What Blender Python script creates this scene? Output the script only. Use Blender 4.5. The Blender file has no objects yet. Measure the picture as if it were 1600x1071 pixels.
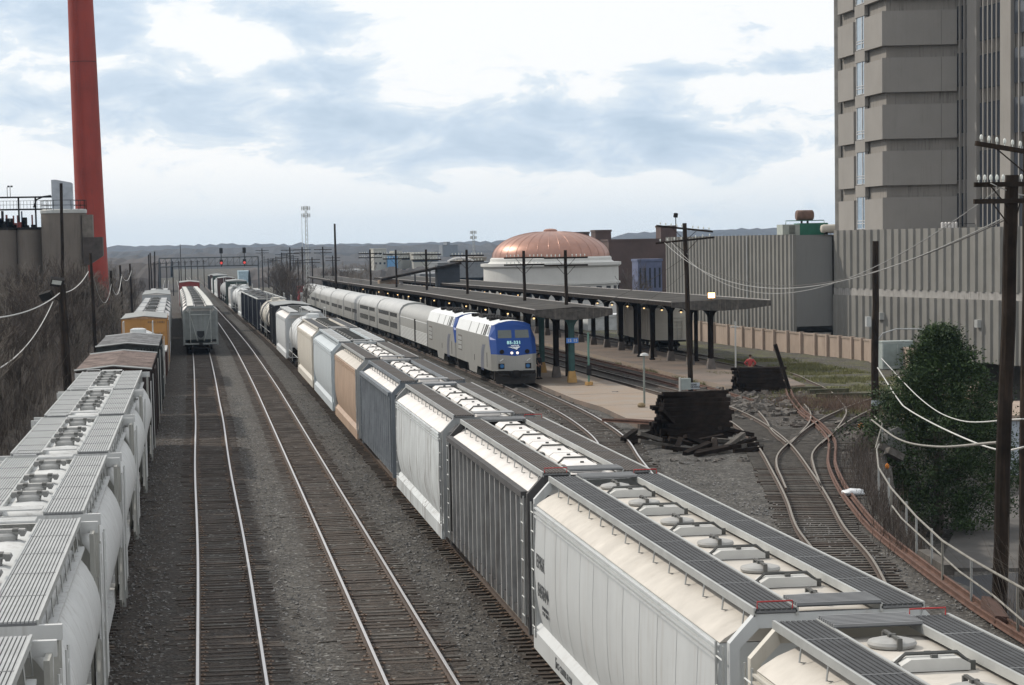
import bpy, bmesh, math, random
from mathutils import Vector, Matrix
from math import sin, cos, pi, radians, sqrt, atan2, exp
random.seed(7)
SC = bpy.context.scene
COL = SC.collection
# ------------------------------------------------------------------ camera
PF, YAW, PITCH, ROLL, CAMH = 3550.0, .13756, .08661, .01803, 9.511
cam_d = bpy.data.cameras.new("camera"); cam = bpy.data.objects.new("camera", cam_d); COL.objects.link(cam)
cam_d.sensor_width = 36.0; cam_d.lens = PF*36/1600; cam_d.shift_y = 150.2/1600
cam_d.clip_start = .5; cam_d.clip_end = 20000
_f = Vector((sin(YAW)*cos(PITCH), cos(YAW)*cos(PITCH), -sin(PITCH)))
_r = Vector((cos(YAW), -sin(YAW), 0)); _u = _r.cross(_f)
_r2 = cos(ROLL)*_r - sin(ROLL)*_u; _u2 = sin(ROLL)*_r + cos(ROLL)*_u
_m = Matrix((_r2, _u2, -_f)).transposed().to_4x4(); _m.translation = Vector((0, 0, CAMH))
cam.matrix_world = _m
SC.camera = cam
# ------------------------------------------------------------------ sky and sun
SUN_AZ, SUN_EL = radians(-52), radians(40)
w = bpy.data.worlds.new("World"); SC.world = w; w.use_nodes = True
nt = w.node_tree; nt.nodes.clear()
def N(t, **k):
    n = nt.nodes.new(t)
    for a, b in k.items(): setattr(n, a, b)
    return n
def ML(op, a, b=None, c=None, clamp=False):
    n = N('ShaderNodeMath', operation=op, use_clamp=clamp)
    for i, q in enumerate((a, b, c)):
        if q is None: continue
        if isinstance(q, (int, float)): n.inputs[i].default_value = q
        else: nt.links.new(q, n.inputs[i])
    return n.outputs[0]
wo = N('ShaderNodeOutputWorld'); bg = N('ShaderNodeBackground'); bg.inputs[1].default_value = .1
nt.links.new(bg.outputs[0], wo.inputs[0])
sky = N('ShaderNodeTexSky', sky_type='NISHITA', sun_disc=False, sun_elevation=SUN_EL, sun_rotation=SUN_AZ)
sky.air_density = 1.0; sky.dust_density = 1.5
tc = N('ShaderNodeTexCoord'); sp = N('ShaderNodeSeparateXYZ'); nt.links.new(tc.outputs['Generated'], sp.inputs[0])
az = ML('ARCTAN2', sp.outputs[0], sp.outputs[1]); el = ML('ARCSINE', sp.outputs[2])
cb = N('ShaderNodeCombineXYZ'); nt.links.new(ML('MULTIPLY', az, 9), cb.inputs[0]); nt.links.new(ML('MULTIPLY', el, 22), cb.inputs[1])
n1 = N('ShaderNodeTexNoise'); n1.inputs['Scale'].default_value = 2.6; n1.inputs['Detail'].default_value = 13; n1.inputs['Roughness'].default_value = .6
n1.inputs['Distortion'].default_value = .35
nt.links.new(cb.outputs[0], n1.inputs['Vector'])
n2 = N('ShaderNodeTexNoise'); n2.inputs['Scale'].default_value = .55; n2.inputs['Detail'].default_value = 3
nt.links.new(cb.outputs[0], n2.inputs['Vector'])
# clear-ish, bluer openings and shaded cloud bellies (azimuth, elevation, half sizes, amount)
acc = None
for a, e, sa, se, k in ((-.047, .1, .07, .024, .50), (-.05, .062, .05, .012, .25), (.056, .095, .022, .018, .42), (.05, .074, .05, .007, .25), (.10, .052, .09, .017, .48), (.0, .06, .04, .016, .25),
                        (.15, .036, .09, .008, .22), (.19, .05, .05, .016, .32), (.218, .04, .03, .012, .3), (.235, .072, .055, .0035, .4), (.18, .09, .018, .005, .38), (.205, .079, .02, .006, .34), (.265, .077, .02, .004, .3),
                        (.06, .112, .05, .012, -.1), (.17, .1, .05, .035, -.32), (.02, .085, .022, .010, -.45), (.1, .083, .02, .012, -.2)):
    t = ML('ADD', ML('POWER', ML('DIVIDE', ML('SUBTRACT', az, a), sa), 2), ML('POWER', ML('DIVIDE', ML('SUBTRACT', el, e), se), 2))
    g = ML('MULTIPLY', ML('EXPONENT', ML('MULTIPLY', t, -1)), k)
    acc = g if acc is None else ML('ADD', acc, g)
cl = ML('ADD', ML('MULTIPLY', ML('SUBTRACT', n1.outputs[0], .5), 1.6), ML('MULTIPLY', ML('SUBTRACT', n2.outputs[0], .5), .35))
cl = ML('ADD', ML('ADD', cl, acc), -.07)
rp = N('ShaderNodeValToRGB'); nt.links.new(cl, rp.inputs[0])
e = rp.color_ramp.elements
e[0].position = 0.0; e[0].color = (10.6, 10.7, 10.8, 1); e[1].position = .66; e[1].color = (5.3, 6.6, 8.1, 1)
q = e.new(.08); q.color = (10.0, 10.3, 10.6, 1); q = e.new(.14); q.color = (8.4, 9.2, 10.0, 1); q = e.new(.36); q.color = (6.6, 7.8, 9.2, 1)
# paler, softer band towards the horizon
hz = N('ShaderNodeMix', data_type='RGBA'); nt.links.new(ML('SUBTRACT', 1, ML('MULTIPLY', ML('ABSOLUTE', el), 28), clamp=True), hz.inputs[0])
nt.links.new(rp.outputs[0], hz.inputs[6]); hz.inputs[7].default_value = (8.2, 9.0, 9.6, 1)
mx = N('ShaderNodeMix', data_type='RGBA'); mx.inputs[0].default_value = .9
nt.links.new(sky.outputs[0], mx.inputs[6]); nt.links.new(hz.outputs[2], mx.inputs[7]); nt.links.new(mx.outputs[2], bg.inputs[0])
sd = bpy.data.lights.new("sun", 'SUN'); sd.energy = 3.0; sd.angle = radians(2.5); sd.color = (1, .92, .81)
so = bpy.data.objects.new("sun", sd); COL.objects.link(so)
so.rotation_euler = Vector((sin(SUN_AZ)*cos(SUN_EL), cos(SUN_AZ)*cos(SUN_EL), sin(SUN_EL))).to_track_quat('Z', 'Y').to_euler()
SC.view_settings.view_transform = 'Standard'; SC.view_settings.look = 'None'; SC.view_settings.exposure = 0; SC.view_settings.gamma = 1
SC.render.engine = 'CYCLES'
SC.cycles.max_bounces = 6; SC.cycles.volume_bounces = 0
try: SC.cycles.volume_step_rate = 5; SC.cycles.volume_max_steps = 64
except Exception: pass
# ------------------------------------------------------------------ terrain functions
def interp(x, X, Y):
    if x <= X[0]: return Y[0]
    for i in range(1, len(X)):
        if x <= X[i]: return Y[i-1] + (Y[i]-Y[i-1])*(x-X[i-1])/(X[i]-X[i-1])
    return Y[-1]
SAGX = (-500, 150, 229, 285, 346, 439, 663, 1200, 3000); SAGZ = (0, 0, -.35, -.75, -1.1, -1.5, -2.6, -4, -8)
def sag(y): return interp(y, SAGX, SAGZ)
def off(y): return 0 if y < 150 else (-2.7e-5*(y-150)**2 if y < 330 else -.875-.0097*(y-330))
def off0(y): return off(y) - .6*min(1, max(0, (y-150)/150))
def T1(y): return .59+off(y)+.03*sin(y/9.)*(1 if y < 140 else 0)
def T2(y): return 4.65+off(y)
def T3(y): return 8.70+off(y)
def T0(y): return -3.53+off0(y)
def TA(y): return 20.95-(0 if y < 217 else .0035*(y-217)) - (0 if y < 500 else .006*(y-500))
FX = (50, 52, 56.4, 60.3, 65.9, 73.4, 80.8, 88.5, 102, 109, 118); FY = (19.3, 19.6, 20.1, 20.6, 21.7, 23.3, 25.1, 27.4, 31.2, 34.3, 40)
def fencex(y): return interp(y, FX, FY)
# ------------------------------------------------------------------ materials
MATS = {}
def pm(name, col, rough=.7, metal=0, var=.18, scale=1.5, streak=0, scol=(.05, .04, .035), bump=0, bscale=20, col2=None, spk=0, spc=(.4, .4, .38), sscale=14, emit=0, spec=.4):
    if name in MATS: return MATS[name]
    m = bpy.data.materials.new(name); m.use_nodes = True; t = m.node_tree; b = t.nodes['Principled BSDF']; L = t.links
    b.inputs['Roughness'].default_value = rough; b.inputs['Metallic'].default_value = metal; b.inputs['Specular IOR Level'].default_value = spec
    def nn(k): return t.nodes.new(k)
    c = nn('ShaderNodeTexCoord')
    def noise(sc, det=6, vec=None, r=.6):
        n = nn('ShaderNodeTexNoise'); n.inputs['Scale'].default_value = sc; n.inputs['Detail'].default_value = det; n.inputs['Roughness'].default_value = r
        L.new(vec or c.outputs['Object'], n.inputs['Vector']); return n.outputs[0]
    def mr(v, a, b_):
        n = nn('ShaderNodeMapRange'); n.inputs[1].default_value = a; n.inputs[2].default_value = b_; L.new(v, n.inputs[0]); return n.outputs[0]
    def mixc(f, A, B):
        n = nn('ShaderNodeMix'); n.data_type = 'RGBA'
        if isinstance(f, float): n.inputs[0].default_value = f
        else: L.new(f, n.inputs[0])
        for i, q in ((6, A), (7, B)):
            if isinstance(q, tuple): n.inputs[i].default_value = q[:3]+(1,)
            else: L.new(q, n.inputs[i])
        return n.outputs[2]
    d = tuple(x*(1-var) for x in col); l = tuple(min(1, x*(1+var)) for x in col)
    out = mixc(mr(noise(scale), .3, .7), d, col2 or l)
    if spk:
        v = nn('ShaderNodeTexVoronoi'); v.inputs['Scale'].default_value = sscale; L.new(c.outputs['Object'], v.inputs['Vector'])
        s = nn('ShaderNodeSeparateColor'); L.new(v.outputs['Color'], s.inputs[0])
        out = mixc(mr(s.outputs[0], 1-spk*1.6, 1.02), out, spc)
        dk = nn('ShaderNodeMath'); dk.operation = 'MULTIPLY'; L.new(mr(v.outputs['Distance'], .35, .6), dk.inputs[0]); dk.inputs[1].default_value = .6
        out = mixc(dk.outputs[0], out, tuple(x*.4 for x in col))
    if streak:
        mp = nn('ShaderNodeMapping'); mp.inputs['Scale'].default_value = (6, 6, .35); L.new(c.outputs['Object'], mp.inputs[0])
        f = mr(noise(1.0, 7, mp.outputs[0], .65), .5, .78); g = mr(noise(.6, 3), .35, .65)
        k = nn('ShaderNodeMath'); k.operation = 'MULTIPLY'; L.new(f, k.inputs[0]); L.new(g, k.inputs[1])
        k2 = nn('ShaderNodeMath'); k2.operation = 'MULTIPLY'; k2.use_clamp = True; L.new(k.outputs[0], k2.inputs[0]); k2.inputs[1].default_value = streak
        out = mixc(k2.outputs[0], out, scol)
    L.new(out, b.inputs['Base Color'])
    if bump:
        bn = nn('ShaderNodeBump'); bn.inputs['Strength'].default_value = bump; bn.inputs['Distance'].default_value = .05
        L.new(noise(bscale, 4), bn.inputs['Height']); L.new(bn.outputs[0], b.inputs['Normal'])
    if emit:
        b.inputs['Emission Color'].default_value = tuple(col)+(1,); b.inputs['Emission Strength'].default_value = emit
    MATS[name] = m; return m
# ------------------------------------------------------------------ mesh builder
class MB:
    def __init__(s): s.v = []; s.f = []; s.m = []
    def face(s, pts, m=0):
        i = len(s.v); s.v += [tuple(p) for p in pts]; s.f.append(tuple(range(i, i+len(pts)))); s.m.append(m); return s
    def box(s, x0, x1, y0, y1, z0, z1, m=0, M=None):
        i = len(s.v); P = [(x, y, z) for z in (z0, z1) for y in (y0, y1) for x in (x0, x1)]
        if M is not None: P = [tuple(M @ Vector(p)) for p in P]
        s.v += P
        for q in ((0, 2, 3, 1), (4, 5, 7, 6), (0, 1, 5, 4), (2, 6, 7, 3), (0, 4, 6, 2), (1, 3, 7, 5)): s.f.append(tuple(i+k for k in q)); s.m.append(m)
        return s
    def ob(s, c, sz, rz=0, rx=0, ry=0, m=0):
        M = Matrix.Translation(c) @ Matrix.Rotation(rz, 4, 'Z') @ Matrix.Rotation(ry, 4, 'Y') @ Matrix.Rotation(rx, 4, 'X')
        return s.box(-sz[0]/2, sz[0]/2, -sz[1]/2, sz[1]/2, -sz[2]/2, sz[2]/2, m, M)
    def tube(s, pts, r, n=6, m=0, caps=True):
        P = [Vector(p) for p in pts]; R = r if isinstance(r, (list, tuple)) else [r]*len(P)
        i0 = len(s.v); up = None
        for k, p in enumerate(P):
            d = (P[min(k+1, len(P)-1)]-P[max(k-1, 0)])
            d = d.normalized() if d.length > 1e-9 else Vector((0, 0, 1))
            if up is None: up = Vector((0, 0, 1)) if abs(d.z) < .9 else Vector((1, 0, 0))
            a = d.cross(up)
            if a.length < 1e-6: a = d.cross(Vector((0, 1, 0)))
            a.normalize(); b = a.cross(d).normalized(); up = b
            for j in range(n):
                t = 2*pi*j/n; q = p+R[k]*(cos(t)*a+sin(t)*b); s.v.append((q.x, q.y, q.z))
        for k in range(len(P)-1):
            for j in range(n):
                a0 = i0+k*n+j; a1 = i0+k*n+(j+1) % n; s.f.append((a0, a1, a1+n, a0+n)); s.m.append(m)
        if caps:
            s.f.append(tuple(i0+j for j in reversed(range(n)))); s.m.append(m)
            e0 = i0+(len(P)-1)*n; s.f.append(tuple(e0+j for j in range(n))); s.m.append(m)
        return s
    def prof(s, pr, y0, y1, m=0, closed=True, caps=True, mm=None, axis='y'):
        i = len(s.v); n = len(pr)
        for y in (y0, y1):
            for p in pr: s.v.append((p[0], y, p[1]) if axis == 'y' else (y, p[0], p[1]))
        for k in range(n if closed else n-1):
            j = (k+1) % n; s.f.append((i+k, i+j, i+n+j, i+n+k)); s.m.append(mm[k] if mm else m)
        if caps and closed:
            s.f.append(tuple(i+k for k in reversed(range(n)))); s.m.append(m); s.f.append(tuple(i+n+k for k in range(n))); s.m.append(m)
        return s
    def lathe(s, pr, c, ax='y', n=24, m=0):
        i = len(s.v)
        for r, t in pr:
            for j in range(n):
                a = 2*pi*j/n
                o = {'y': (r*cos(a), t, r*sin(a)), 'z': (r*cos(a), r*sin(a), t), 'x': (t, r*cos(a), r*sin(a))}[ax]
                s.v.append((c[0]+o[0], c[1]+o[1], c[2]+o[2]))
        for k in range(len(pr)-1):
            for j in range(n):
                a0 = i+k*n+j; a1 = i+k*n+(j+1) % n; s.f.append((a0, a1, a1+n, a0+n)); s.m.append(m)
        s.f.append(tuple(i+j for j in reversed(range(n)))); s.m.append(m)
        s.f.append(tuple(i+(len(pr)-1)*n+j for j in range(n))); s.m.append(m)
        return s
    def build(s, name, mats, parent=None, smooth=False, loc=None, ang=35):
        me = bpy.data.meshes.new(name); me.from_pydata(s.v, [], s.f)
        if not isinstance(mats, (list, tuple)): mats = [mats]
        for q in mats: me.materials.append(q)
        if any(s.m): me.polygons.foreach_set('material_index', s.m)
        bm = bmesh.new(); bm.from_mesh(me); bmesh.ops.recalc_face_normals(bm, faces=bm.faces); bm.to_mesh(me); bm.free()
        if smooth: me.shade_smooth(); me.set_sharp_from_angle(angle=radians(ang))
        o = bpy.data.objects.new(name, me); COL.objects.link(o)
        if parent: o.parent = parent
        if loc: o.location = loc
        return o
def raw(name, v, f, mat, parent=None, smooth=False):
    me = bpy.data.meshes.new(name); me.from_pydata(v, [], f); me.materials.append(mat)
    if smooth: me.shade_smooth()
    o = bpy.data.objects.new(name, me); COL.objects.link(o)
    if parent: o.parent = parent
    return o
def tag(o, label=None, cat=None, group=None, kind=None):
    if label: o['label'] = label
    if cat: o['category'] = cat
    if group: o['group'] = group
    if kind: o['kind'] = kind
    return o
def thing(name, label, cat, loc=(0, 0, 0), rz=0, group=None):
    o = bpy.data.objects.new(name, None); COL.objects.link(o); o.location = loc; o.rotation_euler = (0, 0, rz); o.empty_display_size = .3
    return tag(o, label, cat, group)
def kids(o): return [c for c in bpy.data.objects if c.parent == o]
class Tree:                      # remembers a thing and its parts so it can be copied in a loop
    def __init__(s, root):
        s.root = root; allo = list(bpy.data.objects); par = {}
        for o in allo: par.setdefault(o.parent, []).append(o)
        s.par = par; s.used = False
    def put(s, loc, rz=0, label=None, group=None, scale=None):
        if not s.used: s.used = True; r = s.root
        else:
            r = s._c(s.root, None)
        r.location = loc; r.rotation_euler = (0, 0, rz)
        if scale: r.scale = scale
        if label: r['label'] = label
        if group: r['group'] = group
        return r
    def _c(s, o, p):
        c = o.copy(); COL.objects.link(c); c.parent = p
        for k in s.par.get(o, []): s._c(k, c)
        return c
def text_mesh(txt, size, mat, name, parent, M, bold=0.0, ext=.004):
    cu = bpy.data.curves.new(name, 'FONT'); cu.body = txt; cu.size = size; cu.align_x = 'CENTER'; cu.align_y = 'CENTER'; cu.space_character = 1.12; cu.extrude = ext; cu.offset = bold
    to = bpy.data.objects.new(name, cu); COL.objects.link(to)
    bpy.context.view_layer.update()
    me = bpy.data.meshes.new_from_object(to.evaluated_get(bpy.context.evaluated_depsgraph_get()))
    bpy.data.objects.remove(to); me.materials.clear(); me.materials.append(mat)
    me.transform(M); o = bpy.data.objects.new(name, me); COL.objects.link(o); o.parent = parent
    return o
# ------------------------------------------------------------------ ground
FX = (50, 52, 56.4, 60.3, 65.9, 73.4, 80.8, 88.5, 102, 109, 118, 124, 135, 150, 168, 184, 200); FY = (19.3, 19.6, 20.1, 20.6, 21.7, 23.3, 25.1, 27.4, 31.2, 34.3, 40, 44.5, 47.5, 50.5, 53.2, 54.5, 54.5)
from mathutils import noise as _ns
def nz(x, y, s=1., o=0): return _ns.noise(Vector((x*s+o, y*s-o, o*.37)))
def lowz(x, y):
    d = x-fencex(y)-.45
    if y > 186 or d <= 0: return 0
    k = min(1, d/.5) * (1 if y < 172 else max(0, (186-y)/14.))
    return -3.9*k
def hgt(x, y):
    z = sag(y)-.22
    if x-off(y) < 6.2 and min(abs(x-off(y)-.59), abs(x-off(y)-4.65)) < 1.6: z += .034+.02*nz(x, y, 2.2)
    if x < -6.3+off0(y):
        z += min(1.6, (-6.3+off0(y)-x)*.14) + .25*nz(x, y, .3)
    L = lowz(x, y)
    z += L
    if L == 0 and x > 10:
        if y < 260: z += .05*nz(x, y, .35)+.03*nz(x, y, 1.3) - .02
        if 36 < x < 48 and 120 < y < 200: z += .12*nz(x, y, .2, 4)+.06
    if y > 700: z += 1.5*nz(x, y, .004)
    return z
def seq(*segs):
    o = [segs[0][0]]
    for a, b, st in segs:
        n = max(1, round((b-a)/st))
        o += [a+(b-a)*(i+1)/n for i in range(n)]
    return o
xs = seq((-3500, -600, 700), (-600, -100, 100), (-100, -30, 7), (-30, -8, 1.5), (-8, 18, .65), (18, 36, .5), (36, 60, 1), (60, 120, 8), (120, 800, 85), (800, 4500, 900))
ys = seq((-60, 20, 10), (20, 44, 3), (44, 130, .8), (130, 200, 1.4), (200, 330, 4), (330, 700, 15), (700, 1500, 80), (1500, 7000, 700))
V = []; F = []; WT = []
def sst(a, b, x):
    t = min(1, max(0, (x-a)/(b-a))); return t*t*(3-2*t)
for y in ys:
    for x in xs:
        V.append((x, y, hgt(x, y)))
        g = d = l = 0.
        xo = x-off(y)
        for c in (.59, 4.65, 8.7, -3.53): d = max(d, 1-sst(1.25, 1.75, abs(xo-c)))
        d *= .8
        d = max(d, .75*(sst(-2.9, -2.4, xo)*(1-sst(-1.2, -.2, xo))))
        if x > 10: l = .75
        if y < 330: l = max(l, .7*sst(1.9, 2.4, xo)*(1-sst(3.1, 3.6, xo)), .6*sst(5.9, 6.3, xo)*(1-sst(7.3, 8, xo)))
        if xo < -5.6: d = max(d, sst(-5.6, -7.5, xo) if False else min(1, (-5.6-xo)/1.5)); l = 0
        if 13 < x < 60 and 95 < y < 260:
            g = sst(31, 39, x)*sst(112, 128, y); d = max(d, .75*sst(28, 32, x)*(1-.6*sst(36, 42, x)))
            if y > 150: g = max(g*.6, sst(41, 44, x)*(1-sst(47, 49, x)))
        if y > 300 and x > 12 or y > 800: g = .35; d = .8
        if x > 60 or x < -30: g = .3; d = .8
        if x > 17 and y < 100 and x > fencex(y)-2.5: l = 1; d = .15
        WT.append((g, d, l, 1))
nx = len(xs)
for j in range(len(ys)-1):
    for i in range(nx-1):
        a = j*nx+i; F.append((a, a+1, a+1+nx, a+nx))
def ground_mat():
    m = bpy.data.materials.new('ballast'); m.use_nodes = True; t = m.node_tree; b = t.nodes['Principled BSDF']; L = t.links
    b.inputs['Roughness'].default_value = .9; b.inputs['Specular IOR Level'].default_value = .25
    def nn(k): return t.nodes.new(k)
    c = nn('ShaderNodeTexCoord').outputs['Object']
    at = nn('ShaderNodeVertexColor'); at.layer_name = 'w'; sc = nn('ShaderNodeSeparateColor'); L.new(at.outputs[0], sc.inputs[0])
    def noise(s, det=6, r=.6):
        n = nn('ShaderNodeTexNoise'); n.inputs['Scale'].default_value = s; n.inputs['Detail'].default_value = det; n.inputs['Roughness'].default_value = r; L.new(c, n.inputs['Vector']); return n.outputs[0]
    def mr(v, a, b_, lo=0, hi=1):
        n = nn('ShaderNodeMapRange'); n.inputs[1].default_value = a; n.inputs[2].default_value = b_; n.inputs[3].default_value = lo; n.inputs[4].default_value = hi; L.new(v, n.inputs[0]); return n.outputs[0]
    def mixc(f, A, B):
        n = nn('ShaderNodeMix'); n.data_type = 'RGBA'; L.new(f, n.inputs[0])
        for i, q in ((6, A), (7, B)):
            if isinstance(q, tuple): n.inputs[i].default_value = q+(1,)
            else: L.new(q, n.inputs[i])
        return n.outputs[2]
    def mth(op, a, b_):
        n = nn('ShaderNodeMath'); n.operation = op; n.use_clamp = True
        for i, q in ((0, a), (1, b_)):
            if isinstance(q, (int, float)): n.inputs[i].default_value = q
            else: L.new(q, n.inputs[i])
        return n.outputs[0]
    v = nn('ShaderNodeTexVoronoi'); v.inputs['Scale'].default_value = 11; L.new(c, v.inputs['Vector'])
    vs = nn('ShaderNodeSeparateColor'); L.new(v.outputs['Color'], vs.inputs[0])
    big = noise(.35, 5); med = noise(2.2, 6)
    base = mixc(vs.outputs[0], (.022, .021, .020), (.098, .094, .088))
    lite = mixc(vs.outputs[0], (.044, .042, .039), (.168, .158, .143))
    col = mixc(mth('MULTIPLY', sc.outputs[2], mr(big, .3, .6)), base, lite)
    brown = mixc(vs.outputs[1], (.02, .015, .012), (.092, .072, .058))
    col = mixc(mth('MULTIPLY', sc.outputs[1], mr(med, .28, .55)), col, brown)
    col = mixc(mth('MULTIPLY', mr(noise(.9, 9, .72), .52, .68), .55), col, (.03, .026, .023))
    gr = mixc(noise(9, 4), (.055, .062, .024), (.17, .17, .075))
    gm = mth('MULTIPLY', mr(sc.outputs[0], .0, .9), mr(noise(.55, 8, .7), .46, .6))
    col = mixc(gm, col, gr)
    wh = nn('ShaderNodeMath'); wh.operation = 'GREATER_THAN'; wh.inputs[1].default_value = .978; L.new(vs.outputs[2], wh.inputs[0])
    col = mixc(mth('MULTIPLY', wh.outputs[0], .7), col, (.3, .3, .28))
    L.new(col, b.inputs['Base Color'])
    bn = nn('ShaderNodeBump'); bn.inputs['Strength'].default_value = .9; bn.inputs['Distance'].default_value = .06
    L.new(mth('ADD', v.outputs['Distance'], mth('MULTIPLY', noise(30, 3), .5)), bn.inputs['Height']); L.new(bn.outputs[0], b.inputs['Normal'])
    return m
GM = ground_mat()
go = raw('ground', V, F, GM, smooth=True); tag(go, kind='structure')
ca = go.data.color_attributes.new('w', 'FLOAT_COLOR', 'POINT')
ca.data.foreach_set('color', [c for q in WT for c in q])
# ------------------------------------------------------------------ wooded hills far away
hill_m = pm('winter_wood', (.05, .043, .04), .95, var=.5, scale=.02)
hill_n = pm('winter_wood_far', (.045, .042, .042), .95, var=.35, scale=.008)
def ridge(name, y0, dep, x0, x1, step, zf, mat, seed, amp):
    V = []; F = []; n = int((x1-x0)/step)+1; R = 7
    for r in range(R):
        t = r/(R-1)
        for i in range(n):
            x = x0+i*step; zt = zf(x)+amp*(nz(x, r*40, .9/amp/2.2, seed)+.6*nz(x, r*40, .9/amp, seed+3))
            zb = sag(y0)-3
            k = (0, .62, .86, 1, .93, .7, 0)[r]
            V.append((x, y0+dep*(t-.4)+amp*nz(x, r, .2, seed+8), zb+(zt-zb)*k))
    for r in range(R-1):
        for i in range(n-1): a = r*n+i; F.append((a, a+1, a+1+n, a+n))
    return tag(raw(name, V, F, mat), kind='structure')
ridge('hills', 3600, 500, -900, 2400, 9, lambda x: 15+8*nz(x, 0, .0016, 1)+ (6 if x > 700 else 0), hill_n, 2, 4)
ridge('hills', 2300, 300, -500, 1500, 6, lambda x: 7.5+4*nz(x, 0, .003, 5), hill_n, 12, 3)
ridge('hills', 1500, 200, -300, 1000, 4, lambda x: 2.5+3.5*nz(x, 0, .006, 9), hill_n, 22, 2.5)
ridge('hills', 1050, 120, -250, -8, 2.5, lambda x: 5.5+2*nz(x, 0, .01, 13), hill_m, 32, 2.2)
ridge('hills', 1000, 120, 22, 700, 2.5, lambda x: 0.5+2.5*nz(x, 0, .01, 17), hill_m, 42, 2.2)
ridge('hills', 640, 60, -120, -9, 1.6, lambda x: 5.5+1.5*nz(x, 0, .02, 13), hill_m, 52, 1.7)
ridge('hills', 700, 50, 17, 150, 1.6, lambda x: 2.6+2*nz(x, 0, .02, 13)-.02*x, hill_m, 62, 1.7)
# ------------------------------------------------------------------ track
rail_top = pm('polished_rail', (.55, .53, .52), .35, .8, var=.06, scale=3)
rail_web = pm('rail_web', (.075, .055, .044), .8, 0, var=.3, scale=4)
rust_top = pm('worn_rail_head', (.20, .18, .155), .6, .1, var=.2, scale=5)
rust_r = pm('rusty_rail', (.115, .062, .045), .8, .1, var=.35, scale=2.5)
tie_m = pm('crosstie_wood', (.056, .044, .036), .9, var=.55, scale=2.2, bump=.6, bscale=14)
tie_g = pm('weathered_crosstie', (.085, .077, .068), .9, var=.4, scale=3, bump=.6, bscale=14)
tie_k = pm('creosoted_crosstie', (.015, .0115, .0105), .95, var=.7, scale=1.1, bump=.5, bscale=14, spec=.08, col2=(.034, .026, .022))
plate_m = pm('rusty_tie_plate', (.13, .09, .065), .8, var=.35, scale=6)
RP = [(-.07, -.165), (.07, -.165), (.07, -.15), (.012, -.13), (.012, -.045), (.037, -.035), (.037, -.004), (.03, 0), (-.03, 0), (-.037, -.004), (-.037, -.035), (-.012, -.045), (-.012, -.13), (-.07, -.15)]
def rail_mb(pts, mb=None, hm=1):
    mb = mb or MB(); P = [Vector(p) for p in pts]; i0 = len(mb.v); n = len(RP)
    for k, p in enumerate(P):
        d = (P[min(k+1, len(P)-1)]-P[max(k-1, 0)]); d.z = 0; d.normalize(); s = Vector((d.y, -d.x, 0))
        for a, b in RP: q = p+s*a; mb.v.append((q.x, q.y, p.z+b))
    for k in range(len(P)-1):
        for j in range(n):
            a = i0+k*n+j; b = i0+k*n+(j+1) % n; mb.f.append((a, b, b+n, a+n)); mb.m.append(hm if j in (6, 7, 8) else 0)
    mb.f.append(tuple(i0+j for j in range(n))); mb.m.append(0); mb.f.append(tuple(i0+(len(P)-1)*n+j for j in range(n))); mb.m.append(0)
    return mb
def tie_mesh(mat, plates=True, L=2.6, wid=.23, h=.17, top=-.168, seed=0):
    mb = MB(); rr = random.Random(seed)
    # slightly irregular block
    P = []
    for z in (top-h, top):
        for y in (-wid/2, wid/2):
            for x in (-L/2, L/2): P.append((x+rr.uniform(-.04, .04), y+rr.uniform(-.012, .012), z+rr.uniform(-.01, .004)))
    i = len(mb.v); mb.v += P
    for q in ((0, 2, 3, 1), (4, 5, 7, 6), (0, 1, 5, 4), (2, 6, 7, 3), (0, 4, 6, 2), (1, 3, 7, 5)): mb.f.append(tuple(i+k for k in q)); mb.m.append(0)
    if plates:
        for s in (-1, 1):
            mb.box(s*.7525-.19, s*.7525+.19, -.095, .095, top-.005, top+.012, 1)
            for a in (-.12, .12):
                for b in (-.05, .05): mb.box(s*.7525+a-.018, s*.7525+a+.018, b-.018, b+.018, top+.012, top+.035, 1)
    o = mb.build('crosstie', [mat, plate_m]); me = o.data; bpy.data.objects.remove(o); return me, mb
TIES = [tie_mesh(m, seed=i)[0] for i, m in enumerate((tie_m, tie_g, tie_m, tie_m))]
def main_track(fn, label, y0, y1, group, z=0, shiny=True, yt=46):
    t = thing('railway_track', label, 'railway track', (fn(yt), yt, 0), group=group)
    for s in (-1, 1):
        pts = []
        y = y0
        while y < y1:
            e = .01
            pts.append((fn(y)+s*.7525-fn(yt), y-yt, sag(y)+.0)); y += 1.5 if y < 160 else 6
        rail_mb(pts).build('rail', [rail_web, rail_top if shiny else rust_top], t)
    rnd = random.Random(label); y = yt; k = 0; rest = MB()
    while y < 430:
        y += .495+rnd.uniform(-.03, .03); k += 1
        if k <= 96:
            o = bpy.data.objects.new('crosstie', rnd.choice(TIES)); COL.objects.link(o); o.parent = t
            o.location = (fn(y)-fn(yt)+rnd.gauss(0, .06), y-yt, rnd.uniform(-.022, .004)); o.rotation_euler = (0, 0, rnd.gauss(0, .014)); o.scale = (rnd.uniform(.96, 1.04), rnd.uniform(.85, 1.1), 1)
        else:
            x = fn(y)-fn(yt)+rnd.uniform(-.07, .07)
            rest.box(x-1.3, x+1.3, y-yt-.115, y-yt+.115, sag(y)-.33, sag(y)-.168+rnd.uniform(-.012, .004))
            if y < 170:
                for s in (-1, 1): rest.box(x+s*.7525-.19, x+s*.7525+.19, y-yt-.095, y-yt+.095, sag(y)-.17, sag(y)-.153, 1)
    tag(rest.build('crossties', [tie_m, plate_m], t), kind='stuff')
    return t
GT = 'railway tracks of the main line'
main_track(T0, 'leftmost railway track, carrying the grey hopper cars beside the brush', 20, 900, GT)
main_track(T1, 'railway track with polished rails leading to the rear of a parked grey hopper car', 40, 900, GT)
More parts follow.
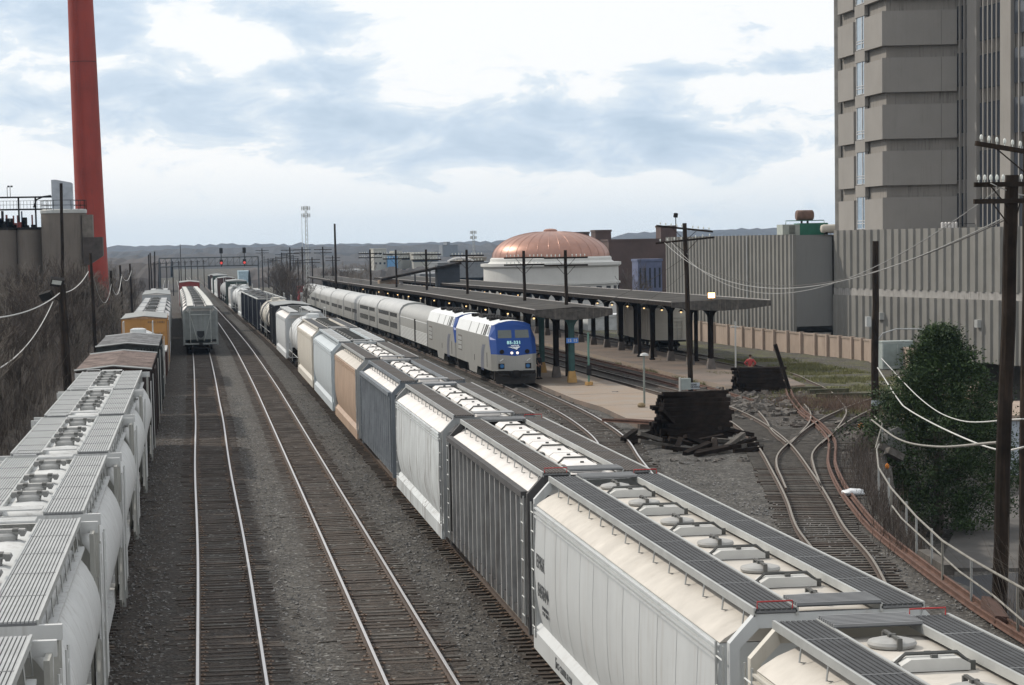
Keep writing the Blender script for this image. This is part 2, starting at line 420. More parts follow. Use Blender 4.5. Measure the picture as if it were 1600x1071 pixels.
main_track(T2, 'empty polished railway track just left of the long freight train on the right', 40, 1000, GT)
main_track(T3, 'railway track under the long mixed freight train in the middle', 15, 1000, GT, shiny=False)
def chain(pts, step=.8):
    """Catmull-Rom through measured points"""
    P = [Vector((a, b, 0)) for a, b in pts]; P = [2*P[0]-P[1]]+P+[2*P[-1]-P[-2]]; out = []
    for i in range(1, len(P)-2):
        n = max(2, int((P[i+1]-P[i]).length/step))
        for j in range(n):
            t = j/n
            q = .5*((2*P[i])+(-P[i-1]+P[i+1])*t+(2*P[i-1]-5*P[i]+4*P[i+1]-P[i+2])*t*t+(-P[i-1]+3*P[i]-3*P[i+1]+P[i+2])*t**3)
            out.append((q.x, q.y, sag(q.y)))
    q = P[-2]; out.append((q.x, q.y, sag(q.y))); return out
def resamp(L, step):
    out = []; acc = 0; nxt = 0
    for a, b in zip(L, L[1:]):
        d = sqrt((b[0]-a[0])**2+(b[1]-a[1])**2)
        while nxt <= acc+d:
            t = (nxt-acc)/d; out.append(((a[0]+(b[0]-a[0])*t), a[1]+(b[1]-a[1])*t, atan2(b[1]-a[1], b[0]-a[0]))); nxt += step
        acc += d
    return out
def yard_track(label, centre, rails, mats, L=2.6, plates=False, y_skip=None, group='worn tracks of the yard', tmat=None, step=.52, zt=0, cover=0):
    c = chain(centre); o0 = c[0]
    t = thing('railway_track', label, 'railway track', (o0[0], o0[1], 0), group=group)
    for r in rails:
        pts = [(a-o0[0], b-o0[1], z+zt) for a, b, z in chain(r)]
        rail_mb(pts).build('rail', mats, t)
    rnd = random.Random(label); rest = MB(); k = 0
    for (x, y, a) in resamp(c, step):
        if rnd.random() < cover: continue
        k += 1; l = L(y) if callable(L) else L; cx = 0
        if isinstance(l, tuple): l, cx = l
        a2 = a-pi/2+rnd.uniform(-.03, .03); px, py = x+cx*cos(a2)-o0[0], y+cx*sin(a2)-o0[1]
        if k <= 96 and y < 200:
            mb = MB(); mb.box(-l/2+rnd.uniform(-.12, .12), l/2+rnd.uniform(-.12, .12), -.115, .115, -.34, -.17+rnd.uniform(-.015, .002))
            o = mb.build('crosstie', rnd.choice([tie_m, tie_g, tie_g]), t); o.location = (px, py, sag(y)); o.rotation_euler = (0, 0, a2)
        else: rest.ob((px, py, sag(y)-.25), (l, .23, .17), a2)
    if rest.v: tag(rest.build('crossties', [tie_g], t), kind='stuff')
    return t
RM = [rail_web, rust_top]
def offp(pts, d):
    o = []
    for k, (x, y) in enumerate(pts):
        a = pts[max(0, k-1)]; b = pts[min(len(pts)-1, k+1)]; dx, dy = b[0]-a[0], b[1]-a[1]; l = sqrt(dx*dx+dy*dy); o.append((x+d*dy/l, y-d*dx/l))
    return o
# track of the passenger train, curving towards the camera
cA = [(17.0, 86), (18.3, 97), (19.6, 107), (20.35, 117), (20.75, 127), (20.9, 140), (20.95, 160), (20.95, 200), (20.9, 240), (20.65, 300), (20.3, 400), (19.9, 500)]
yard_track('curving track under the blue-nosed passenger train', cA, [offp(cA, -.7525), offp(cA, .7525)], [rail_web, rail_top])
# lead with the two rails measured from the photograph
rA = [(13.6, 44), (15.4, 53), (18.0, 64.4), (19.4, 72.2), (21.1, 79.9), (22.85, 88.4), (25.6, 102.5), (27.4, 114.8), (28.3, 125), (28.55, 134), (28.2, 150), (27.9, 165), (27.8, 185), (27.6, 220), (27.0, 300), (26.5, 380)]
rB = [(15.1, 43.6), (16.9, 52.6), (19.5, 64), (20.9, 71.8), (22.6, 79.6), (24.35, 88), (27.1, 102.1), (28.9, 114.5), (29.8, 125), (30.05, 134), (29.7, 150), (29.4, 165), (29.3, 185), (29.1, 220), (28.5, 300), (28.0, 380)]
cM = [((a[0]+b[0])/2, (a[1]+b[1])/2) for a, b in zip(rA, rB)]
yard_track('worn track running between the two platforms and past the big tie pile', cM, [rA, rB], RM, L=lambda y: (4.3, .75) if 82 < y < 100 else ((5.2, 1.3) if 100 <= y < 112 else 2.7))
rE = [(22.05, 83.6), (22.7, 86.6), (24.0, 92.5), (25.5, 97.8), (28.2, 105.0), (31.9, 114.2), (36.5, 123.8), (40.5, 131)]
rD = [(23.4, 83.5), (24.1, 86.4), (25.3, 91.4), (26.9, 97.3), (29.5, 104.2), (33.2, 113.2), (37.6, 122.5)]
cE = [((a[0]+b[0])/2, (a[1]+b[1])/2) for a, b in zip(rE[4:], rD[4:])]
yard_track('short siding diverging right beside the wooden utility pole', [(28.9, 104.8), (32.5, 113.6), (37, 123)], [rE, rD], RM, cover=.25)
rF = [(27.15, 102), (28.8, 106.6), (31.2, 113.5), (32.9, 119.5), (34.2, 125.5)]
rG = [(28.4, 101.3), (30.2, 105.9), (32.7, 112.8), (35.0, 119.8), (36.8, 127.2), (38.8, 136.7), (40.1, 145.9), (41.4, 156.4), (41.8, 175), (41.6, 210), (41.2, 260)]
yard_track('overgrown track curving away through the grass toward the concrete wall', [(31.4, 112.9), (34.2, 121.5), (36.2, 129), (38, 137.5), (39.4, 147), (40.7, 157), (41.1, 175), (40.9, 210), (40.5, 260)], [rF, rG, [(39.9, 160), (40.3, 175), (40.1, 210), (39.7, 260)]], RM, cover=.35)
p2 = [(31.6, 130), (31.75, 140), (31.7, 160), (31.1, 200), (30.8, 260), (30, 350)]
yard_track('rusty track close along the far platform edge', p2, [offp(p2, -.7525), offp(p2, .7525)], [rust_r, rust_r])
rC = [(27.0, 102.2), (28.0, 108.7), (29.3, 115), (30.5, 121.4)]
# two rusty loose rails lying on top
rH = [(37.4, 142.5), (36.2, 137), (34.8, 131.1), (32.6, 120.6), (31.0, 111.4), (29.2, 102.9), (26.4, 93.1), (24.4, 84.9), (22.9, 77.8), (21.6, 70.9), (20.5, 63.0), (19.9, 58.2), (19.5, 54.7), (19.1, 50.2), (18.9, 46)]
for d, lb in ((0, 'long rusty loose rail laid over the yard tracks, the left one of the close pair'), (.3, 'long rusty loose rail laid over the yard tracks, the right one of the close pair')):
    o = rail_mb([(a, b, z+.02) for a, b, z in chain(offp(rH, -d))]).build('loose_rail', [rust_r, rust_r]); tag(o, lb, 'rail', 'rusty loose rails')
o = rail_mb([(a, b, z+.0) for a, b, z in chain(rC)]).build('loose_rail', RM); tag(o, 'short worn rail in the switch left of the crossing', 'rail')
# ------------------------------------------------------------------ rolling stock
white_p = pm('white_car_paint', (.50, .52, .525), .5, var=.06, scale=.8, streak=.55, scol=(.26, .22, .18))
worn_p = pm('worn_white_paint', (.50, .53, .54), .6, var=.12, scale=.9, streak=2.4, scol=(.13, .11, .1))
cream_p = pm('cream_car_paint', (.50, .475, .42), .55, var=.07, scale=.8, streak=.4, scol=(.3, .26, .2))
tan_p = pm('tan_car_paint', (.36, .26, .19), .6, var=.15, scale=.9, streak=.9, scol=(.13, .09, .07))
blue_p = pm('pale_blue_paint', (.43, .475, .50), .55, var=.06, scale=.8, streak=.25, scol=(.25, .27, .28))
grey_p = pm('grey_car_paint', (.30, .31, .31), .6, var=.12, scale=.9, streak=.7, scol=(.12, .11, .1))
slate_p = pm('slate_blue_paint', (.15, .17, .19), .6, var=.18, scale=1.2, streak=.6, scol=(.06, .05, .05))
dirty_p = pm('sooty_grey_paint', (.06, .059, .06), .75, var=.3, scale=1.3, streak=1.2, scol=(.03, .025, .022))
black_p = pm('black_car_paint', (.016, .017, .021), .55, var=.3, scale=1.2, streak=.4, scol=(.05, .045, .04))
green_p = pm('dark_green_paint', (.035, .055, .045), .6, var=.2)
brown_p = pm('boxcar_brown', (.07, .035, .03), .7, var=.25, streak=.5)
red_p = pm('boxcar_red', (.2, .035, .03), .7, var=.2, streak=.4)
yell_p = pm('yellow_boxcar_paint', (.42, .22, .07), .6, var=.12, scale=.7, streak=.8, scol=(.16, .08, .04))
roofd_p = pm('dusty_cream_roof', (.50, .47, .425), .75, var=.14, scale=1.1, streak=.6, scol=(.3, .26, .21), bump=.15, bscale=2)
roofw_p = pm('dusty_white_roof', (.66, .64, .62), .75, var=.12, scale=1.2)
lb_p = pm('grey_hopper_paint', (.53, .54, .535), .6, var=.10, scale=.6, streak=1.1, scol=(.24, .22, .2))
lbe_p = pm('hopper_end_paint', (.33, .33, .305), .65, var=.12, scale=1, streak=.6, scol=(.1, .09, .08))
grate_d = pm('dark_grating', (.055, .058, .062), .7, .2, var=.2, scale=2)
grate_l = pm('galvanised_grating', (.36, .37, .37), .6, .3, var=.12, scale=2)
grate_b = pm('brown_grating', (.06, .052, .047), .75, .1, var=.3, scale=2)
grate_gap = pm('grating_shadow_sheet', (.16, .165, .17), .8, var=.2)
steel_dk = pm('dark_steel', (.02, .018, .017), .85, 0, var=.4, scale=2, spec=.15)
steel_gr = pm('galvanised_steel', (.42, .43, .42), .5, .4, var=.12)
wheel_m = pm('wheel_steel', (.05, .042, .038), .6, .3, var=.3)
rust_m = pm('rusty_steel', (.12, .06, .04), .85, var=.4, scale=3)
redp = pm('red_handrail', (.35, .03, .03), .6)
letter_m = pm('black_lettering', (.085, .09, .095), .7, var=.3, scale=4)
letter_w = pm('white_lettering', (.55, .55, .53), .7)
coal_m = pm('coal', (.012, .012, .013), .7, var=.6, scale=6, bump=1, bscale=5)
hatch_m = pm('hatch_grey', (.33, .33, .32), .65, var=.15, scale=3)
hatch_dk = pm('hatch_iron', (.10, .10, .095), .7, .2, var=.3)

def truck(par, y):
    m = MB()
    for s in (-1, 1):
        pr = [(-1.25, .62), (-.95, .68), (-.45, .80), (.45, .80), (.95, .68), (1.25, .62), (1.25, .45), (.85, .45), (.4, .26), (-.4, .26), (-.85, .45), (-1.25, .45)]
        i = len(m.v)
        for x in (s*.98-.07, s*.98+.07):
            for a, b in pr: m.v.append((x, y+a, b))
        n = len(pr)
        for k in range(n): j = (k+1) % n; m.f.append((i+k, i+j, i+n+j, i+n+k)); m.m.append(0)
        m.f.append(tuple(i+k for k in reversed(range(n)))); m.m.append(0); m.f.append(tuple(i+n+k for k in range(n))); m.m.append(0)
        for a in (-.16, 0, .16): m.tube([(s*.98, y+a, .3), (s*.98, y+a, .62)], .07, 6)
    m.box(-.9, .9, y-.2, y+.2, .45, .8)
    t = m.build('truck', steel_dk, par)
    for a in (-.88, .88):
        for s in (-1, 1):
            q = MB(); q.lathe([(.36, s*.7), (.42, s*.7), (.42, s*.82), (.34, s*.83), (.3, s*.78), (.1, s*.8)], (0, y+a, .42), 'x', 18); 
            if s > 0: q.tube([(-.95, y+a, .42), (.95, y+a, .42)], .075, 8)
            q.build('wheel', wheel_m, t, True)
    return t
def couplers(par, L):
    m = MB()
    for s in (-1, 1):
        e = s*L/2
        m.ob((0, e+s*.1, .85), (.22, .9, .2)); m.ob((0, e+s*.62, .85), (.34, .26, .3)); m.tube([(.25, e-.1*s, .8), (.3, e+.3*s, .45), (.15, e+.62*s, .5)], .03, 5)
    return m.build('coupler', steel_dk, par)
def ladder(par, x, y, z0, z1, mat, w=.42, ax='y', n=None):
    m = MB(); n = n or int((z1-z0)/.38)
    a = (0, w/2) if ax == 'y' else (w/2, 0)
    for s in (-1, 1): m.tube([(x+s*a[0], y+s*a[1], z0), (x+s*a[0], y+s*a[1], z1)], .02, 4)
    for k in range(n):
        z = z0+(k+.5)*(z1-z0)/n; m.tube([(x-a[0], y-a[1], z), (x+a[0], y+a[1], z)], .016, 4)
    return m.build('ladder', mat, par)
def grating(par, x0, x1, y0, y1, z, mat, bars=8, fine=True):
    m = MB(); m.box(x0, x1, y0, y1, z-.045, z-.012, 1)
    n = bars; w = (x1-x0)/n
    if fine:
        for k in range(n): m.box(x0+k*w+w*.16, x0+(k+1)*w-w*.16, y0, y1, z-.012, z+.014, 0)
        y = y0+2.4
        while y < y1-1: m.box(x0, x1, y-.02, y+.02, z-.008, z+.019, 1); y += 2.4
    else: m.box(x0, x1, y0, y1, z-.012, z+.01, 0)
    return m
def walk(par, x0, x1, y0, y1, z, mat, edge, posts=True, roofz=4.12, fine=True, step=1.25, bars=8):
    m = grating(par, x0, x1, y0, y1, z, mat, fine=fine, bars=bars); o = m.build('running_board', [mat, grate_gap], par)
    q = MB(); s = 1 if x1 > 0 else -1; xo = x1 if s > 0 else x0; xi = x0 if s > 0 else x1
    for xx in (xo, xi): q.box(xx-.02, xx+.02, y0, y1, z-.09, z+.03)
    if posts:
        y = y0+.6
        while y < y1-.2:
            q.tube([(xo, y, z-.05), (xo+s*.03, y, roofz), (xo-s*.08, y, roofz-.02)], .014, 4); y += step
    q.build('walkway_edge', edge, o)
    return o
def hatch_round(par, y, z, big=False):
    m = MB(); m.lathe([(.30, 0), (.32, .04), (.30, .075), (.16, .11), (.04, .12)], (0, y, z), 'z', 22, 0)
    m.box(-.03, .03, y-.35, y-.30, z, z+.15, 1); m.box(-.03, .03, y+.30, y+.35, z, z+.14, 1); m.ob((0, y-.02, z+.14), (.045, .66, .03), rx=.02, m=1); m.box(-.05, .05, y-.04, y+.04, z+.11, z+.16, 1)
    return m.build('round_hatch', [hatch_m, hatch_dk], par, True)
def hatch_trough(par, y, z, L, mat=None, wx=.5):
    m = MB(); a = wx
    pr = [(-a, z), (-a, z+.08), (-a*.72, z+.15), (a*.72, z+.15), (a, z+.08), (a, z)]
    m.prof(pr, y-L/2, y+L/2, 0)
    for k in (-1, 1): m.box(-.04, .04, y+k*L*.30-.03, y+k*L*.30+.03, z+.15, z+.19, 1)
    m.tube([(-a-.08, y, z+.03), (-a*.75, y, z+.19), (a*.75, y, z+.19), (a+.08, y, z+.03)], .025, 5, 1)
    for s in (-1, 1): m.box(s*(a+.05)-.04, s*(a+.05)+.04, y-L*.32, y-L*.22, z-.04, z+.1, 1)
    return m.build('trough_hatch', [mat or hatch_m, hatch_dk], par)
def end_arch(par, L, mat, ends=(-1, 1), hw=1.2, pz=4.36, xw=1.56, zs=3.95, floor=.95, depth=.16):
    """crossbeam, slanting shoulders and corner posts at a car end"""
    for s in ends:
        m = MB(); y = s*(L/2-.08)
        m.box(-hw, hw, y-.05, y+.05, pz-.22, pz-.02)
        for k in (-1, 1):
            i = len(m.v)
            P = [(k*hw, pz-.02), (k*xw, zs), (k*xw, floor), (k*(xw-.14), floor), (k*(xw-.14), zs-.08), (k*(hw-.05), pz-.22)]
            for yy in (y-depth/2, y+depth/2):
                for a, b in P: m.v.append((a, yy, b))
            n = 6
            for q in range(n): j = (q+1) % n; m.f.append((i+q, i+j, i+n+j, i+n+q)); m.m.append(0)
            m.f += [tuple(i+q for q in reversed((0, 1, 4, 5))), (i+1, i+2, i+3, i+4), (i+n+0, i+n+1, i+n+4, i+n+5), (i+n+1, i+n+4, i+n+3, i+n+2)]; m.m += [0]*4
        m.box(-xw, xw, y-.1, y+.1, floor-.15, floor)
        m.build('end_frame', mat, par)
CURV = [(1.575, 3.86), (1.60, 3.45), (1.625, 2.9), (1.63, 2.4), (1.61, 1.95), (1.55, 1.55), (1.47, 1.25)]
ROOF = [(0, 4.26), (.6, 4.25), (1.0, 4.17), (1.3, 4.05), (1.5, 3.93)]
def hopper(name, label, L, side, roof, gr, end, fine=2, ribs=False, hatch='mix', seams=True, shell_in=.55, sill=True, band=True, lift=0, letters=None):
    t = thing(name, label, 'hopper car'); h = L/2-shell_in
    # shell: vertical sides with the barrel curve
    m = MB(); half = CURV if not ribs else [(1.5, 3.86), (1.5, 1.3)]
    for s in (-1, 1):
        i = len(m.v); n = len(half)
        for a, b in half: m.v.append((s*a, -h, b)); m.v.append((s*a, h, b))
        for k in range(n-1): m.f.append((i+2*k, i+2*k+1, i+2*k+3, i+2*k+2)); m.m.append(0)
    # end bulkheads and slope sheets
    for s in (-1, 1):
        P = [(a, b) for a, b in half]+[(-a, b) for a, b in reversed(half)]
        m.face([(a, s*h if b > 2.1 else s*(h-(2.1-b)*.0), b) for a, b in P], 1)
        m.face([(-1.42, s*h, 2.3), (1.42, s*h, 2.3), (1.42, s*(h-1.6), 1.0), (-1.42, s*(h-1.6), 1.0)], 1)
    # hopper bays under the sill
    nb = max(2, round(L/5)); 
    for k in range(nb):
        c = -h+1.6+(2*h-3.2)*(k+.5)/nb; w = (2*h-3.2)/nb*.46
        for q in ((-1, 1),):
            i = len(m.v); m.v += [(-1.3, c-w, 1.3), (1.3, c-w, 1.3), (1.3, c+w, 1.3), (-1.3, c+w, 1.3), (-.5, c-.3, .42), (.5, c-.3, .42), (.5, c+.3, .42), (-.5, c+.3, .42)]
            for f in ((0, 1, 5, 4), (1, 2, 6, 5), (2, 3, 7, 6), (3, 0, 4, 7), (4, 5, 6, 7)): m.f.append(tuple(i+z for z in f)); m.m.append(1)
    body_m = m
    if seams and fine > 0 and not ribs:
        y = -h+1.3
        while y < h-.4:
            for s in (-1, 1):
                for (a, b), (c, d) in zip(half, half[1:]): m.face([(s*(a+.004), y-.012, b), (s*(a+.008), y, b), (s*(c+.008), y, d), (s*(c+.004), y-.012, d)]); m.face([(s*(a+.004), y+.012, b), (s*(a+.008), y, b), (s*(c+.008), y, d), (s*(c+.004), y+.012, d)])
            y += 1.45
    body = m.build('body', [side, end], t, True, ang=30)
    if ribs:
        for s in (-1, 1):
            y = -h+.1
            while y < h:
                m = MB(); m.box(s*1.5 if s > 0 else -1.62, 1.62 if s > 0 else -1.5, y-.045, y+.045, 1.0, 3.84); m.build('side_post', ribs, body); y += .93
    # roof
    m = MB(); R = [(-a, b) for a, b in reversed(ROOF[1:])]+ROOF
    ex = [(-1.575, 3.87)]+R+[(1.575, 3.87)]
    m.prof(ex, -h, h, 0)
    if band:
        for s in (-1, 1):
            for zz in (3.62, 3.70, 3.80): m.box(s*1.585 if s > 0 else -1.635, 1.635 if s > 0 else -1.585, -h, h, zz, zz+.035, 1)
    if ribs:
        for s in (-1, 1): m.box(1.5 if s > 0 else -1.66, 1.66 if s > 0 else -1.5, -h-.05, h+.05, 3.84, 3.98, 1)
    m.build('roof', [roof, side if not ribs else end], t, True, ang=25)
    fz = 4.40
    for s in (-1, 1): walk(t, .6 if s > 0 else -1.2, 1.2 if s > 0 else -.6, -L/2, L/2, fz, gr, steel_gr if fine > 1 else end, fine=fine > 0, posts=fine > 0)
    for s in (-1, 1):
        m = MB()
        if fine > 1:
            m.box(-.6, .6, min(s*(L/2), s*(L/2-.78)), max(s*(L/2), s*(L/2-.78)), fz+.02, fz+.035, 1)
            for k in range(8): m.box(-.6, .6, s*(L/2-.05)-s*k*.1-.02, s*(L/2-.05)-s*k*.1+.02, fz+.035, fz+.075)
        else: m.box(-.6, .6, s*(L/2)-.7*(s > 0), s*(L/2)+.7*(s < 0), fz+.04, fz+.07)
        m.build('crossover_walkway', [pm('crossover_grating', (.24, .245, .25), .6, .3, var=.1), grate_d], t)
    end_arch(t, L, end if fine < 2 else (side if not ribs else end))
    if sill:
        m = MB()
        for s in (-1, 1):
            i = len(m.v); P = [(s*1.47, 1.27), (s*1.62, 1.12), (s*1.62, .72), (s*1.5, .72), (s*1.5, 1.0)]
            m.prof(P, -L/2+.15, L/2-.15, 0)
        m.build('side_sill', side, t)
    else:
        m = MB()
        for s in (-1, 1): m.box(s*1.5-.07, s*1.5+.07, -L/2+.1, L/2-.1, .95, 1.2)
        m.build('side_sill', end, t)
    hz = 4.27
    if hatch == 'mix':
        n = int((L-3)/1.62); y = -L/2+1.3
        for k in range(11):
            y = -L/2+1.35+k*(L-2.7)/10
            if k % 2: hatch_trough(t, y, hz, .40, pm('hatch_pale', (.5, .5, .48), .6, var=.1), wx=.43)
            else: hatch_round(t, y, hz)
    elif hatch == 'trough':
        n = int((L-2.4)/3.0); d = (L-2.4)/n
        for k in range(n): hatch_trough(t, -L/2+1.2+(k+.5)*d, hz, d-.12, roofw_p, .36)
    elif hatch == 'small':
        n = int((L-2)/1.0)
        for k in range(n): hatch_trough(t, -L/2+1+(k+.5)*(L-2)/n, hz, .5, hatch_dk if k % 2 else hatch_m, .34)
    for k in (-1, 1):
        for s in (-1, 1): ladder(t, s*1.63 if fine > 1 else s*1.6, k*(L/2-.32), 1.0, 3.9, steel_gr if fine > 1 else end)
    if fine > 1:
        m = MB()
        for k in (-1, 1):
            s = k; y0 = k*(L/2-.03); m.tube([(s*.66, y0, fz), (s*.66, y0, fz+.11), (s*1.16, y0, fz+.11), (s*1.16, y0, fz)], .012, 5)
        m.build('grab_iron', redp, t)
        m = MB(); m.lathe([(.27, 0), (.3, .02), (.27, .04)], (-.9, -L/2+.15, 2.6), 'y', 16); m.build('brake_wheel', steel_dk, t)
    truck(t, -L/2+1.9); truck(t, L/2-1.9); couplers(t, L)
    if letters:
        for (s, txt, size, y, z, x) in letters:
            M = Matrix(((0, 0, s, x*s), (-s if s < 0 else 1, 0, 0, y), (0, 1, 0, z), (0, 0, 0, 1)))
            if s < 0: M = Matrix(((0, 0, -1, -x), (-1, 0, 0, y), (0, 1, 0, z), (0, 0, 0, 1)))
            text_mesh(txt, size, letter_m, 'lettering', body, M, .004*size/.42)
    return Tree(t)
RIBM = {}
def barrel(name, label, L, side, end, gr, fine=True):
    """short hopper with a round-bellied shell, wide light walkways and gusset plates"""
    t = thing(name, label, 'hopper car'); h = L/2-.85
    pr = []
    for k in range(-5, 13):
        a = radians(90-k*11.5) if False else None
    pr = [(1.62*cos(radians(a)), 2.72+1.58*sin(radians(a))) for a in range(-48, 91, 8)]
    full = pr+[(-x, z) for x, z in reversed(pr[:-1])]
    m = MB(); i = len(m.v)
    # shell with softly rounded ends (three rings at each end)
    rings = [(-h, .90), (-h+.12, .965), (-h+.35, 1.0), (h-.35, 1.0), (h-.12, .965), (h, .90)]
    for y, k in rings:
        for x, z in full: m.v.append((x*k, y, 2.72+(z-2.72)*k))
    n = len(full)
    for r in range(len(rings)-1):
        for k in range(n-1): m.f.append((i+r*n+k, i+r*n+k+1, i+(r+1)*n+k+1, i+(r+1)*n+k)); m.m.append(0)
    m.f.append(tuple(i+k for k in reversed(range(n)))); m.m.append(1); e0 = i+(len(rings)-1)*n; m.f.append(tuple(e0+k for k in range(n))); m.m.append(1)
    for c in (-L*.19, L*.19):
        i = len(m.v); m.v += [(-1.05, c-1.9, 1.5), (1.05, c-1.9, 1.5), (1.05, c+1.9, 1.5), (-1.05, c+1.9, 1.5), (-.4, c-.3, .42), (.4, c-.3, .42), (.4, c+.3, .42), (-.4, c+.3, .42)]
        for f in ((0, 1, 5, 4), (1, 2, 6, 5), (2, 3, 7, 6), (3, 0, 4, 7), (4, 5, 6, 7)): m.f.append(tuple(i+z for z in f)); m.m.append(1)
    body = m.build('body', [side, end], t, True, ang=50)
    m = MB()
    for s in (-1, 1):
        P = [(s*1.18, 1.12), (s*1.36, 1.12), (s*1.4, .85), (s*1.18, .85)]; m.prof(P, -L/2+.2, L/2-.2)
    m.build('side_sill', side, t)
    m = MB()
    for k in (-1, 1):
        for s in (-1, 1):
            ye = k*(L/2-.12); yi = k*(L/2-.78)
            # tall shear plate tucked behind the shell end, lower gusset at the truck
            m = MB(); m.box(min(s*1.42, s*1.5), max(s*1.42, s*1.5), min(ye, yi), max(ye, yi), 3.0, 4.12)
            m.box(s*1.4-.03, s*1.4+.03, min(ye, yi), max(ye, yi), 1.0, 3.05)
            i = len(m.v); P = [(k*(L/2-.1), .55), (k*(L/2-.1), 1.9), (k*(L/2-.45), 2.05), (k*(L/2-1.9), .95), (k*(L/2-1.75), .75), (k*(L/2-.75), .75)]
            for xx in (s*1.5, s*1.56):
                for a, b in P: m.v.append((xx, a, b))
            q = len(P)
            for z in range(q): j = (z+1) % q; m.f.append((i+z, i+j, i+q+j, i+q+z)); m.m.append(0)
            m.f.append(tuple(i+z for z in reversed(range(q)))); m.m.append(0); m.f.append(tuple(i+q+z for z in range(q))); m.m.append(0)
            m.box(min(s*1.5, s*1.6), max(s*1.5, s*1.6), ye-.03, ye+.03, .5, 1.92, 1); m.build('end_plate', [end if k*s > 0 or True else side, steel_gr], t)
    for k in (-1, 1):
        m = MB(); ye = k*(L/2-.1)
        m.box(-1.56, 1.56, ye-.06, ye+.06, 4.06, 4.28); m.box(-1.5, 1.5, ye-.05, ye+.05, .85, 1.1)
        for q in range(9): m.box(-.42, .42, ye-k*(.02+q*.075)-.024, ye-k*(.02+q*.075)+.024, 4.38, 4.41)
        m.tube([(-1.05, ye, 4.3), (-1.05, ye, 4.42), (-.5, ye, 4.42), (-.5, ye, 4.3)], .02, 4)
        m.build('end_beam', side, t)
    for s in (-1, 1):
        walk(t, .46 if s > 0 else -1.22, 1.22 if s > 0 else -.46, -L/2+.05, L/2-.05, 4.33, gr, steel_gr, roofz=3.86, bars=13)
        m = MB(); m.box(min(s*1.2, s*1.33), max(s*1.2, s*1.33), -h, h, 3.84, 3.90); m.build('eave_strip', side, t)
    for q, y in enumerate((-.27, -.14, .02, .16, .29)):
        if q == 3: continue
        m = MB(); y *= L
        m.lathe([(.24, 0), (.26, .12), (.22, .16)], (-.02, y, 4.26), 'z', 14, 0)
        m.ob((0, y, 4.44), (.74, .2, .09), m=0)
        for s in (-1, 1): m.tube([(s*.33, y-.16, 4.42), (s*.33, y+.16, 4.42)], .065, 6, 2); m.ob((s*.2, y, 4.47), (.1, .3, .05), m=1)
        m.build('hatch', [hatch_m, hatch_dk, pm('hatch_clamp', (.17, .17, .165), .7)], t, True)
    for k in (-1, 1): ladder(t, 1.6, k*(L/2-.38), 1.0, 3.9, side)
    m = MB(); m.lathe([(.03, .0), (.3, .02), (.33, .04), (.3, .06)], (1.25, -L/2+1.2, 1.25), 'x', 16); m.tube([(1.1, -L/2+1.2, 1.25), (1.3, -L/2+1.2, 1.25)], .04, 6)
    m.build('brake_wheel', steel_dk, t)
    truck(t, -L/2+1.75); truck(t, L/2-1.75); couplers(t, L)
    return Tree(t)
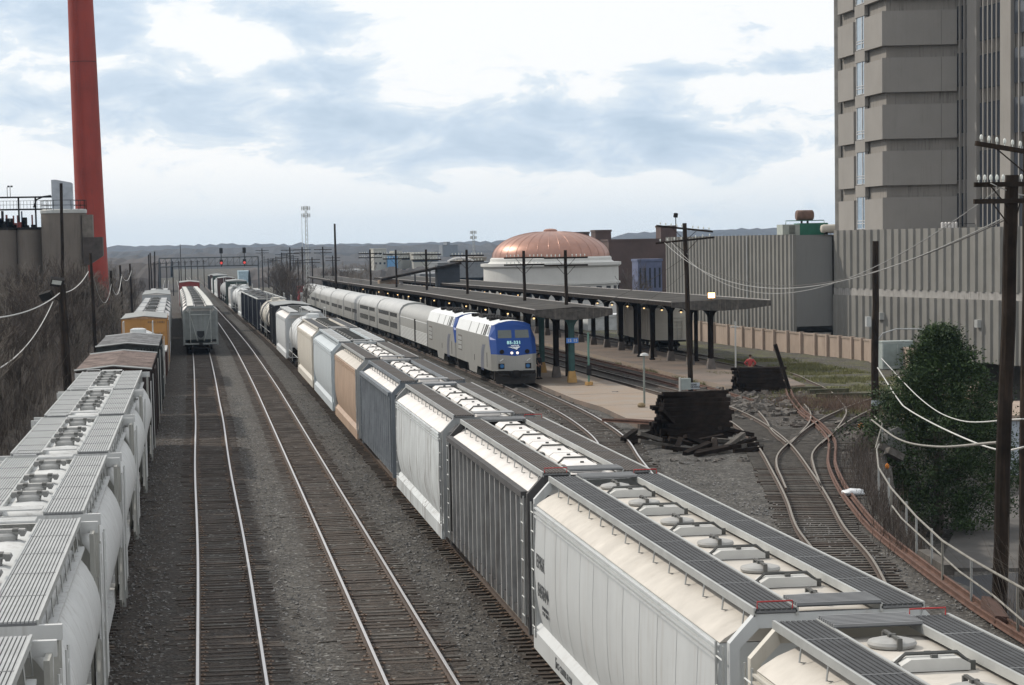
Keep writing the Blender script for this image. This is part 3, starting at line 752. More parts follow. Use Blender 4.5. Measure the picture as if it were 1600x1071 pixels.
def boxcar(name, label, L, col, roofc, H=4.55, ribs=True, end_txt=None, platform=False, trim=None):
    t = thing(name, label, 'boxcar'); h = L/2-.25; W = 1.56
    m = MB(); m.box(-W, W, -h, h, 1.0, H-.22)
    # corrugated ends
    for s in (-1, 1):
        for z in [1.3+q*.32 for q in range(int((H-1.9)/.32))]: m.box(-W+.15, W-.15, min(s*h, s*(h+.06)), max(s*h, s*(h+.06)), z, z+.14)
    if ribs:
        y = -h+.6
        while y < h:
            for s in (-1, 1): m.box(s*W if s > 0 else -W-.06, W+.06 if s > 0 else -W, y-.05, y+.05, 1.0, H-.3)
            y += 1.0
    body = m.build('body', col, t)
    m = MB(); m.prof([(-W-.07, H-.22), (-W-.07, H-.17), (0, H), (W+.07, H-.17), (W+.07, H-.22)], -h-.04, h+.04)
    rr = random.Random(label); y = -h+.5
    while y < h-.2:
        for s in (-1, 1): m.face([(0, y-.05, H+.004), (0, y+.05, H+.004), (s*(W+.05), y+.05, H-.165), (s*(W+.05), y-.05, H-.165)], 1); m.face([(0, y, H+.04), (s*(W+.05), y, H-.13), (s*(W+.05), y-.05, H-.168), (0, y-.05, H+.002)], 1); m.face([(0, y, H+.04), (s*(W+.05), y, H-.13), (s*(W+.05), y+.05, H-.168), (0, y+.05, H+.002)], 1)
        y += .9
    for s in (-1, 1):
        for e in (-1, 1): m.tube([(0, e*(h+.05), H+.01), (s*(W+.08), e*(h+.05), H-.16)], .045, 4, 2)
    m.build('roof', [roofc, trim or steel_gr, steel_gr], t)
    for s in (-1, 1): m = MB(); m.box(s*W if s > 0 else -W-.09, W+.09 if s > 0 else -W, -1.5, 1.5, 1.0, H-.45); m.tube([(s*(W+.12), -.6, 1.2), (s*(W+.12), -.6, H-.5)], .03, 5); m.build('sliding_door', col, t)
    m = MB(); m.box(-1.4, 1.4, -L/2, L/2, .85, 1.0); m.build('underframe', steel_dk, t)
    for k in (-1, 1): ladder(t, W+.1, k*(h-.4), .9, H-.4, steel_gr); ladder(t, -.9*k, k*(h+.12), .9, H-1.2, steel_gr, ax='x')
    if platform:
        m = MB(); y = -h-.32
        for a, b in (((-.85, y-.16), (.85, y-.16)), ((.85, y-.16), (.85, y+.18)), ((.85, y+.18), (-.85, y+.18)), ((-.85, y+.18), (-.85, y-.16))): m.tube([(a[0], a[1], H-.62), (b[0], b[1], H-.62)], .06, 5)
        m.build('end_platform', roofw_p, t)
    if end_txt: text_mesh(end_txt, .27, pm('dull_white_lettering', (.22, .24, .23), .7), 'lettering', body, Matrix(((1, 0, 0, .62), (0, 0, 0, -h-.075), (0, 1, 0, H-.42), (0, 0, 0, 1))) @ Matrix(((1, 0, 0, 0), (0, 1, 0, 0), (0, 0, 1, 0), (0, 0, 0, 1))))
    truck(t, -L/2+2.0); truck(t, L/2-2.0); couplers(t, L)
    return Tree(t)
def tankcar(name, label, L, col, band=None, R=1.48):
    t = thing(name, label, 'tank car'); h = L/2-1.15; cz = 2.72
    pr = [(R*sin(a), -h-.55*cos(a)) for a in [radians(q) for q in range(4, 91, 12)]]
    pr = pr+[(R, -h+.1), (R, h-.1)]+[(r, -y) for r, y in reversed(pr)]
    m = MB(); m.lathe(pr, (0, 0, cz), 'y', 32)
    m.build('tank', col, t, True, ang=40)
    m = MB()
    for k in (-.3, -.1, .12, .32): m.lathe([(R+.006, k*L-.04), (R+.02, k*L-.04), (R+.02, k*L+.04), (R+.006, k*L+.04)], (0, 0, cz), 'y', 32)
    if band: m.lathe([(R+.007, -1.3), (R+.013, -1.3), (R+.013, 1.3), (R+.007, 1.3)], (0, 0, cz), 'y', 32, 1)
    m.build('tank_band', [col if not band else steel_dk, band or col], t, True)
    m = MB(); m.box(-.35, .35, -L/2+.1, L/2-.1, .8, 1.15)
    for s in (-1, 1): m.box(-1.45, 1.45, s*(L/2-1.0)-.5, s*(L/2-1.0)+.5, 1.02, 1.12); m.box(-1.3, 1.3, s*(h-.5)-.2, s*(h-.5)+.2, 1.1, 1.75)
    m.build('underframe', steel_dk, t)
    m = MB(); m.lathe([(.5, 0), (.5, .35), (.3, .42)], (0, 0, cz+R-.08), 'z', 18); m.box(-.9, .9, -1.2, 1.2, cz+R-.12, cz+R-.06)
    m.build('dome', col, t, True)
    m = MB()
    for s in (-1, 1):
        m.tube([(s*.9, -1.2, cz+R-.1), (s*.9, -1.2, cz+R+.75), (s*.9, 1.2, cz+R+.75), (s*.9, 1.2, cz+R-.1)], .025, 5)
        for e in (-1, 1): m.tube([(s*1.45, e*(L/2-1.4), 1.1), (s*1.45, e*(L/2-1.4), 2.1), (s*1.45, e*(L/2-.5), 2.1), (s*1.45, e*(L/2-.5), 1.1)], .022, 4)
        m.tube([(s*1.5, -L/2+.6, 1.55), (s*1.5, L/2-.6, 1.55)], .02, 4)
    m.build('handrail', steel_gr, t)
    for s in (-1, 1): ladder(t, s*(R+.1), .2, 1.0, cz+R-.2, steel_gr)
    truck(t, -L/2+1.7); truck(t, L/2-1.7); couplers(t, L)
    return Tree(t)
def gondola(name, label, L, col, H=3.6, load=True):
    t = thing(name, label, 'gondola car'); h = L/2-.2; W = 1.52
    m = MB()
    for s in (-1, 1):
        m.box(min(s*W, s*(W-.08)), max(s*W, s*(W-.08)), -h, h, 1.0, H); m.box(-W+.08, W-.08, min(s*h, s*(h-.08)), max(s*h, s*(h-.08)), 1.0, H)
        m.box(min(s*(W+.09), s*(W-.1)), max(s*(W+.09), s*(W-.1)), -h-.05, h+.05, H, H+.1, 1)
        m.box(-W+.1, W-.1, min(s*(h+.05), s*(h-.1)), max(s*(h+.05), s*(h-.1)), H, H+.1, 1)
        y = -h+.5
        while y < h: m.box(min(s*W, s*(W+.08)), max(s*W, s*(W+.08)), y-.05, y+.05, 1.0, H); y += 1.1
    m.box(-W, W, -h, h, .9, 1.0)
    m.build('body', [col, steel_gr], t)
    if load:
        m = MB(); nx_, ny_ = 8, 26; i = 0; rr = random.Random(label)
        for a in range(ny_+1):
            for b in range(nx_+1):
                x = -W+.1+(2*W-.2)*b/nx_; y = -h+.1+(2*h-.2)*a/ny_
                e = (1-abs(2*b/nx_-1)**2)*(1-abs(2*a/ny_-1)**6); m.v.append((x, y, H-.25+.5*e*(.75+.35*sin(y*1.1+rr.random()))+rr.uniform(-.05, .05)))
        for a in range(ny_):
            for b in range(nx_): q = a*(nx_+1)+b; m.f.append((q, q+1, q+2+nx_, q+1+nx_)); m.m.append(0)
        m.build('coal_load', coal_m, t)
    m = MB(); m.box(-1.3, 1.3, -L/2, L/2, .8, .9); m.build('underframe', steel_dk, t)
    for s in (-1, 1): ladder(t, s*(W+.1), s*(h-.4), .9, H, steel_gr)
    truck(t, -L/2+1.7); truck(t, L/2-1.7); couplers(t, L)
    return Tree(t)
def seat(fn, y0, y1):
    ym = (y0+y1)/2; x = fn(ym); rz = -atan2(fn(y1)-fn(y0), y1-y0); dz = (sag(y0)+sag(y1))/2
    return (x, ym, dz), rz
# ---- centre train, near to far
GC = 'freight cars of the long train in the middle'
def place(tr, fn, y0, y1, label=None, group=None, pitch=True):
    loc, rz = seat(fn, y0, y1); o = tr.put(loc, rz, label, group)
    if pitch: o.rotation_euler = (atan2(sag(y1)-sag(y0), y1-y0), 0, rz)
    return o
hA = hopper('covered_hopper_car', 'white covered hopper car lettered EPAX 845844, second nearest in the long train', 18.25, white_p, roofd_p, grate_d, white_p, 2,
            letters=[(-1, 'EPAX', .42, 7.75, 2.72, 1.642), (-1, '845844', .42, 7.45, 2.12, 1.64), (-1, 'LD LMT 216500\nLT WT  69500', .11, 7.4, 1.72, 1.60), (-1, 'ACF CENTER FLOW', .2, 4.9, .9, 1.625), (-1, 'F', .34, 5.9, .92, 1.625)])
place(hA, T3, 30.15, 48.4, group=GC)
h0 = hopper('covered_hopper_car', 'cream covered hopper car nearest the camera at the bottom right corner', 18.25, cream_p, roofd_p, grate_d, cream_p, 2, hatch='mix')
place(h0, T3, 10.9, 29.1, group=GC)
hB = hopper('covered_hopper_car', 'sooty dark grey ribbed hopper car with white roof and long white hatch row', 15.6, dirty_p, roofw_p, grate_b, dirty_p, 2, ribs=pm('lit_painted_rib', (.34, .34, .335), .7, var=.25, streak=1, scol=(.08, .05, .03)), hatch='trough', sill=False, band=False, shell_in=.35)  # ribs coloured paler than the sides as if lit, with grime streaks
place(hB, T3, 49.3, 64.9, group=GC)
hC = hopper('covered_hopper_car', 'worn white covered hopper car with dark streaks below its eave and brown walkways', 15.4, worn_p, roofw_p, grate_b, grey_p, 1, hatch='trough', seams=False)
place(hC, T3, 66.6, 82.0, group=GC)
hD = hopper('covered_hopper_car', 'slate blue ribbed hopper car between the worn white car and the tan car', 15.4, slate_p, roofw_p, grate_b, slate_p, 1, ribs=pm('slate_rib', (.30, .32, .34), .6, var=.2), hatch='trough', sill=False, band=False, shell_in=.35)
place(hD, T3, 84.0, 99.6, group=GC)
hE = hopper('covered_hopper_car', 'tan covered hopper car with a pale side sill', 16.2, tan_p, roofd_p, grate_b, grey_p, 1, hatch='trough', seams=False)
place(hE, T3, 101.6, 118.2, group=GC)
hF = hopper('covered_hopper_car', 'pale blue covered hopper car with a pale blue roof', 18.6, blue_p, blue_p, grate_l, blue_p, 1, hatch='small')
place(hF, T3, 120, 138.8, group=GC)
hG = hopper('covered_hopper_car', 'cream covered hopper car just behind the pale blue one', 20, cream_p, roofw_p, grate_d, cream_p, 1, hatch='small')
place(hG, T3, 140.2, 160.4, group=GC)
tH = tankcar('tank_car', 'clean white tank car between two covered hopper cars', 16.5, white_p)
place(tH, T3, 161.6, 178, group=GC)
hI = hopper('covered_hopper_car', 'light grey covered hopper car with angular shoulders behind the white tank car', 20, pm('light_grey_car', (.45, .47, .48), .6, var=.08), roofw_p, grate_l, pm('light_grey_car', (.45,)*3), 0, hatch='small', seams=False)
place(hI, T3, 180, 200.5, group=GC)
hJ = boxcar('boxcar', 'short black boxcar with a black roof beside the white and black tank car', 13.2, black_p, black_p, 4.6); place(hJ, T3, 202.6, 216.4, group=GC)
tK = tankcar('tank_car', 'cream tank car with a wide black band round its middle', 15, cream_p, black_p); place(tK, T3, 217.6, 232.6, group=GC)
place(tK, T3, 233.4, 248.4, 'cream tank car with a black band, directly before the dark blue gondolas', GC)
gL = gondola('gondola_car', 'dark blue high-sided gondola loaded with coal, nearest of its four', 15.4, pm('navy_car_paint', (.012, .014, .028), .5, var=.3), 4.15)
for k, lb in enumerate((None, 'dark blue high-sided gondola loaded with coal, second of its four', 'dark blue high-sided gondola loaded with coal, third of its four', 'dark blue high-sided gondola loaded with coal, farthest of its four')):
    place(gL, T3, 251.5+k*16, 266.8+k*16, lb, GC)
hM = hopper('covered_hopper_car', 'white covered hopper car far off, right behind the dark blue gondolas', 16, white_p, grey_p, grate_l, white_p, 0, hatch='small', seams=False)
place(hM, T3, 316, 332, group=GC)
place(tH, T3, 333.5, 350, 'white tank car far off between a white hopper and another white tank car', GC)
place(tH, T3, 351.5, 368, 'white tank car far off in front of a white hopper car', GC)
place(hM, T3, 369.5, 385.5, 'white covered hopper car far off in front of the dark green boxcar', GC)
hN = boxcar('boxcar', 'dark green tall boxcar far off in the middle train', 17, green_p, grey_p, 5.1); place(hN, T3, 387, 404, group=GC)
tO = tankcar('tank_car', 'pale grey tank car far off, first behind the dark green boxcar', 16, grey_p)
for k, lb in enumerate((None, 'pale grey tank car far off, second behind the dark green boxcar', 'pale grey tank car far off, third behind the dark green boxcar')): place(tO, T3, 405.5+k*17.5, 421.5+k*17.5, lb, GC)
hP = boxcar('boxcar', 'brown boxcar far off in the middle train behind three grey tank cars', 17, brown_p, brown_p, 5.0); place(hP, T3, 459, 476, group=GC)
place(hM, T3, 478, 494, 'white covered hopper car very far off behind the brown boxcar', GC)
place(hM, T3, 495.5, 511.5, 'white covered hopper car very far off, second behind the brown boxcar', GC)
place(hN, T3, 513, 530, 'green boxcar very far off behind two white hopper cars', GC)
place(hM, T3, 532, 548, 'white covered hopper car very far off behind the second green boxcar', GC)
place(hP, T3, 550, 567, 'brown boxcar very far off near the head of the middle train', GC)
place(hJ, T3, 569, 582.5, 'black boxcar very far off at the head of the middle train', GC)
place(hJ, T3, 584, 597.5, 'last visible black car at the far head of the middle train', GC)
# ---- left train
GL = 'grey barrel hopper cars on the left'
b1 = barrel('covered_hopper_car', 'grey round-bellied hopper car second from the bottom left corner', 12.3, lb_p, lbe_p, grate_l)
place(b1, T0, 32.0, 44.3, group=GL)
for a, b, lb in ((18.6, 30.9, 'grey round-bellied hopper car cut off by the bottom left corner'), (45.4, 57.7, 'grey round-bellied hopper car third from the bottom left corner'), (58.9, 71.2, 'grey round-bellied hopper car fourth from the bottom left corner'),
                 (72.3, 84.6, 'grey round-bellied hopper car fifth from the bottom left corner'), (85.4, 97.3, 'grey round-bellied hopper car coupled to the brown boxcar')):
    place(b1, T0, a, b, lb, GL)
text_mesh('100100', .26, letter_w, 'lettering', b1.root, Matrix(((1, 0, 0, -.6), (0, 0, 0, -6.12), (0, 1, 0, 4.17), (0, 0, 0, 1))))
GLB = 'box cars and hoppers at the far end of the left train'
roofr = pm('rusty_dark_roof', (.028, .018, .016), .85, var=.6, scale=2, streak=.3, scol=(.15, .11, .1), spec=.15); roofk = pm('worn_black_roof', (.03, .032, .032), .85, var=.5, scale=2, spec=.15)
x1 = boxcar('boxcar', 'dark brown boxcar with a ribbed rusty roof behind the grey hoppers', 15.4, pm('dark_brown_paint', (.03, .02, .018), .7, var=.3), roofr, 4.5, trim=pm('roof_rib_brown', (.22, .17, .15), .7, var=.5)); place(x1, T0, 98.4, 113.8, group=GLB)
x2 = boxcar('boxcar', 'black boxcar with number CSXT 151291 painted on its end', 14.4, pm('greenish_black_paint', (.02, .026, .025), .6, var=.3), roofk, 4.6, end_txt='CSXT 151291', platform=True, trim=pm('roof_rib_grey', (.2, .2, .2), .7, var=.5)); place(x2, T0, 119.6, 134, group=GLB)
place(tH, T0, 135.5, 152, 'white tank car mostly hidden between the black boxcar and the yellow boxcar', GLB)
x3 = boxcar('boxcar', 'yellow boxcar with a rust stained roof in the left train', 13.6, yell_p, pm('rusty_yellow_roof', (.3, .18, .1), .8, var=.5, scale=2), 4.75); place(x3, T0, 163.5, 177, group=GLB)
text_mesh('RBOX 34082', .2, letter_m, 'lettering', x3.root, Matrix(((1, 0, 0, .85), (0, 0, 0, -6.63), (0, 1, 0, 4.3), (0, 0, 0, 1))))
g5 = gondola('gondola_car', 'low dark gondola hidden between the tank car and the yellow boxcar', 9.6, brown_p, 2.6, False); place(g5, T0, 153, 162.6, group=GLB)
hQ = hopper('covered_hopper_car', 'silver covered hopper car right behind the yellow boxcar', 16, grey_p, roofw_p, grate_l, grey_p, 0, hatch='small', seams=False)
for k, lb in enumerate((None, 'silver covered hopper car second behind the yellow boxcar', 'silver covered hopper car third behind the yellow boxcar', 'silver covered hopper car fourth behind the yellow boxcar', 'silver covered hopper car fifth behind the yellow boxcar')): place(hQ, T0, 178.5+k*17.2, 194.5+k*17.2, lb, GLB)
x4 = boxcar('boxcar', 'pale grey tall boxcar far along the left train', 17, pm('pale_grey_box', (.4, .42, .44), .6, var=.1), roofw_p, 4.9); place(x4, T0, 266, 283, group=GLB)
place(x4, T0, 285, 302, 'pale grey tall boxcar far along the left train, behind its twin', GLB)
for k, lb in enumerate(('silver covered hopper car at the far end of the left train', 'silver covered hopper car, last but one of the left train', 'last silver covered hopper car of the left train')): place(hQ, T0, 304+k*17.2, 320+k*17.2, lb, GLB)
# ---- grey hopper standing on the second track, seen from behind
GM_ = 'hopper cars on the second track'
hR = hopper('covered_hopper_car', 'grey hopper car seen end on at the rear of the train on the second track', 17, grey_p, roofw_p, pm('pale_walk', (.5, .5, .47), .7), pm('grey_end_paint', (.25, .27, .265), .6, var=.15, streak=.6), 0, hatch='small', seams=False)
o = place(hR, T1, 212, 229, group=GM_)
for k in range(1, 9): place(hR, T1, 212+k*17.6, 229+k*17.6, 'grey hopper car on the second track, number %s in line after the rear one' % ('two three four five six seven eight nine'.split()[k-1]), GM_)
# diagonal braces and black shield on the rear end
m = MB()
for s in (-1, 1): m.tube([(s*.95, -8.42, 4.1), (s*.95, -8.42, 1.0)], .05, 5); m.tube([(s*.9, -8.4, 3.4), (s*.3, -8.4, 1.1)], .04, 5); m.tube([(s*1.4, -8.4, 4.0), (s*.95, -8.4, 3.7)], .04, 5)
m.tube([(-.95, -8.42, 3.55), (.95, -8.42, 3.55)], .04, 5)
m.build('end_brace', pm('pale_brace', (.34, .36, .35), .6), o)
m = MB(); m.prof([(-.33, 2.05), (.33, 2.05), (.33, 1.7), (.2, 1.5), (0, 1.4), (-.2, 1.5), (-.33, 1.7)], -8.5, -8.46); m.build('shield_emblem', black_p, o)
x5 = boxcar('boxcar', 'red boxcar beyond the grey hoppers on the second track', 17, red_p, red_p, 5.2); place(x5, T1, 373, 390, group=GM_)
place(hM, T1, 410, 426, 'white hopper car farthest away on the second track', GM_)
# ------------------------------------------------------------------ passenger train
silver = pm('silver_body', (.30, .30, .285), .45, .25, var=.08, scale=.6, streak=.4, scol=(.15, .13, .11))
silver_w = pm('white_upper_body', (.66, .68, .68), .45, var=.04, scale=.6, streak=.2, scol=(.3, .28, .26))
nose_b = pm('deep_blue_paint', (.004, .045, .22), .5, var=.05, spec=.3)
glass = pm('dark_glass', (.06, .075, .07), .12, 0, var=.2, spec=.8)
glass_s = pm('side_glass', (.03, .033, .035), .15, 0, var=.2, spec=.8)
lampw = pm('lit_headlight', (1.0, .86, .75), .3, emit=.9, var=0)
numlit = pm('lit_number_board', (.45, .8, .8), .4, emit=.12, var=0)
ditch = pm('ditch_light_glass', (.03, .13, .3), .2, var=.3)
logo_s = pm('faded_blue_mark', (.10, .12, .20), .6)
def passenger_loco(name, label):
    t = thing(name, label, 'locomotive'); L = 20.4; y0 = -L/2
    yf = lambda z: interp(z, (.9, 2.05, 3.0, 3.78, 4.0), (0, .02, .38, .72, .86))
    m = MB(); xF = 1.18
    arc = [(-xF, 3.98), (-.8, 4.14), (-.4, 4.22), (0, 4.25), (.4, 4.22), (.8, 4.14), (xF, 3.98)]
    m.face([(-xF, y0, .95), (xF, y0, .95), (xF, y0+.02, 2.05), (0, y0+.02, 1.92), (-xF, y0+.02, 2.05)], 0)
    m.face([(-xF, y0+.02, 2.05), (0, y0+.02, 1.92), (xF, y0+.02, 2.05), (xF, y0+.38, 3.0), (-xF, y0+.38, 3.0)], 1)
    m.face([(-xF, y0+.38, 3.0), (xF, y0+.38, 3.0), (xF, y0+.72, 3.78), (-xF, y0+.72, 3.78)], 1)
    m.face([(-xF, y0+.72, 3.78), (xF, y0+.72, 3.78)]+[(a, y0+.8+.2*(1-abs(a)/xF), b) for a, b in reversed(arc)], 1)
    for s in (-1, 1):
        E_ = [(s*xF, y0+yf(z), z) for z in (.95, 2.05, 3.0, 3.78, 3.98)]
        B = [(s*1.5, y0+.55, .95), (s*1.53, y0+.5, 2.05), (s*1.53, y0+.9, 3.0), (s*1.5, y0+1.15, 3.2), (s*1.25, y0+1.55, 3.95)]
        m.face([E_[0], B[0], B[1], E_[1]], 0)
        m.face([E_[1], B[1], B[2], E_[2]], 1); m.face([E_[2], B[2], B[3], E_[3]], 1); m.face([E_[3], B[3], B[4], E_[4]], 1)
        # blue sweep on the body side behind the facet, then silver side and white upper band
        m.face([B[1], (s*1.54, y0+1.0, 2.6), (s*1.54, y0+1.45, 3.2), B[3], B[2]], 1)
        m.face([B[3], (s*1.54, y0+1.45, 3.2), (s*1.27, y0+1.95, 3.95), B[4]], 1)
        m.face([B[0], (s*1.55, y0+1.5, .95), (s*1.55, y0+1.5, 3.2), (s*1.54, y0+1.45, 3.2), (s*1.54, y0+1.0, 2.6), B[1]], 0)
        m.face([(s*1.55, y0+1.5, .95), (s*1.55, -y0, .95), (s*1.55, -y0, 3.2), (s*1.55, y0+1.5, 3.2)], 0)
        m.face([(s*1.55, y0+1.45, 3.2), (s*1.55, -y0, 3.2), (s*1.27, -y0, 3.95), (s*1.27, y0+1.95, 3.95)], 2)
        # skirts dip between the trucks
        m.face([(s*1.56, -2.6, .97), (s*1.56, 2.6, .97), (s*1.56, 2.1, .45), (s*1.56, -2.1, .45)], 0)
    ra = [(-1.27, 3.95), (-.85, 4.14), (-.4, 4.23), (0, 4.26), (.4, 4.23), (.85, 4.14), (1.27, 3.95)]
    for (a, b), (c, d) in zip(ra, ra[1:]): m.face([(a, y0+1.2, b), (c, y0+1.2, d), (c, -y0, d), (a, -y0, b)], 2)
    for k in range(6): m.face([(arc[k][0], y0+.8+.2*(1-abs(arc[k][0])/xF), arc[k][1]), (arc[k+1][0], y0+.8+.2*(1-abs(arc[k+1][0])/xF), arc[k+1][1]), (ra[k+1][0], y0+1.2+.75*(k in (0, 5)) , ra[k+1][1]), (ra[k][0], y0+1.2+.75*(k in (0,)), ra[k][1])], 1 if k in (0, 5) else 2)
    m.face([(-1.55, -y0, .95), (1.55, -y0, .95), (1.55, -y0, 3.2)]+[(a, -y0, b) for a, b in reversed(ra)]+[(-1.55, -y0, 3.2)], 0)
    m.face([(-1.5, y0+.3, .95), (1.5, y0+.3, .95), (1.5, -y0, .95), (-1.5, -y0, .95)], 0)
    body = m.build('body', [silver, nose_b, silver_w], t)
    for s in (-1, 1):
        m = MB(); n = Vector((0, -.95, .3))*.012
        P = [(s*.12, .43, 3.10), (s*1.05, .43, 3.10), (s*1.02, .69, 3.68), (s*.12, .69, 3.68)]
        m.face([(a, y0+b+n.y, c+n.z) for a, b, c in P]); m.build('windshield', glass, body)
        m = MB(); n = Vector((s*.02, 0, 0))
        m.face([(s*1.515, y0+1.75, 3.3), (s*1.515, y0+2.5, 3.3), (s*1.34, y0+2.6, 3.8), (s*1.34, y0+2.0, 3.8)]); m.build('cab_window', glass_s, body)
        for a, wd in ((3.1, .5), (3.9, .5), (5.2, .28), (8.0, .18), (12.5, .14)):
            m = MB(); m.face([(s*1.56, y0+a, 3.22), (s*1.56, y0+a+wd, 3.22), (s*1.29, y0+a+wd, 3.93), (s*1.29, y0+a, 3.93)]); m.build('side_vent', steel_dk, body)
        m = MB()
        for q in range(4):
            for r in range(3): m.box(min(s*1.55, s*1.575), max(s*1.55, s*1.575), 6.6+q*.55, 7.05+q*.55, 1.75+r*.33, 2.0+r*.33)
        m.build('side_grille', steel_gr, body)
        m = MB(); m.box(min(s*1.55, s*1.562), max(s*1.55, s*1.562), 6.45, 8.85, 1.65, 2.8); m.build('grille_panel', pm('grille_backing', (.13, .12, .11), .7), body)
        m = MB()      # three swooping stripes of the side emblem
        for q in range(3):
            P = []
            for k in range(9): a = radians(90-k*14); P.append((y0+2.9+q*.55+1.3*cos(a), 1.3+1.3*sin(a)))
            for (a, b), (c, d) in zip(P, P[1:]): m.face([(s*1.563, a, b), (s*1.563, a+.22, b), (s*1.563, c+.22, d), (s*1.563, c, d)])
        m.build('side_emblem', logo_s, body)
        m = MB(); m.box(min(s*1.55, s*1.566), max(s*1.55, s*1.566), y0+2.3, y0+2.42, 1.1, 2.1); m.box(min(s*1.55, s*1.566), max(s*1.55, s*1.566), -1, -.9, 1.3, 1.7); m.build('side_step', steel_dk, body)
        m = MB(); m.lathe([(.09, 0), (.09, .05)], (s*.19, y0-.02, 2.13), 'y', 14); m.build('headlight', lampw, body)
        m = MB(); m.lathe([(.13, 0), (.15, .02), (.15, .06)], (s*.85, y0-.02, 2.22), 'y', 16); m.build('marker_light', steel_dk, body)
        m = MB(); m.box(s*.9-.2, s*.9+.2, y0-.03, y0+.02, 1.08, 1.44); m.lathe([(.12, -.04), (.14, .0)], (s*.87, y0-.03, 1.26), 'y', 14, 1); m.build('ditch_light', [steel_dk, ditch], body)
        m = MB(); m.tube([(s*.9-.1, y0-.05, 1.6), (s*.9+.12, y0-.1, 1.75)], .03, 5); m.build('grab_handle', silver_w, body)
    m = MB(); m.box(-1.35, 1.35, y0-.12, y0+.5, .3, .95); m.face([(-1.4, y0-.12, .75), (1.4, y0-.12, .75), (1.25, y0-.45, .12), (0, y0-.75, .1), (-1.25, y0-.45, .12)]); m.face([(-1.4, y0-.12, .75), (-1.25, y0-.45, .12), (-1.25, y0+.3, .12)]); m.face([(1.4, y0-.12, .75), (1.25, y0-.45, .12), (1.25, y0+.3, .12)])
    m.box(-.35, .35, y0-.3, y0, .5, .95)
    m.build('pilot', steel_dk, t)
    m = MB()
    for s in (-1, 1): m.tube([(s*.4, y0-.1, .9), (s*.5, y0-.5, .6), (s*.9, y0-.45, .62), (s*1.2, y0-.1, .85)], .03, 5); m.tube([(s*.6, y0-.08, 1.0), (s*1.25, y0-.1, .98)], .03, 5, 1)
    m.build('air_hose', [steel_dk, silver], t)
    nrm = Matrix.Translation((0, y0+.10, 2.78)) @ Matrix.Rotation(radians(90-20.8), 4, 'X')
    text_mesh('85-331', .3, numlit, 'number_board', body, Matrix.Translation((0, y0+.27, 2.80)) @ Matrix.Rotation(radians(69.5), 4, 'X'), .012)
    text_mesh('AMTRAK', .13, pm('white_mark', (.75, .8, .85), .5), 'lettering', body, Matrix.Translation((.06, y0+.195, 2.60)) @ Matrix.Rotation(radians(69.5), 4, 'X'), .006)
    m = MB(); R_ = Matrix.Translation((0, y0+.145, 2.46)) @ Matrix.Rotation(radians(69.5), 4, 'X')
    for P in ([(-.45, .07), (-.2, .07), (.02, -.08), (-.1, -.05), (-.25, .02)], [(-.15, .07), (.05, .07), (.2, -.13), (.06, -.1)], [(.1, .07), (.42, .07), (.24, -.05), (.17, -.14), (.1, -.14)]):
        m.face([tuple(R_ @ Vector((a, b, .01))) for a, b in P])
    m.build('front_emblem', MATS['white_mark'], body)
    m = MB()
    for y, l, wx in ((-7.0, .5, .5), (-4.6, 1.0, .9), (-2.4, .5, .8), (2.0, 2.2, .7), (5.6, 1.6, .8)):
        m.box(-wx, wx, y-l/2, y+l/2, 4.05, 4.33)
        for q in range(5): m.box(-wx+.2*q, -wx+.1+.2*q, y-l/2-.1, y+l/2+.1, 4.2, 4.38)
    m.build('roof_vent', steel_dk, t)
    m = MB(); m.box(-1.2, 1.2, -2.0, 2.0, .35, .95); m.tube([(-1.3, -1.5, .5), (-1.3, 1.5, .5)], .2, 10, 1); m.build('fuel_tank', [steel_dk, silver], t)
    truck(t, -6.4); truck(t, 6.4); couplers(t, L)
    return Tree(t)
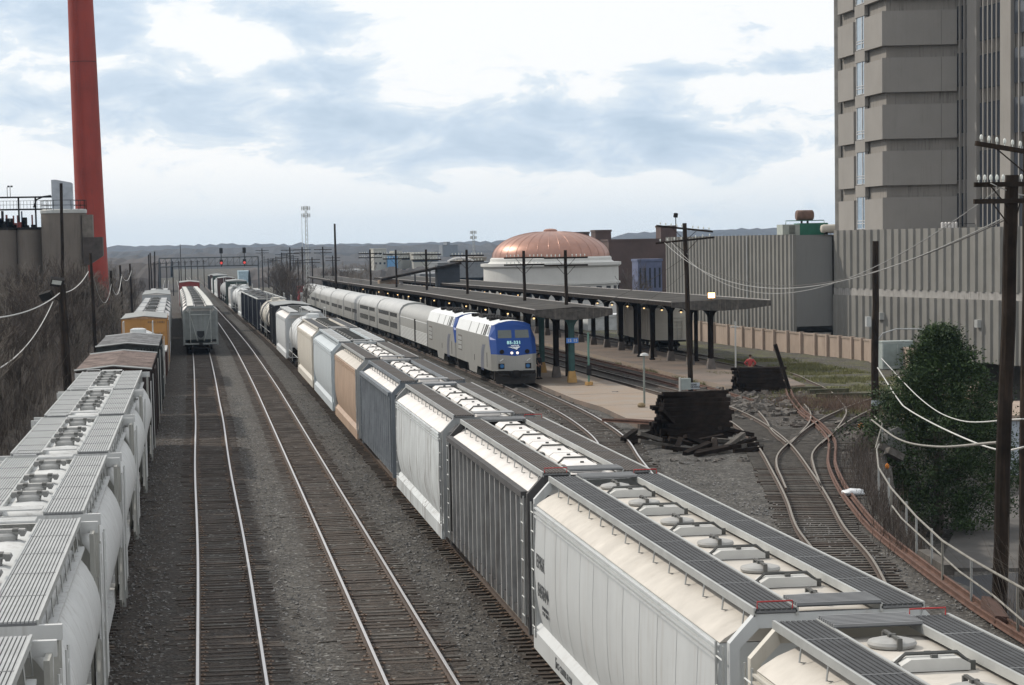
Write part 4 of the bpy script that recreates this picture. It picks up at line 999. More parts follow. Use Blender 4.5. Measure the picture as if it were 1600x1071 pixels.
def coach(name, label, L, rows, H=4.1, flutes=False, white=True, doors=(.42,)):
    t = thing(name, label, 'railway carriage'); h = L/2-.3; W = 1.52
    pr = [(-W, .95), (W, .95), (W, H-1.0), (W-.1, H-.62), (W-.4, H-.25), (W-.85, H-.06), (0, H), (-W+.85, H-.06), (-W+.4, H-.25), (-W+.1, H-.62), (-W, H-1.0)]
    mm = [0, 0, 1, 1, 1, 1, 1, 1, 1, 1, 0]
    m = MB(); m.prof(pr, -h, h, 0, mm=mm); m.m[-2] = m.m[-1] = 2
    body = m.build('body', [silver, pm('coach_roof_silver', (.40, .41, .41), .6, .1, var=.12, scale=.5, streak=.3, scol=(.2, .19, .18)) if white else silver, steel_gr], t, True, ang=40)
    m = MB()
    for s in (-1, 1):
        for z in ((1.0, 1.12, 1.24, 1.36, 1.48, 1.6, 1.72, 1.84, 1.96) if flutes else (1.2, 2.35)):
            m.box(min(s*W, s*(W+.025)), max(s*W, s*(W+.025)), -h, h, z, z+(.05 if flutes else .07))
        if flutes: m.box(min(s*W, s*(W+.03)), max(s*W, s*(W+.03)), -h, h, 2.85, 2.92)
    m.build('side_moulding', silver_w if flutes else silver, body)
    for (z0, z1, a, b, st) in rows:
        y = -h+a
        while y < h-b:
            for s in (-1, 1):
                q = MB(); q.box(min(s*W, s*(W+.012)), max(s*W, s*(W+.012)), y, y+st*.78, z0, z1); q.build('window', glass_s, body)
            y += st
    for f in doors:
        for s in (-1, 1):
            q = MB(); yc = -h+2*h*f; q.box(min(s*W, s*(W+.035)), max(s*W, s*(W+.035)), yc-.6, yc+.6, 1.0, 3.0); q.build('door', steel_dk if flutes else silver, body)
    m = MB(); m.box(-1.1, 1.1, -L/2, L/2, .6, .95); m.box(-1.3, 1.3, -3.5, -1.2, .4, .95); m.box(-1.3, 1.3, 1, 4, .4, .95); m.build('underframe', steel_dk, t)
    m = MB()
    for s in (-1, 1): m.box(-.8, .8, min(s*h, s*(L/2)), max(s*h, s*(L/2)), 1.0, H-.5)
    m.build('end_bellows', black_p, t)
    truck(t, -L/2+3.2); truck(t, L/2-3.2); couplers(t, L-.6)
    return Tree(t)
GA = 'passenger train at the platform'
lo = passenger_loco('passenger_locomotive', 'leading locomotive with a bright blue nose and lit headlights at the platform')
place(lo, TA, 149.3, 169.7, group=GA); place(lo, TA, 170.4, 190.8, 'second locomotive, its blue nose tucked behind the leading one', GA)
bg_ = coach('baggage_car', 'windowless fluted baggage car with a tall black door behind the locomotives', 25.6, [], 4.0, True, doors=(.42,), white=False); place(bg_, TA, 191.3, 216.9, group=GA)
s2 = coach('passenger_carriage', 'double-deck carriage with two rows of windows right behind the baggage car', 25.7, [(1.55, 2.1, 2.5, 2, 1.25), (2.65, 3.05, 2.5, 2, 1.25)], 4.15, white=True)
place(s2, TA, 217.4, 243.1, group=GA); place(s2, TA, 243.5, 269.2, 'second double-deck carriage with two rows of windows', GA)
s1 = coach('passenger_carriage', 'round-roofed silver carriage first behind the double-deck ones', 25.7, [(1.9, 2.4, 3.0, 2.5, 1.5)], 4.1, white=True)
for k, lb in enumerate((None, 'round-roofed silver carriage second behind the double-deck ones', 'round-roofed silver carriage third behind the double-deck ones', 'round-roofed silver carriage last but one of the passenger train', 'last round-roofed silver carriage at the tail of the passenger train', )):
    place(s1, TA, 269.6+k*26.1, 295.3+k*26.1, lb, GA)
# ------------------------------------------------------------------ platforms and canopies
plat_m = pm('tan_platform_slabs', (.34, .255, .185), .9, var=.25, scale=.5, col2=(.25, .22, .19), streak=.8, scol=(.13, .11, .095), bump=.2, bscale=6)
plat_g = pm('worn_platform_concrete', (.15, .135, .12), .9, var=.3, scale=.3, col2=(.2, .15, .12), bump=.2, bscale=5)
roof_m = pm('canopy_roof_felt', (.048, .046, .043), .95, var=.3, scale=.45, streak=0, col2=(.085, .08, .074), spec=.1, bump=.3, bscale=3)
wood_k = pm('canopy_dark_timber', (.017, .013, .011), .9, spec=.1, var=.5, scale=2, streak=.8, scol=(.09, .08, .07))
iron_k = pm('canopy_column_iron', (.014, .0105, .0095), .85, spec=.12, var=.4, scale=2, streak=.6, scol=(.08, .035, .02))
iron_g = pm('column_green_paint', (.022, .07, .068), .55, var=.3, scale=2)
base_t = pm('ochre_column_base', (.36, .22, .08), .8, var=.2); base_g = pm('grey_column_base', (.13, .115, .105), .85, var=.3)
bulb_m = pm('lit_bulb', (1.0, .66, .3), .4, emit=1.6, var=0)
def slab(name, poly, z0, z1, mat, label):
    m = MB(); n = len(poly); i = 0
    for z in (z0, z1):
        for x, y in poly: m.v.append((x, y, z+sag(y)))
    for k in range(n): j = (k+1) % n; m.f.append((k, j, n+j, n+k)); m.m.append(1)
    m.f.append(tuple(n+k for k in range(n))); m.m.append(0)
    o = m.build(name, mat); tag(o, label, 'platform'); return o
slab('platform', [(22.45, 460), (22.4, 300), (22.5, 220), (22.45, 149), (22.4, 134), (22.8, 127), (22.6, 120), (22.5, 114.4), (23.8, 114.2), (27.75, 132.5), (27.5, 150), (27.2, 185), (27.0, 220), (26.4, 300), (26.0, 460)], -.35, .03, [plat_m, plat_g], 'tan slab platform beside the blue-nosed locomotive with green columns on it')
slab('platform', [(31.2, 420), (32.6, 300), (33.3, 200), (33.5, 142), (34.6, 138.5), (38.5, 141), (39.6, 150), (39.4, 200), (38.8, 300), (38, 420)], -.35, .05, [plat_g, plat_m], 'far platform with a worn surface under the right-hand canopy')
def joints():
    m = MB()
    for (x0, x1, y0, y1, st) in ((22.6, 27.4, 118.5, 149, 9.7),):
        y = y0
        while y < y1: xr = interp(y, (114, 132, 150), (23.9, 27.6, 27.4)); m.box(x0, xr, y-.015, y+.015, .028, .034); y += st
    return m
def canopy(label, xl, w, y0, y1, colx, zc=4.93):
    t = thing('platform_canopy', label, 'station canopy', (xl(y0), y0, 0))
    ys_ = [y0+k*(y1-y0)/24 for k in range(25)]
    m = MB(); v = []
    prf = [(0, 0), (w*.5, .16), (w, 0), (w, -.28), (w-.18, -.28), (w-.3, -.12), (w*.5, .02), (.3, -.12), (.18, -.28), (0, -.28)]
    i = 0
    for y in ys_:
        for a, b in prf: m.v.append((xl(y)+a-xl(y0), y-y0, zc+b+sag(y)))
    n = len(prf)
    for k in range(24):
        for j in range(n): q = k*n+j; r = k*n+(j+1) % n; m.f.append((q, r, r+n, q+n)); m.m.append(0 if j in (0, 1) else 1)
    m.f.append(tuple(range(n))); m.m.append(1); m.f.append(tuple(24*n+j for j in range(n))); m.m.append(1)
    m.build('roof', [roof_m, wood_k], t)
    m = MB()
    # end fascia slightly bowed, roof edge strips
    P = [(0, -.06), (w*.25, -.02+.08), (w*.5, .08), (w*.75, .06), (w, -.06), (w, -.4), (w*.75, -.62), (w*.5, -.7), (w*.25, -.62), (0, -.4)]
    m.prof([(a, zc+b) for a, b in P], -.1, -.02); m.build('end_fascia', pm('peeling_fascia', (.06, .055, .05), .85, var=.5, scale=3, streak=1.2, scol=(.16, .14, .12)), t)
    m = MB()
    for k in range(24):
        ya, yb = ys_[k], ys_[k+1]
        for dx in (.04, w-.04, w*.32, w*.68):
            h_ = .03 if dx < .1 or dx > w-.1 else -.18
            m.tube([(xl(ya)+dx-xl(y0), ya-y0, zc+h_+sag(ya)), (xl(yb)+dx-xl(y0), yb-y0, zc+h_+sag(yb))], .05 if h_ > 0 else .11, 4, 0 if h_ > 0 else 1)
    m.build('roof_beam', [pm('roof_edge_metal', (.2, .19, .18), .7, var=.3), wood_k], t)
    return t
def column_mesh(hw, H, green):
    """flared umbrella bracket on an iron shaft"""
    m = MB(); P = []
    for k in range(7): a = radians(k*15); P.append((.17+(hw-.17)*(1-cos(a)), H-1.15+.95*sin(a)))
    P = P+[(hw, H)]; Q = [(-a, b) for a, b in reversed(P)]
    pts = [(.15, .2)]+P+Q+[(-.15, .2)]
    m.prof(pts, -.13, .13, 0); m.box(-.2, .2, -.06, .06, .2, H-1.1, 0); m.box(-.1, .1, -.19, .19, .2, H-.5, 0)
    return m
def columns(xf, ys_, H, hw, specs, group, base_z=.03):
    first = {}
    for i, y in enumerate(ys_):
        k, lb = specs(i)
        if k not in first:
            t = thing('canopy_column', lb, 'column')
            column_mesh(hw, H, k).build('bracket_shaft', iron_g if k == 'green' else iron_k, t)
            m = MB(); m.lathe([(.42, 0), (.4, .25), (.28, .75), (.24, .78)], (0, 0, 0), 'z', 4); b = m.build('base', base_t if k == 'green' else base_g, t); b.rotation_euler = (0, 0, pi/4)
            first[k] = Tree(t)
        first[k].put((xf(y), y, base_z+sag(y)), 0, lb, group)
xl1 = lambda y: 22.28+(0 if y < 225 else -.0018*(y-225)); xl2 = lambda y: 33.75-.0095*(y-159)
canopy('long dark platform canopy running behind the passenger train', xl1, 5.25, 149.0, 440, None)
canopy('long dark platform canopy on the right whose tip reaches past the wooden pole', xl2, 7.3, 159.5, 400, None, 4.98)
ORD = 'first second third fourth fifth sixth seventh eighth ninth tenth eleventh twelfth thirteenth fourteenth fifteenth sixteenth seventeenth eighteenth nineteenth twentieth'.split()
c1y = [149.9+6.6*k for k in range(44)]
def sp1(i):
    if i == 0: return 'green', 'green canopy column with an ochre foot and a blue track sign'
    if i == 2: return 'green', 'green canopy column with an ochre foot beside the nose of the locomotive'
    if i == 1: return 'dark', 'black canopy column with a grey foot between two green ones'
    return 'dark', 'dark column of the canopy behind the passenger train'
columns(lambda y: xl1(y)+2.6, c1y, 4.75, 1.5, sp1, 'columns of the near canopy')
c2y = [162, 168.7, 175.5, 182.2, 188.9, 195.5]+[202.1+6.6*k for k in range(28)]
def sp2(i):
    if i < 6: return 'dark', ('%s column from the tip of the right-hand canopy' % ORD[i])
    return 'dark', 'dark column far along the right-hand canopy'
columns(lambda y: xl2(y)+3.45, c2y, 4.8, 1.7, sp2, 'columns of the right-hand canopy')
for k, (x, y) in enumerate(((35.5, 175.2), (37.9, 179.2), (35.5, 180.3), (38.2, 171.5))):
    m = MB(); m.box(-.13, .13, -.13, .13, .03, 4.9); m.box(-.3, .3, -.15, .15, 4.6, 4.8); m.ob((0, 0, .1), (.4, .4, .12))
    o = m.build('prop_post', iron_k); o.location = (x, y, 0); tag(o, 'plain square prop post under the right-hand canopy, %s from its tip' % ('second', 'third', 'last', 'nearest')[k], 'post', 'prop posts under the right-hand canopy')
def lampbulb():
    t = thing('canopy_lamp', 'small lit bulb under the edge of the near canopy', 'lamp')
    m = MB(); m.tube([(0, 0, .5), (0, 0, .1)], .02, 5); m.lathe([(.02, .2), (.2, .06), (.22, .04)], (0, 0, 0), 'z', 12); m.build('shade', steel_dk, t)
    m = MB(); m.lathe([(.02, -.08), (.06, -.05), (.08, 0), (.05, .05)], (0, 0, 0), 'z', 10); m.build('bulb', bulb_m, t, True); return Tree(t)
lbT = lampbulb()
for k in range(13): y = 156+k*13.2; lbT.put((xl1(y)+1.0, y, 4.2+sag(y)), 0, 'small lit bulb under the edge of the near canopy', 'lamps under the near canopy')
for k in range(14): y = 163+k*(6.6 if k < 6 else 13.2); lbT.put((xl2(y)+1.5, y, 4.2+sag(y)), 0, 'small lit bulb under the right-hand canopy', 'lamps under the right-hand canopy')
# floodlight glowing on the canopy roof
t = thing('floodlight', 'glowing orange floodlight on the tip of the right-hand canopy roof', 'floodlight', (36.85, 160.2, 5.1))
m = MB(); m.box(-.28, .28, 0, .18, .05, .5); m.box(-.05, .05, .02, .1, -.1, .08); m.build('housing', rust_m, t)
m = MB(); m.box(-.24, .24, -.03, 0, .1, .46); m.build('lens', pm('lit_sodium_lens', (1.0, .62, .28), .4, emit=7, var=0), t)
# blue track sign on the green column
t = thing('track_sign', 'blue sign reading 15 15 on the nearest green column', 'sign', (24.88, 149.55, 2.85))
m = MB(); m.box(-.4, .4, -.03, .0, -.17, .17); bd = m.build('board', pm('sign_blue', (.05, .17, .5), .5), t)
for sx in (-.2, .2): text_mesh('15', .26, letter_w, 'lettering', bd, Matrix.Translation((sx, -.035, 0)) @ Matrix.Rotation(pi/2, 4, 'X'), .008)
t = thing('lamp_post', 'thin green post with a dark box near its ochre foot', 'post', (25.45, 146.6, .03))
m = MB(); m.tube([(0, 0, .2), (0, 0, 3.45)], .07, 8); m.build('pole', pm('pale_green_paint', (.10, .19, .16), .6), t)
m = MB(); m.box(-.16, .16, -.14, -.05, .65, 1.3); m.build('box', steel_dk, t); m = MB(); m.lathe([(.28, 0), (.26, .22)], (0, 0, 0), 'z', 6); m.build('base', base_t, t)
t = thing('lamp_post', 'thin grey lamp post with a small flat head on the tan platform', 'lamp post', (25.1, 126.3, .03))
m = MB(); m.tube([(0, 0, 0), (0, 0, 2.9)], .06, 8); m.build('pole', pm('grey_green_paint', (.2, .22, .2), .6), t)
m = MB(); m.lathe([(.26, 0), (.22, .1), (.05, .16)], (.03, 0, 2.9), 'z', 14); m.build('lamp_head', steel_gr, t)
m = MB(); m.lathe([(.05, -.14), (.2, -.1), (.24, 0), (.16, .12), (.04, .15)], (-.25, -.3, .15), 'z', 9); o = m.build('boulder', pm('ochre_stone', (.22, .17, .1), .9, var=.3)); o.location = (25.1, 126.2, 0); tag(o, 'round ochre stone at the foot of the thin grey lamp post', 'stone')
t = thing('lamp_post', 'tall thin grey post behind the smaller timber stack with a lamp on a hook', 'lamp post', (36.9, 153.2, .03))
m = MB(); m.tube([(0, 0, 0), (0, 0, 3.7)], .06, 8); m.box(-.35, .3, -.03, .03, 3.3, 3.36); m.build('pole', steel_gr, t); m = MB(); m.box(-.2, .2, -.2, .2, 0, .28); m.build('base', base_g, t)

o = joints().build('slab_joints', pm('joint_dirt', (.09, .08, .07), .95)); tag(o, 'thin dark joints across the tan platform slabs', 'joints'); o.parent = bpy.data.objects['platform']
for k_ in ('label', 'category'): del o[k_]
# ------------------------------------------------------------------ buildings
conc = pm('ribbed_concrete', (.20, .195, .18), .9, var=.10, scale=.5, streak=.55, scol=(.12, .105, .09))
conc_s = pm('smooth_concrete', (.2, .2, .195), .9, var=.08, scale=.15, streak=.3, scol=(.12, .11, .1))
tower_m = pm('tower_precast', (.25, .237, .22), .9, var=.07, scale=.25, streak=.35, scol=(.13, .115, .1))
tower_r = pm('stained_recess', (.23, .215, .195), .9, var=.1, scale=.6, streak=1.4, scol=(.07, .06, .055))
pink = pm('pinkish_wall', (.34, .27, .22), .9, var=.14, scale=.5, streak=1.0, scol=(.13, .09, .07))
def lerp2(a, b, t_): return (a[0]+(b[0]-a[0])*t_, a[1]+(b[1]-a[1])*t_)
def wall_between(m, a, b, z0, z1, th, mi=0):
    a = Vector((a[0], a[1], 0)); b = Vector((b[0], b[1], 0)); d = (b-a).normalized(); n = Vector((-d.y, d.x, 0))*th
    P = [a, b, b+n, a+n]; i = len(m.v)
    for z in (z0, z1):
        for p in P: m.v.append((p.x, p.y, z))
    for f in ((3, 2, 1, 0), (4, 5, 6, 7), (0, 1, 5, 4), (1, 2, 6, 5), (2, 3, 7, 6), (3, 0, 4, 7)): m.f.append(tuple(i+k for k in f)); m.m.append(mi)
def ribbed(t, name, a, b, z0, z1, pitch=1.0, back=3, mat=None, depth=.16):
    """precast wall with trapezoid ribs on the side facing the yard"""
    m = MB(); A = Vector((a[0], a[1], 0)); B = Vector((b[0], b[1], 0)); d = (B-A); L = d.length; d.normalize(); n = Vector((d.y, -d.x, 0))
    if n.x > 0: n = -n
    A2 = A-n*.3; B2 = B-n*.3
    wall_between(m, (A2.x, A2.y), (B2.x, B2.y), z0, z1, .28 if Vector((-d.y, d.x, 0)).dot(n) > 0 else -.28); wall_between(m, (A.x-n.x*.03, A.y-n.y*.03), (B.x-n.x*.03, B.y-n.y*.03), z0+.01, z1-.01, .03 if Vector((-d.y, d.x, 0)).dot(n) > 0 else -.03)
    n_ = int(L/pitch); st = L/n_
    for k in range(n_):
        s = k*st+st*.18; P = [(s, 0), (s+st*.1, depth), (s+st*.34, depth), (s+st*.44, 0)]
        i = len(m.v)
        for z in (z0-.003, z1+.003):
            for q, e_ in P: p = A+d*q+n*(e_-.001); m.v.append((p.x, p.y, z))
        for f in ((0, 1, 5, 4), (1, 2, 6, 5), (2, 3, 7, 6)): m.f.append(tuple(i+x for x in f)); m.m.append(0)
        m.f.append((i, i+1, i+2, i+3)); m.m.append(0); m.f.append((i+7, i+6, i+5, i+4)); m.m.append(0)
    return m.build(name, mat or conc, t)
t = thing('parking_building', 'long grey building with vertically ribbed concrete walls beyond the pink wall', 'building')
W1a, W1b = (49.42, 236), (51.95, 194); W2a, W2b = (55.6, 193.9), (64.5, 150)
ribbed(t, 'ribbed_wall', W1b, W1a, -.2, 9.66, 1.12)
m = MB(); wall_between(m, W1b, (55.6, 194.4), 1.6, 9.60, .3); m.build('plain_wall', conc_s, t)
m = MB(); wall_between(m, (52, 194.6), (55.6, 194.9), -.5, 1.0, .3); m.build('low_white_wall', pm('pale_low_wall', (.42, .40, .37), .9), t)
ribbed(t, 'ribbed_wall', W2b, W2a, 4.95, 9.95, 1.2)
ribbed(t, 'ribbed_wall', (W2b[0]-.12, W2b[1]), (W2a[0]-.12, W2a[1]+.0), -.55, 4.35, 1.2)
m = MB(); wall_between(m, (W2b[0]+.25, W2b[1]), (W2a[0]+.25, W2a[1]), 4.35, 4.95, .3); m.build('recessed_band', pm('band_concrete', (.3, .29, .275), .9, streak=1.2, scol=(.1, .09, .08)), t)
m = MB(); m.face([(49.6, 236, 9.6), (51.9, 194.2, 9.6), (55.7, 194.2, 9.55), (64.7, 150, 9.6), (120, 150, 9.6), (120, 240, 9.6)]); m.box(56, 110, 151, 234, -.5, 9.4) if False else None
m.face([(56.1, 193.8, -.5), (64.8, 150.3, -.5), (120, 150.3, -.5), (120, 193.8, -.5)])
m.face([(49.5, 236, -2), (49.5, 236, 9.6), (120, 240, 9.6), (120, 240, -2)])
m.face([(60.5, 192, -4.5), (69.5, 150, -4.5), (69.5, 150, -.5), (60.5, 192, -.5)]); m.build('roof', pm('roof_gravel', (.2, .19, .18), .9), t)
for (f, z_, w_) in ((.2, 2.4, .5), (.55, 2.2, .35), (.8, 6.5, .4)):
    q = lerp2(W2a, W2b, f); m = MB(); m.box(q[0]-.5, q[0]-.1, q[1]-w_, q[1]+w_, z_, z_+.6); m.build('wall_vent', steel_gr, t)
q = lerp2(W1b, W1a, .3); m = MB(); m.tube([(q[0]-.25, q[1], 0), (q[0]-.25, q[1], 9.6)], .07, 6); m.build('drain_pipe', steel_gr, t)
# rooftop plant
t = thing('generator', 'green and pale box generator on the ribbed building roof', 'generator', (57.9, 214, 9.6))
m = MB(); m.box(-1.6, .1, 0, 2.2, 0, 1.05, 1); m.box(.1, 2.9, 0, 2.2, 0, 1.15); 
for k in range(7): m.box(-.95, -.35, -.03, 0, .15+k*.12, .2+k*.12, 2)
m.build('enclosure', [pm('generator_green', (.02, .13, .085), .5), pm('pale_green_grey', (.33, .36, .33), .6), steel_dk], t)
m = MB(); 
for z0 in (0,): m.tube([(-1.2, .3, 1.05), (-1.2, .3, 1.4), (2.6, .3, 1.4), (2.6, .3, 1.1)], .04, 4)
m.build('guard_rail', pm('generator_green', (0, 0, 0)), t)
t = thing('exhaust_silencer', 'rusty horizontal cylinder perched above the green generator', 'silencer', (58.7, 214.8, 11.0))
m = MB(); m.lathe([(.42, -.85), (.52, -.75), (.52, .75), (.4, .85)], (0, 0, .5), 'x', 18); m.build('drum', [pm('rusty_drum', (.16, .1, .08), .8, var=.4)], t, True)
m = MB(); m.box(-.35, -.25, -.2, .2, -.25, .1); m.box(.25, .35, -.2, .2, -.25, .1); m.build('stand', steel_dk, t)
t = thing('fuel_tank', 'cream horizontal tank lying beside the green generator', 'tank', (61.1, 213, 9.65))
m = MB(); m.lathe([(.1, -1.35), (.35, -1.25), (.42, -1.0), (.42, 1.0), (.35, 1.25), (.1, 1.35)], (0, 0, .52), 'x', 20); m.build('shell', cream_p, t, True)
m = MB(); m.box(-.9, -.7, -.3, .3, -.05, .2); m.box(.7, .9, -.3, .3, -.05, .2); m.build('cradle', steel_dk, t)
t = thing('roof_plant', 'row of white bottles and black pipework on the roof before the tower', 'machinery', (64, 186, 9.6))
m = MB()
for k in range(5): m.lathe([(.13, 0), (.13, .7), (.05, .78)], (-1.2+k*.3, 0, .1), 'z', 10)
m.build('gas_bottle', roofw_p, t)
m = MB(); m.tube([(2.2, 0, .1), (2.2, 0, 1.1), (3.6, 0, 1.1), (3.6, 0, .1)], .09, 8); m.box(.6, 4.0, .2, .8, 0, .4); m.tube([(-.2, .4, .7), (6, .4, .75)], .02, 4); m.build('pipework', steel_dk, t)
m = MB(); m.lathe([(.3, 0), (.3, 1.3)], (4.6, .2, 0), 'z', 14); m.box(5.4, 7.6, 0, 1, 0, 1.0); m.build('roof_unit', pm('grey_green_unit', (.12, .15, .15), .6), t)
# tower
t = thing('tower_block', 'tall stepped concrete tower with overhanging panels and narrow windows', 'building')
FLH = 3.98; Z0 = 25.68-5*FLH-FLH*.0
P0, P1, P2, P3, P4 = (59.45, 205.2), (59.36, 191.2), (65.45, 190.0), (65.9, 188.1), (66.6, 176)
def quadwall(m, a, b, z0, z1, o=0, mi=0):
    """thin facing panel between plan points, pushed out by o"""
    A = Vector((a[0], a[1], 0)); B = Vector((b[0], b[1], 0)); d = (B-A).normalized(); n = Vector((-d.y, d.x, 0))
    cx = Vector((75, 205, 0)); 
    if n.dot(cx-A) > 0: n = -n
    q = [A+n*o, B+n*o, B-n*.2, A-n*.2]; i = len(m.v)
    for z in (z0, z1):
        for p in q: m.v.append((p.x, p.y, z))
    for f in ((3, 2, 1, 0), (4, 5, 6, 7), (0, 1, 5, 4), (1, 2, 6, 5), (2, 3, 7, 6), (3, 0, 4, 7)): m.f.append(tuple(i+k for k in f)); m.m.append(mi)
core = MB()
C_ = [(59.75, 206.5), (59.66, 191.5), (65.75, 190.2), (66.15, 188.2), (66.85, 176), (67.5, 165), (100, 165), (100, 225), (66.8, 225)]
core.prof([(0, 0)]*0 or [(0, 0), (1, 0), (1, 1)], 0, 0) if False else None
i = 0
for z in (5, 48):
    for x, y in C_: core.v.append((x, y, z))
n = len(C_)
for k in range(n): j = (k+1) % n; core.f.append((k, j, n+j, n+k)); core.m.append(0)
core.f.append(tuple(range(n))); core.m.append(0); core.f.append(tuple(n+k for k in range(n))); core.m.append(0)
core.build('wall', tower_r, t)
frm = pm('window_frame_grey', (.45, .45, .45), .5)
sky_g = pm('reflecting_glass', (.25, .32, .38), .06, .6, var=.15, spec=1)
dk_g = pm('navy_glass', (.02, .025, .035), .1, 0, var=.2, spec=.6)
for fl in range(-1, 8):
    zb = Z0+fl*FLH
    # overhanging panels on the yard face: two wide ones with the window slot between
    m = MB(); quadwall(m, lerp2(P0, P1, .02), lerp2(P0, P1, .38), zb, zb+FLH*.72, .2); m.build('panel', tower_m, t)
    m = MB(); quadwall(m, lerp2(P0, P1, .62), (P1[0], P1[1]-.1), zb, zb+FLH*.72, .2); quadwall(m, (P1[0]-.18, P1[1]), P2, zb, zb+FLH*.74, .2)
    for f in (.28, .52, .78):
        a_ = lerp2(P1, P2, f); m.box(a_[0]-.02, a_[0]+.02, a_[1]-.213, a_[1]-.18, zb+.02, zb+FLH*.73, 1)
    m.build('panel', [tower_m, pm('panel_joint', (.09, .085, .08), .9)], t)
    m = MB(); quadwall(m, lerp2(P0, P1, .42), lerp2(P0, P1, .60), zb+.25, zb+FLH*.78, .05, 0)
    for f in (.42, .545, .60): quadwall(m, lerp2(P0, P1, f-.004), lerp2(P0, P1, f+.006), zb+.25, zb+FLH*.78, .1, 1)
    for z in (.25, .75, .98): quadwall(m, lerp2(P0, P1, .42), lerp2(P0, P1, .60), zb+z, zb+z+.07, .1, 1)
    m.build('window', [sky_g, frm], t)
    m = MB(); quadwall(m, lerp2(P0, P1, .4), lerp2(P0, P1, .62), zb-.85, zb+.2, .14); m.build('spandrel', tower_m, t)
    # fin face with dark slot windows
    for (a, b, fr) in ((P2, P3, ((.06, .28), (.42, .66), (.8, .96))), (P3, P4, ((.195, .245), (.27, .325), (.345, .40), (.42, .475), (.495, .55), (.775, .84), (.87, .95)))):
        for f0, f1 in fr:
            m = MB(); quadwall(m, lerp2(a, b, f0), lerp2(a, b, f1), zb+.35-(.5 if a is P3 else 0), zb+FLH*.8-(.5 if a is P3 else 0), .03); m.build('slot_window', dk_g, t)
m = MB()
for (a, b, fr) in ((P3, P4, ((.0, .17), (.575, .75))),):
    for f0, f1 in fr: quadwall(m, lerp2(a, b, f0), lerp2(a, b, f1), 5, 48, .22)
m.build('pier', tower_m, t)
m = MB()
for (a, b, fr) in ((P3, P4, (.257, .335, .41, .485, .855)), (P2, P3, (.35, .73))):
    for f0 in fr: quadwall(m, lerp2(a, b, f0-(.007 if a is P3 else .03)), lerp2(a, b, f0+(.007 if a is P3 else .03)), 5, 48, .09 if a is P3 else .2)
m.build('fin', tower_m, t)
m = MB(); quadwall(m, (59.9, 206.8), (59.45, 205.4), 5, 48, .4); m.build('corner_pier', pm('light_precast', (.36, .34, .31), .9), t)
for k, (f0, f1) in enumerate(((.15, .75),)):
    m = MB(); quadwall(m, lerp2(P3, P4, .2), lerp2(P3, P4, .55), 9.6, 12.4, .06); m.build('dark_opening', dk_g, t)
# pink retaining wall with pilasters and coping
t = thing('retaining_wall', 'low pinkish concrete wall with square posts along the yard edge', 'wall')
PW = [(48.1, 228), (48.9, 217), (49.4, 202), (50.0, 193), (51.2, 184), (52.0, 176), (52.0, 168), (50.4, 156), (49.0, 148), (47.6, 140), (45.6, 131), (44.4, 126)]
m = MB(); cp = MB()
for a, b in zip(PW, PW[1:]):
    z1 = 1.35 if a[1] > 150 else .9
    wall_between(m, a, b, -4.3, z1-.12, .25); wall_between(cp, (a[0]-.05, a[1]), (b[0]-.05, b[1]), z1-.12, z1+.02, .36)
m.build('wall', pink, t); cp.build('coping', pm('coping', (.27, .22, .18), .9, var=.2), t)
for k in range(34):
    s = k/33*(len(PW)-1); i = min(int(s), len(PW)-2); a = lerp2(PW[i], PW[i+1], s-i)
    m = MB(); m.box(-.2, .14, -.2, .2, -4.2 if a[1] < 170 else -.6, 1.45 if a[1] > 150 else 1.0); o = m.build('pilaster', pink, t, loc=(a[0], a[1], 0))
t = thing('utility_cabinet', 'grey-green metal cabinet behind the wooden pole by the pink wall', 'cabinet', (50.6, 160, 0))
m = MB(); m.box(-1.3, 1.0, -.6, .6, -.2, 1.7); m.box(-1.35, 1.05, -.65, .65, 1.7, 1.8); m.build('case', pm('cabinet_grey', (.3, .34, .33), .6), t); m = MB(); m.box(-1.2, -.2, -.63, -.6, 0, 1.6); m.box(-.1, .9, -.63, -.6, 0, 1.6); m.build('door', pm('cabinet_door', (.2, .24, .23), .6), t)
# rotunda with copper dome
t = thing('domed_rotunda', 'round white rotunda with a shallow copper dome', 'building', (51.9, 330, 0))
cop = pm('copper_roof', (.34, .19, .145), .42, .55, var=.10, scale=.8, streak=.3, scol=(.3, .16, .12), spec=.5)
wst = pm('white_stone', (.52, .52, .50), .85, var=.06, scale=.4, streak=.3, scol=(.3, .28, .26))
pr = [(8.6-.0, 7.15)]+[(8.6*cos(radians(a))**.9 if a < 90 else .9, 7.15+3.75*sin(radians(a))) for a in range(6, 84, 6)]+[(1.0, 10.88), (1.0, 11.05), (.75, 11.2), (.1, 11.28)]
m = MB(); m.lathe(pr, (0, 0, 0), 'z', 64); do = m.build('dome', cop, t, True, ang=20)
m = MB()
for k in range(32):
    a = 2*pi*k/32; pts = [(r*cos(a)*1.004, r*sin(a)*1.004, z+.02) for r, z in pr[:-4]]; m.tube(pts, .018, 4)
m.build('standing_seam', cop, do)
m = MB(); m.lathe([(9.9, -2), (9.9, 3.2), (10.15, 3.2), (10.15, 3.5), (9.9, 3.5), (9.9, 5.6), (10.3, 5.9), (10.3, 6.3), (9.3, 6.3), (8.9, 6.6), (8.9, 6.95), (8.7, 7.15)], (0, 0, 0), 'z', 64)
m.build('drum_wall', wst, t, True, ang=20)
for k in range(14):
    a = pi+.2+k*.22; m = MB(); m.box(-.5, .5, -.08, .08, 1.0, 2.9); o = m.build('window', dk_g, t); o.location = (9.9*cos(a), 9.9*sin(a), 0); o.rotation_euler = (0, 0, a+pi/2)
brick = pm('dark_brown_brick', (.085, .058, .052), .9, var=.15, scale=.5, bump=.2, bscale=8)
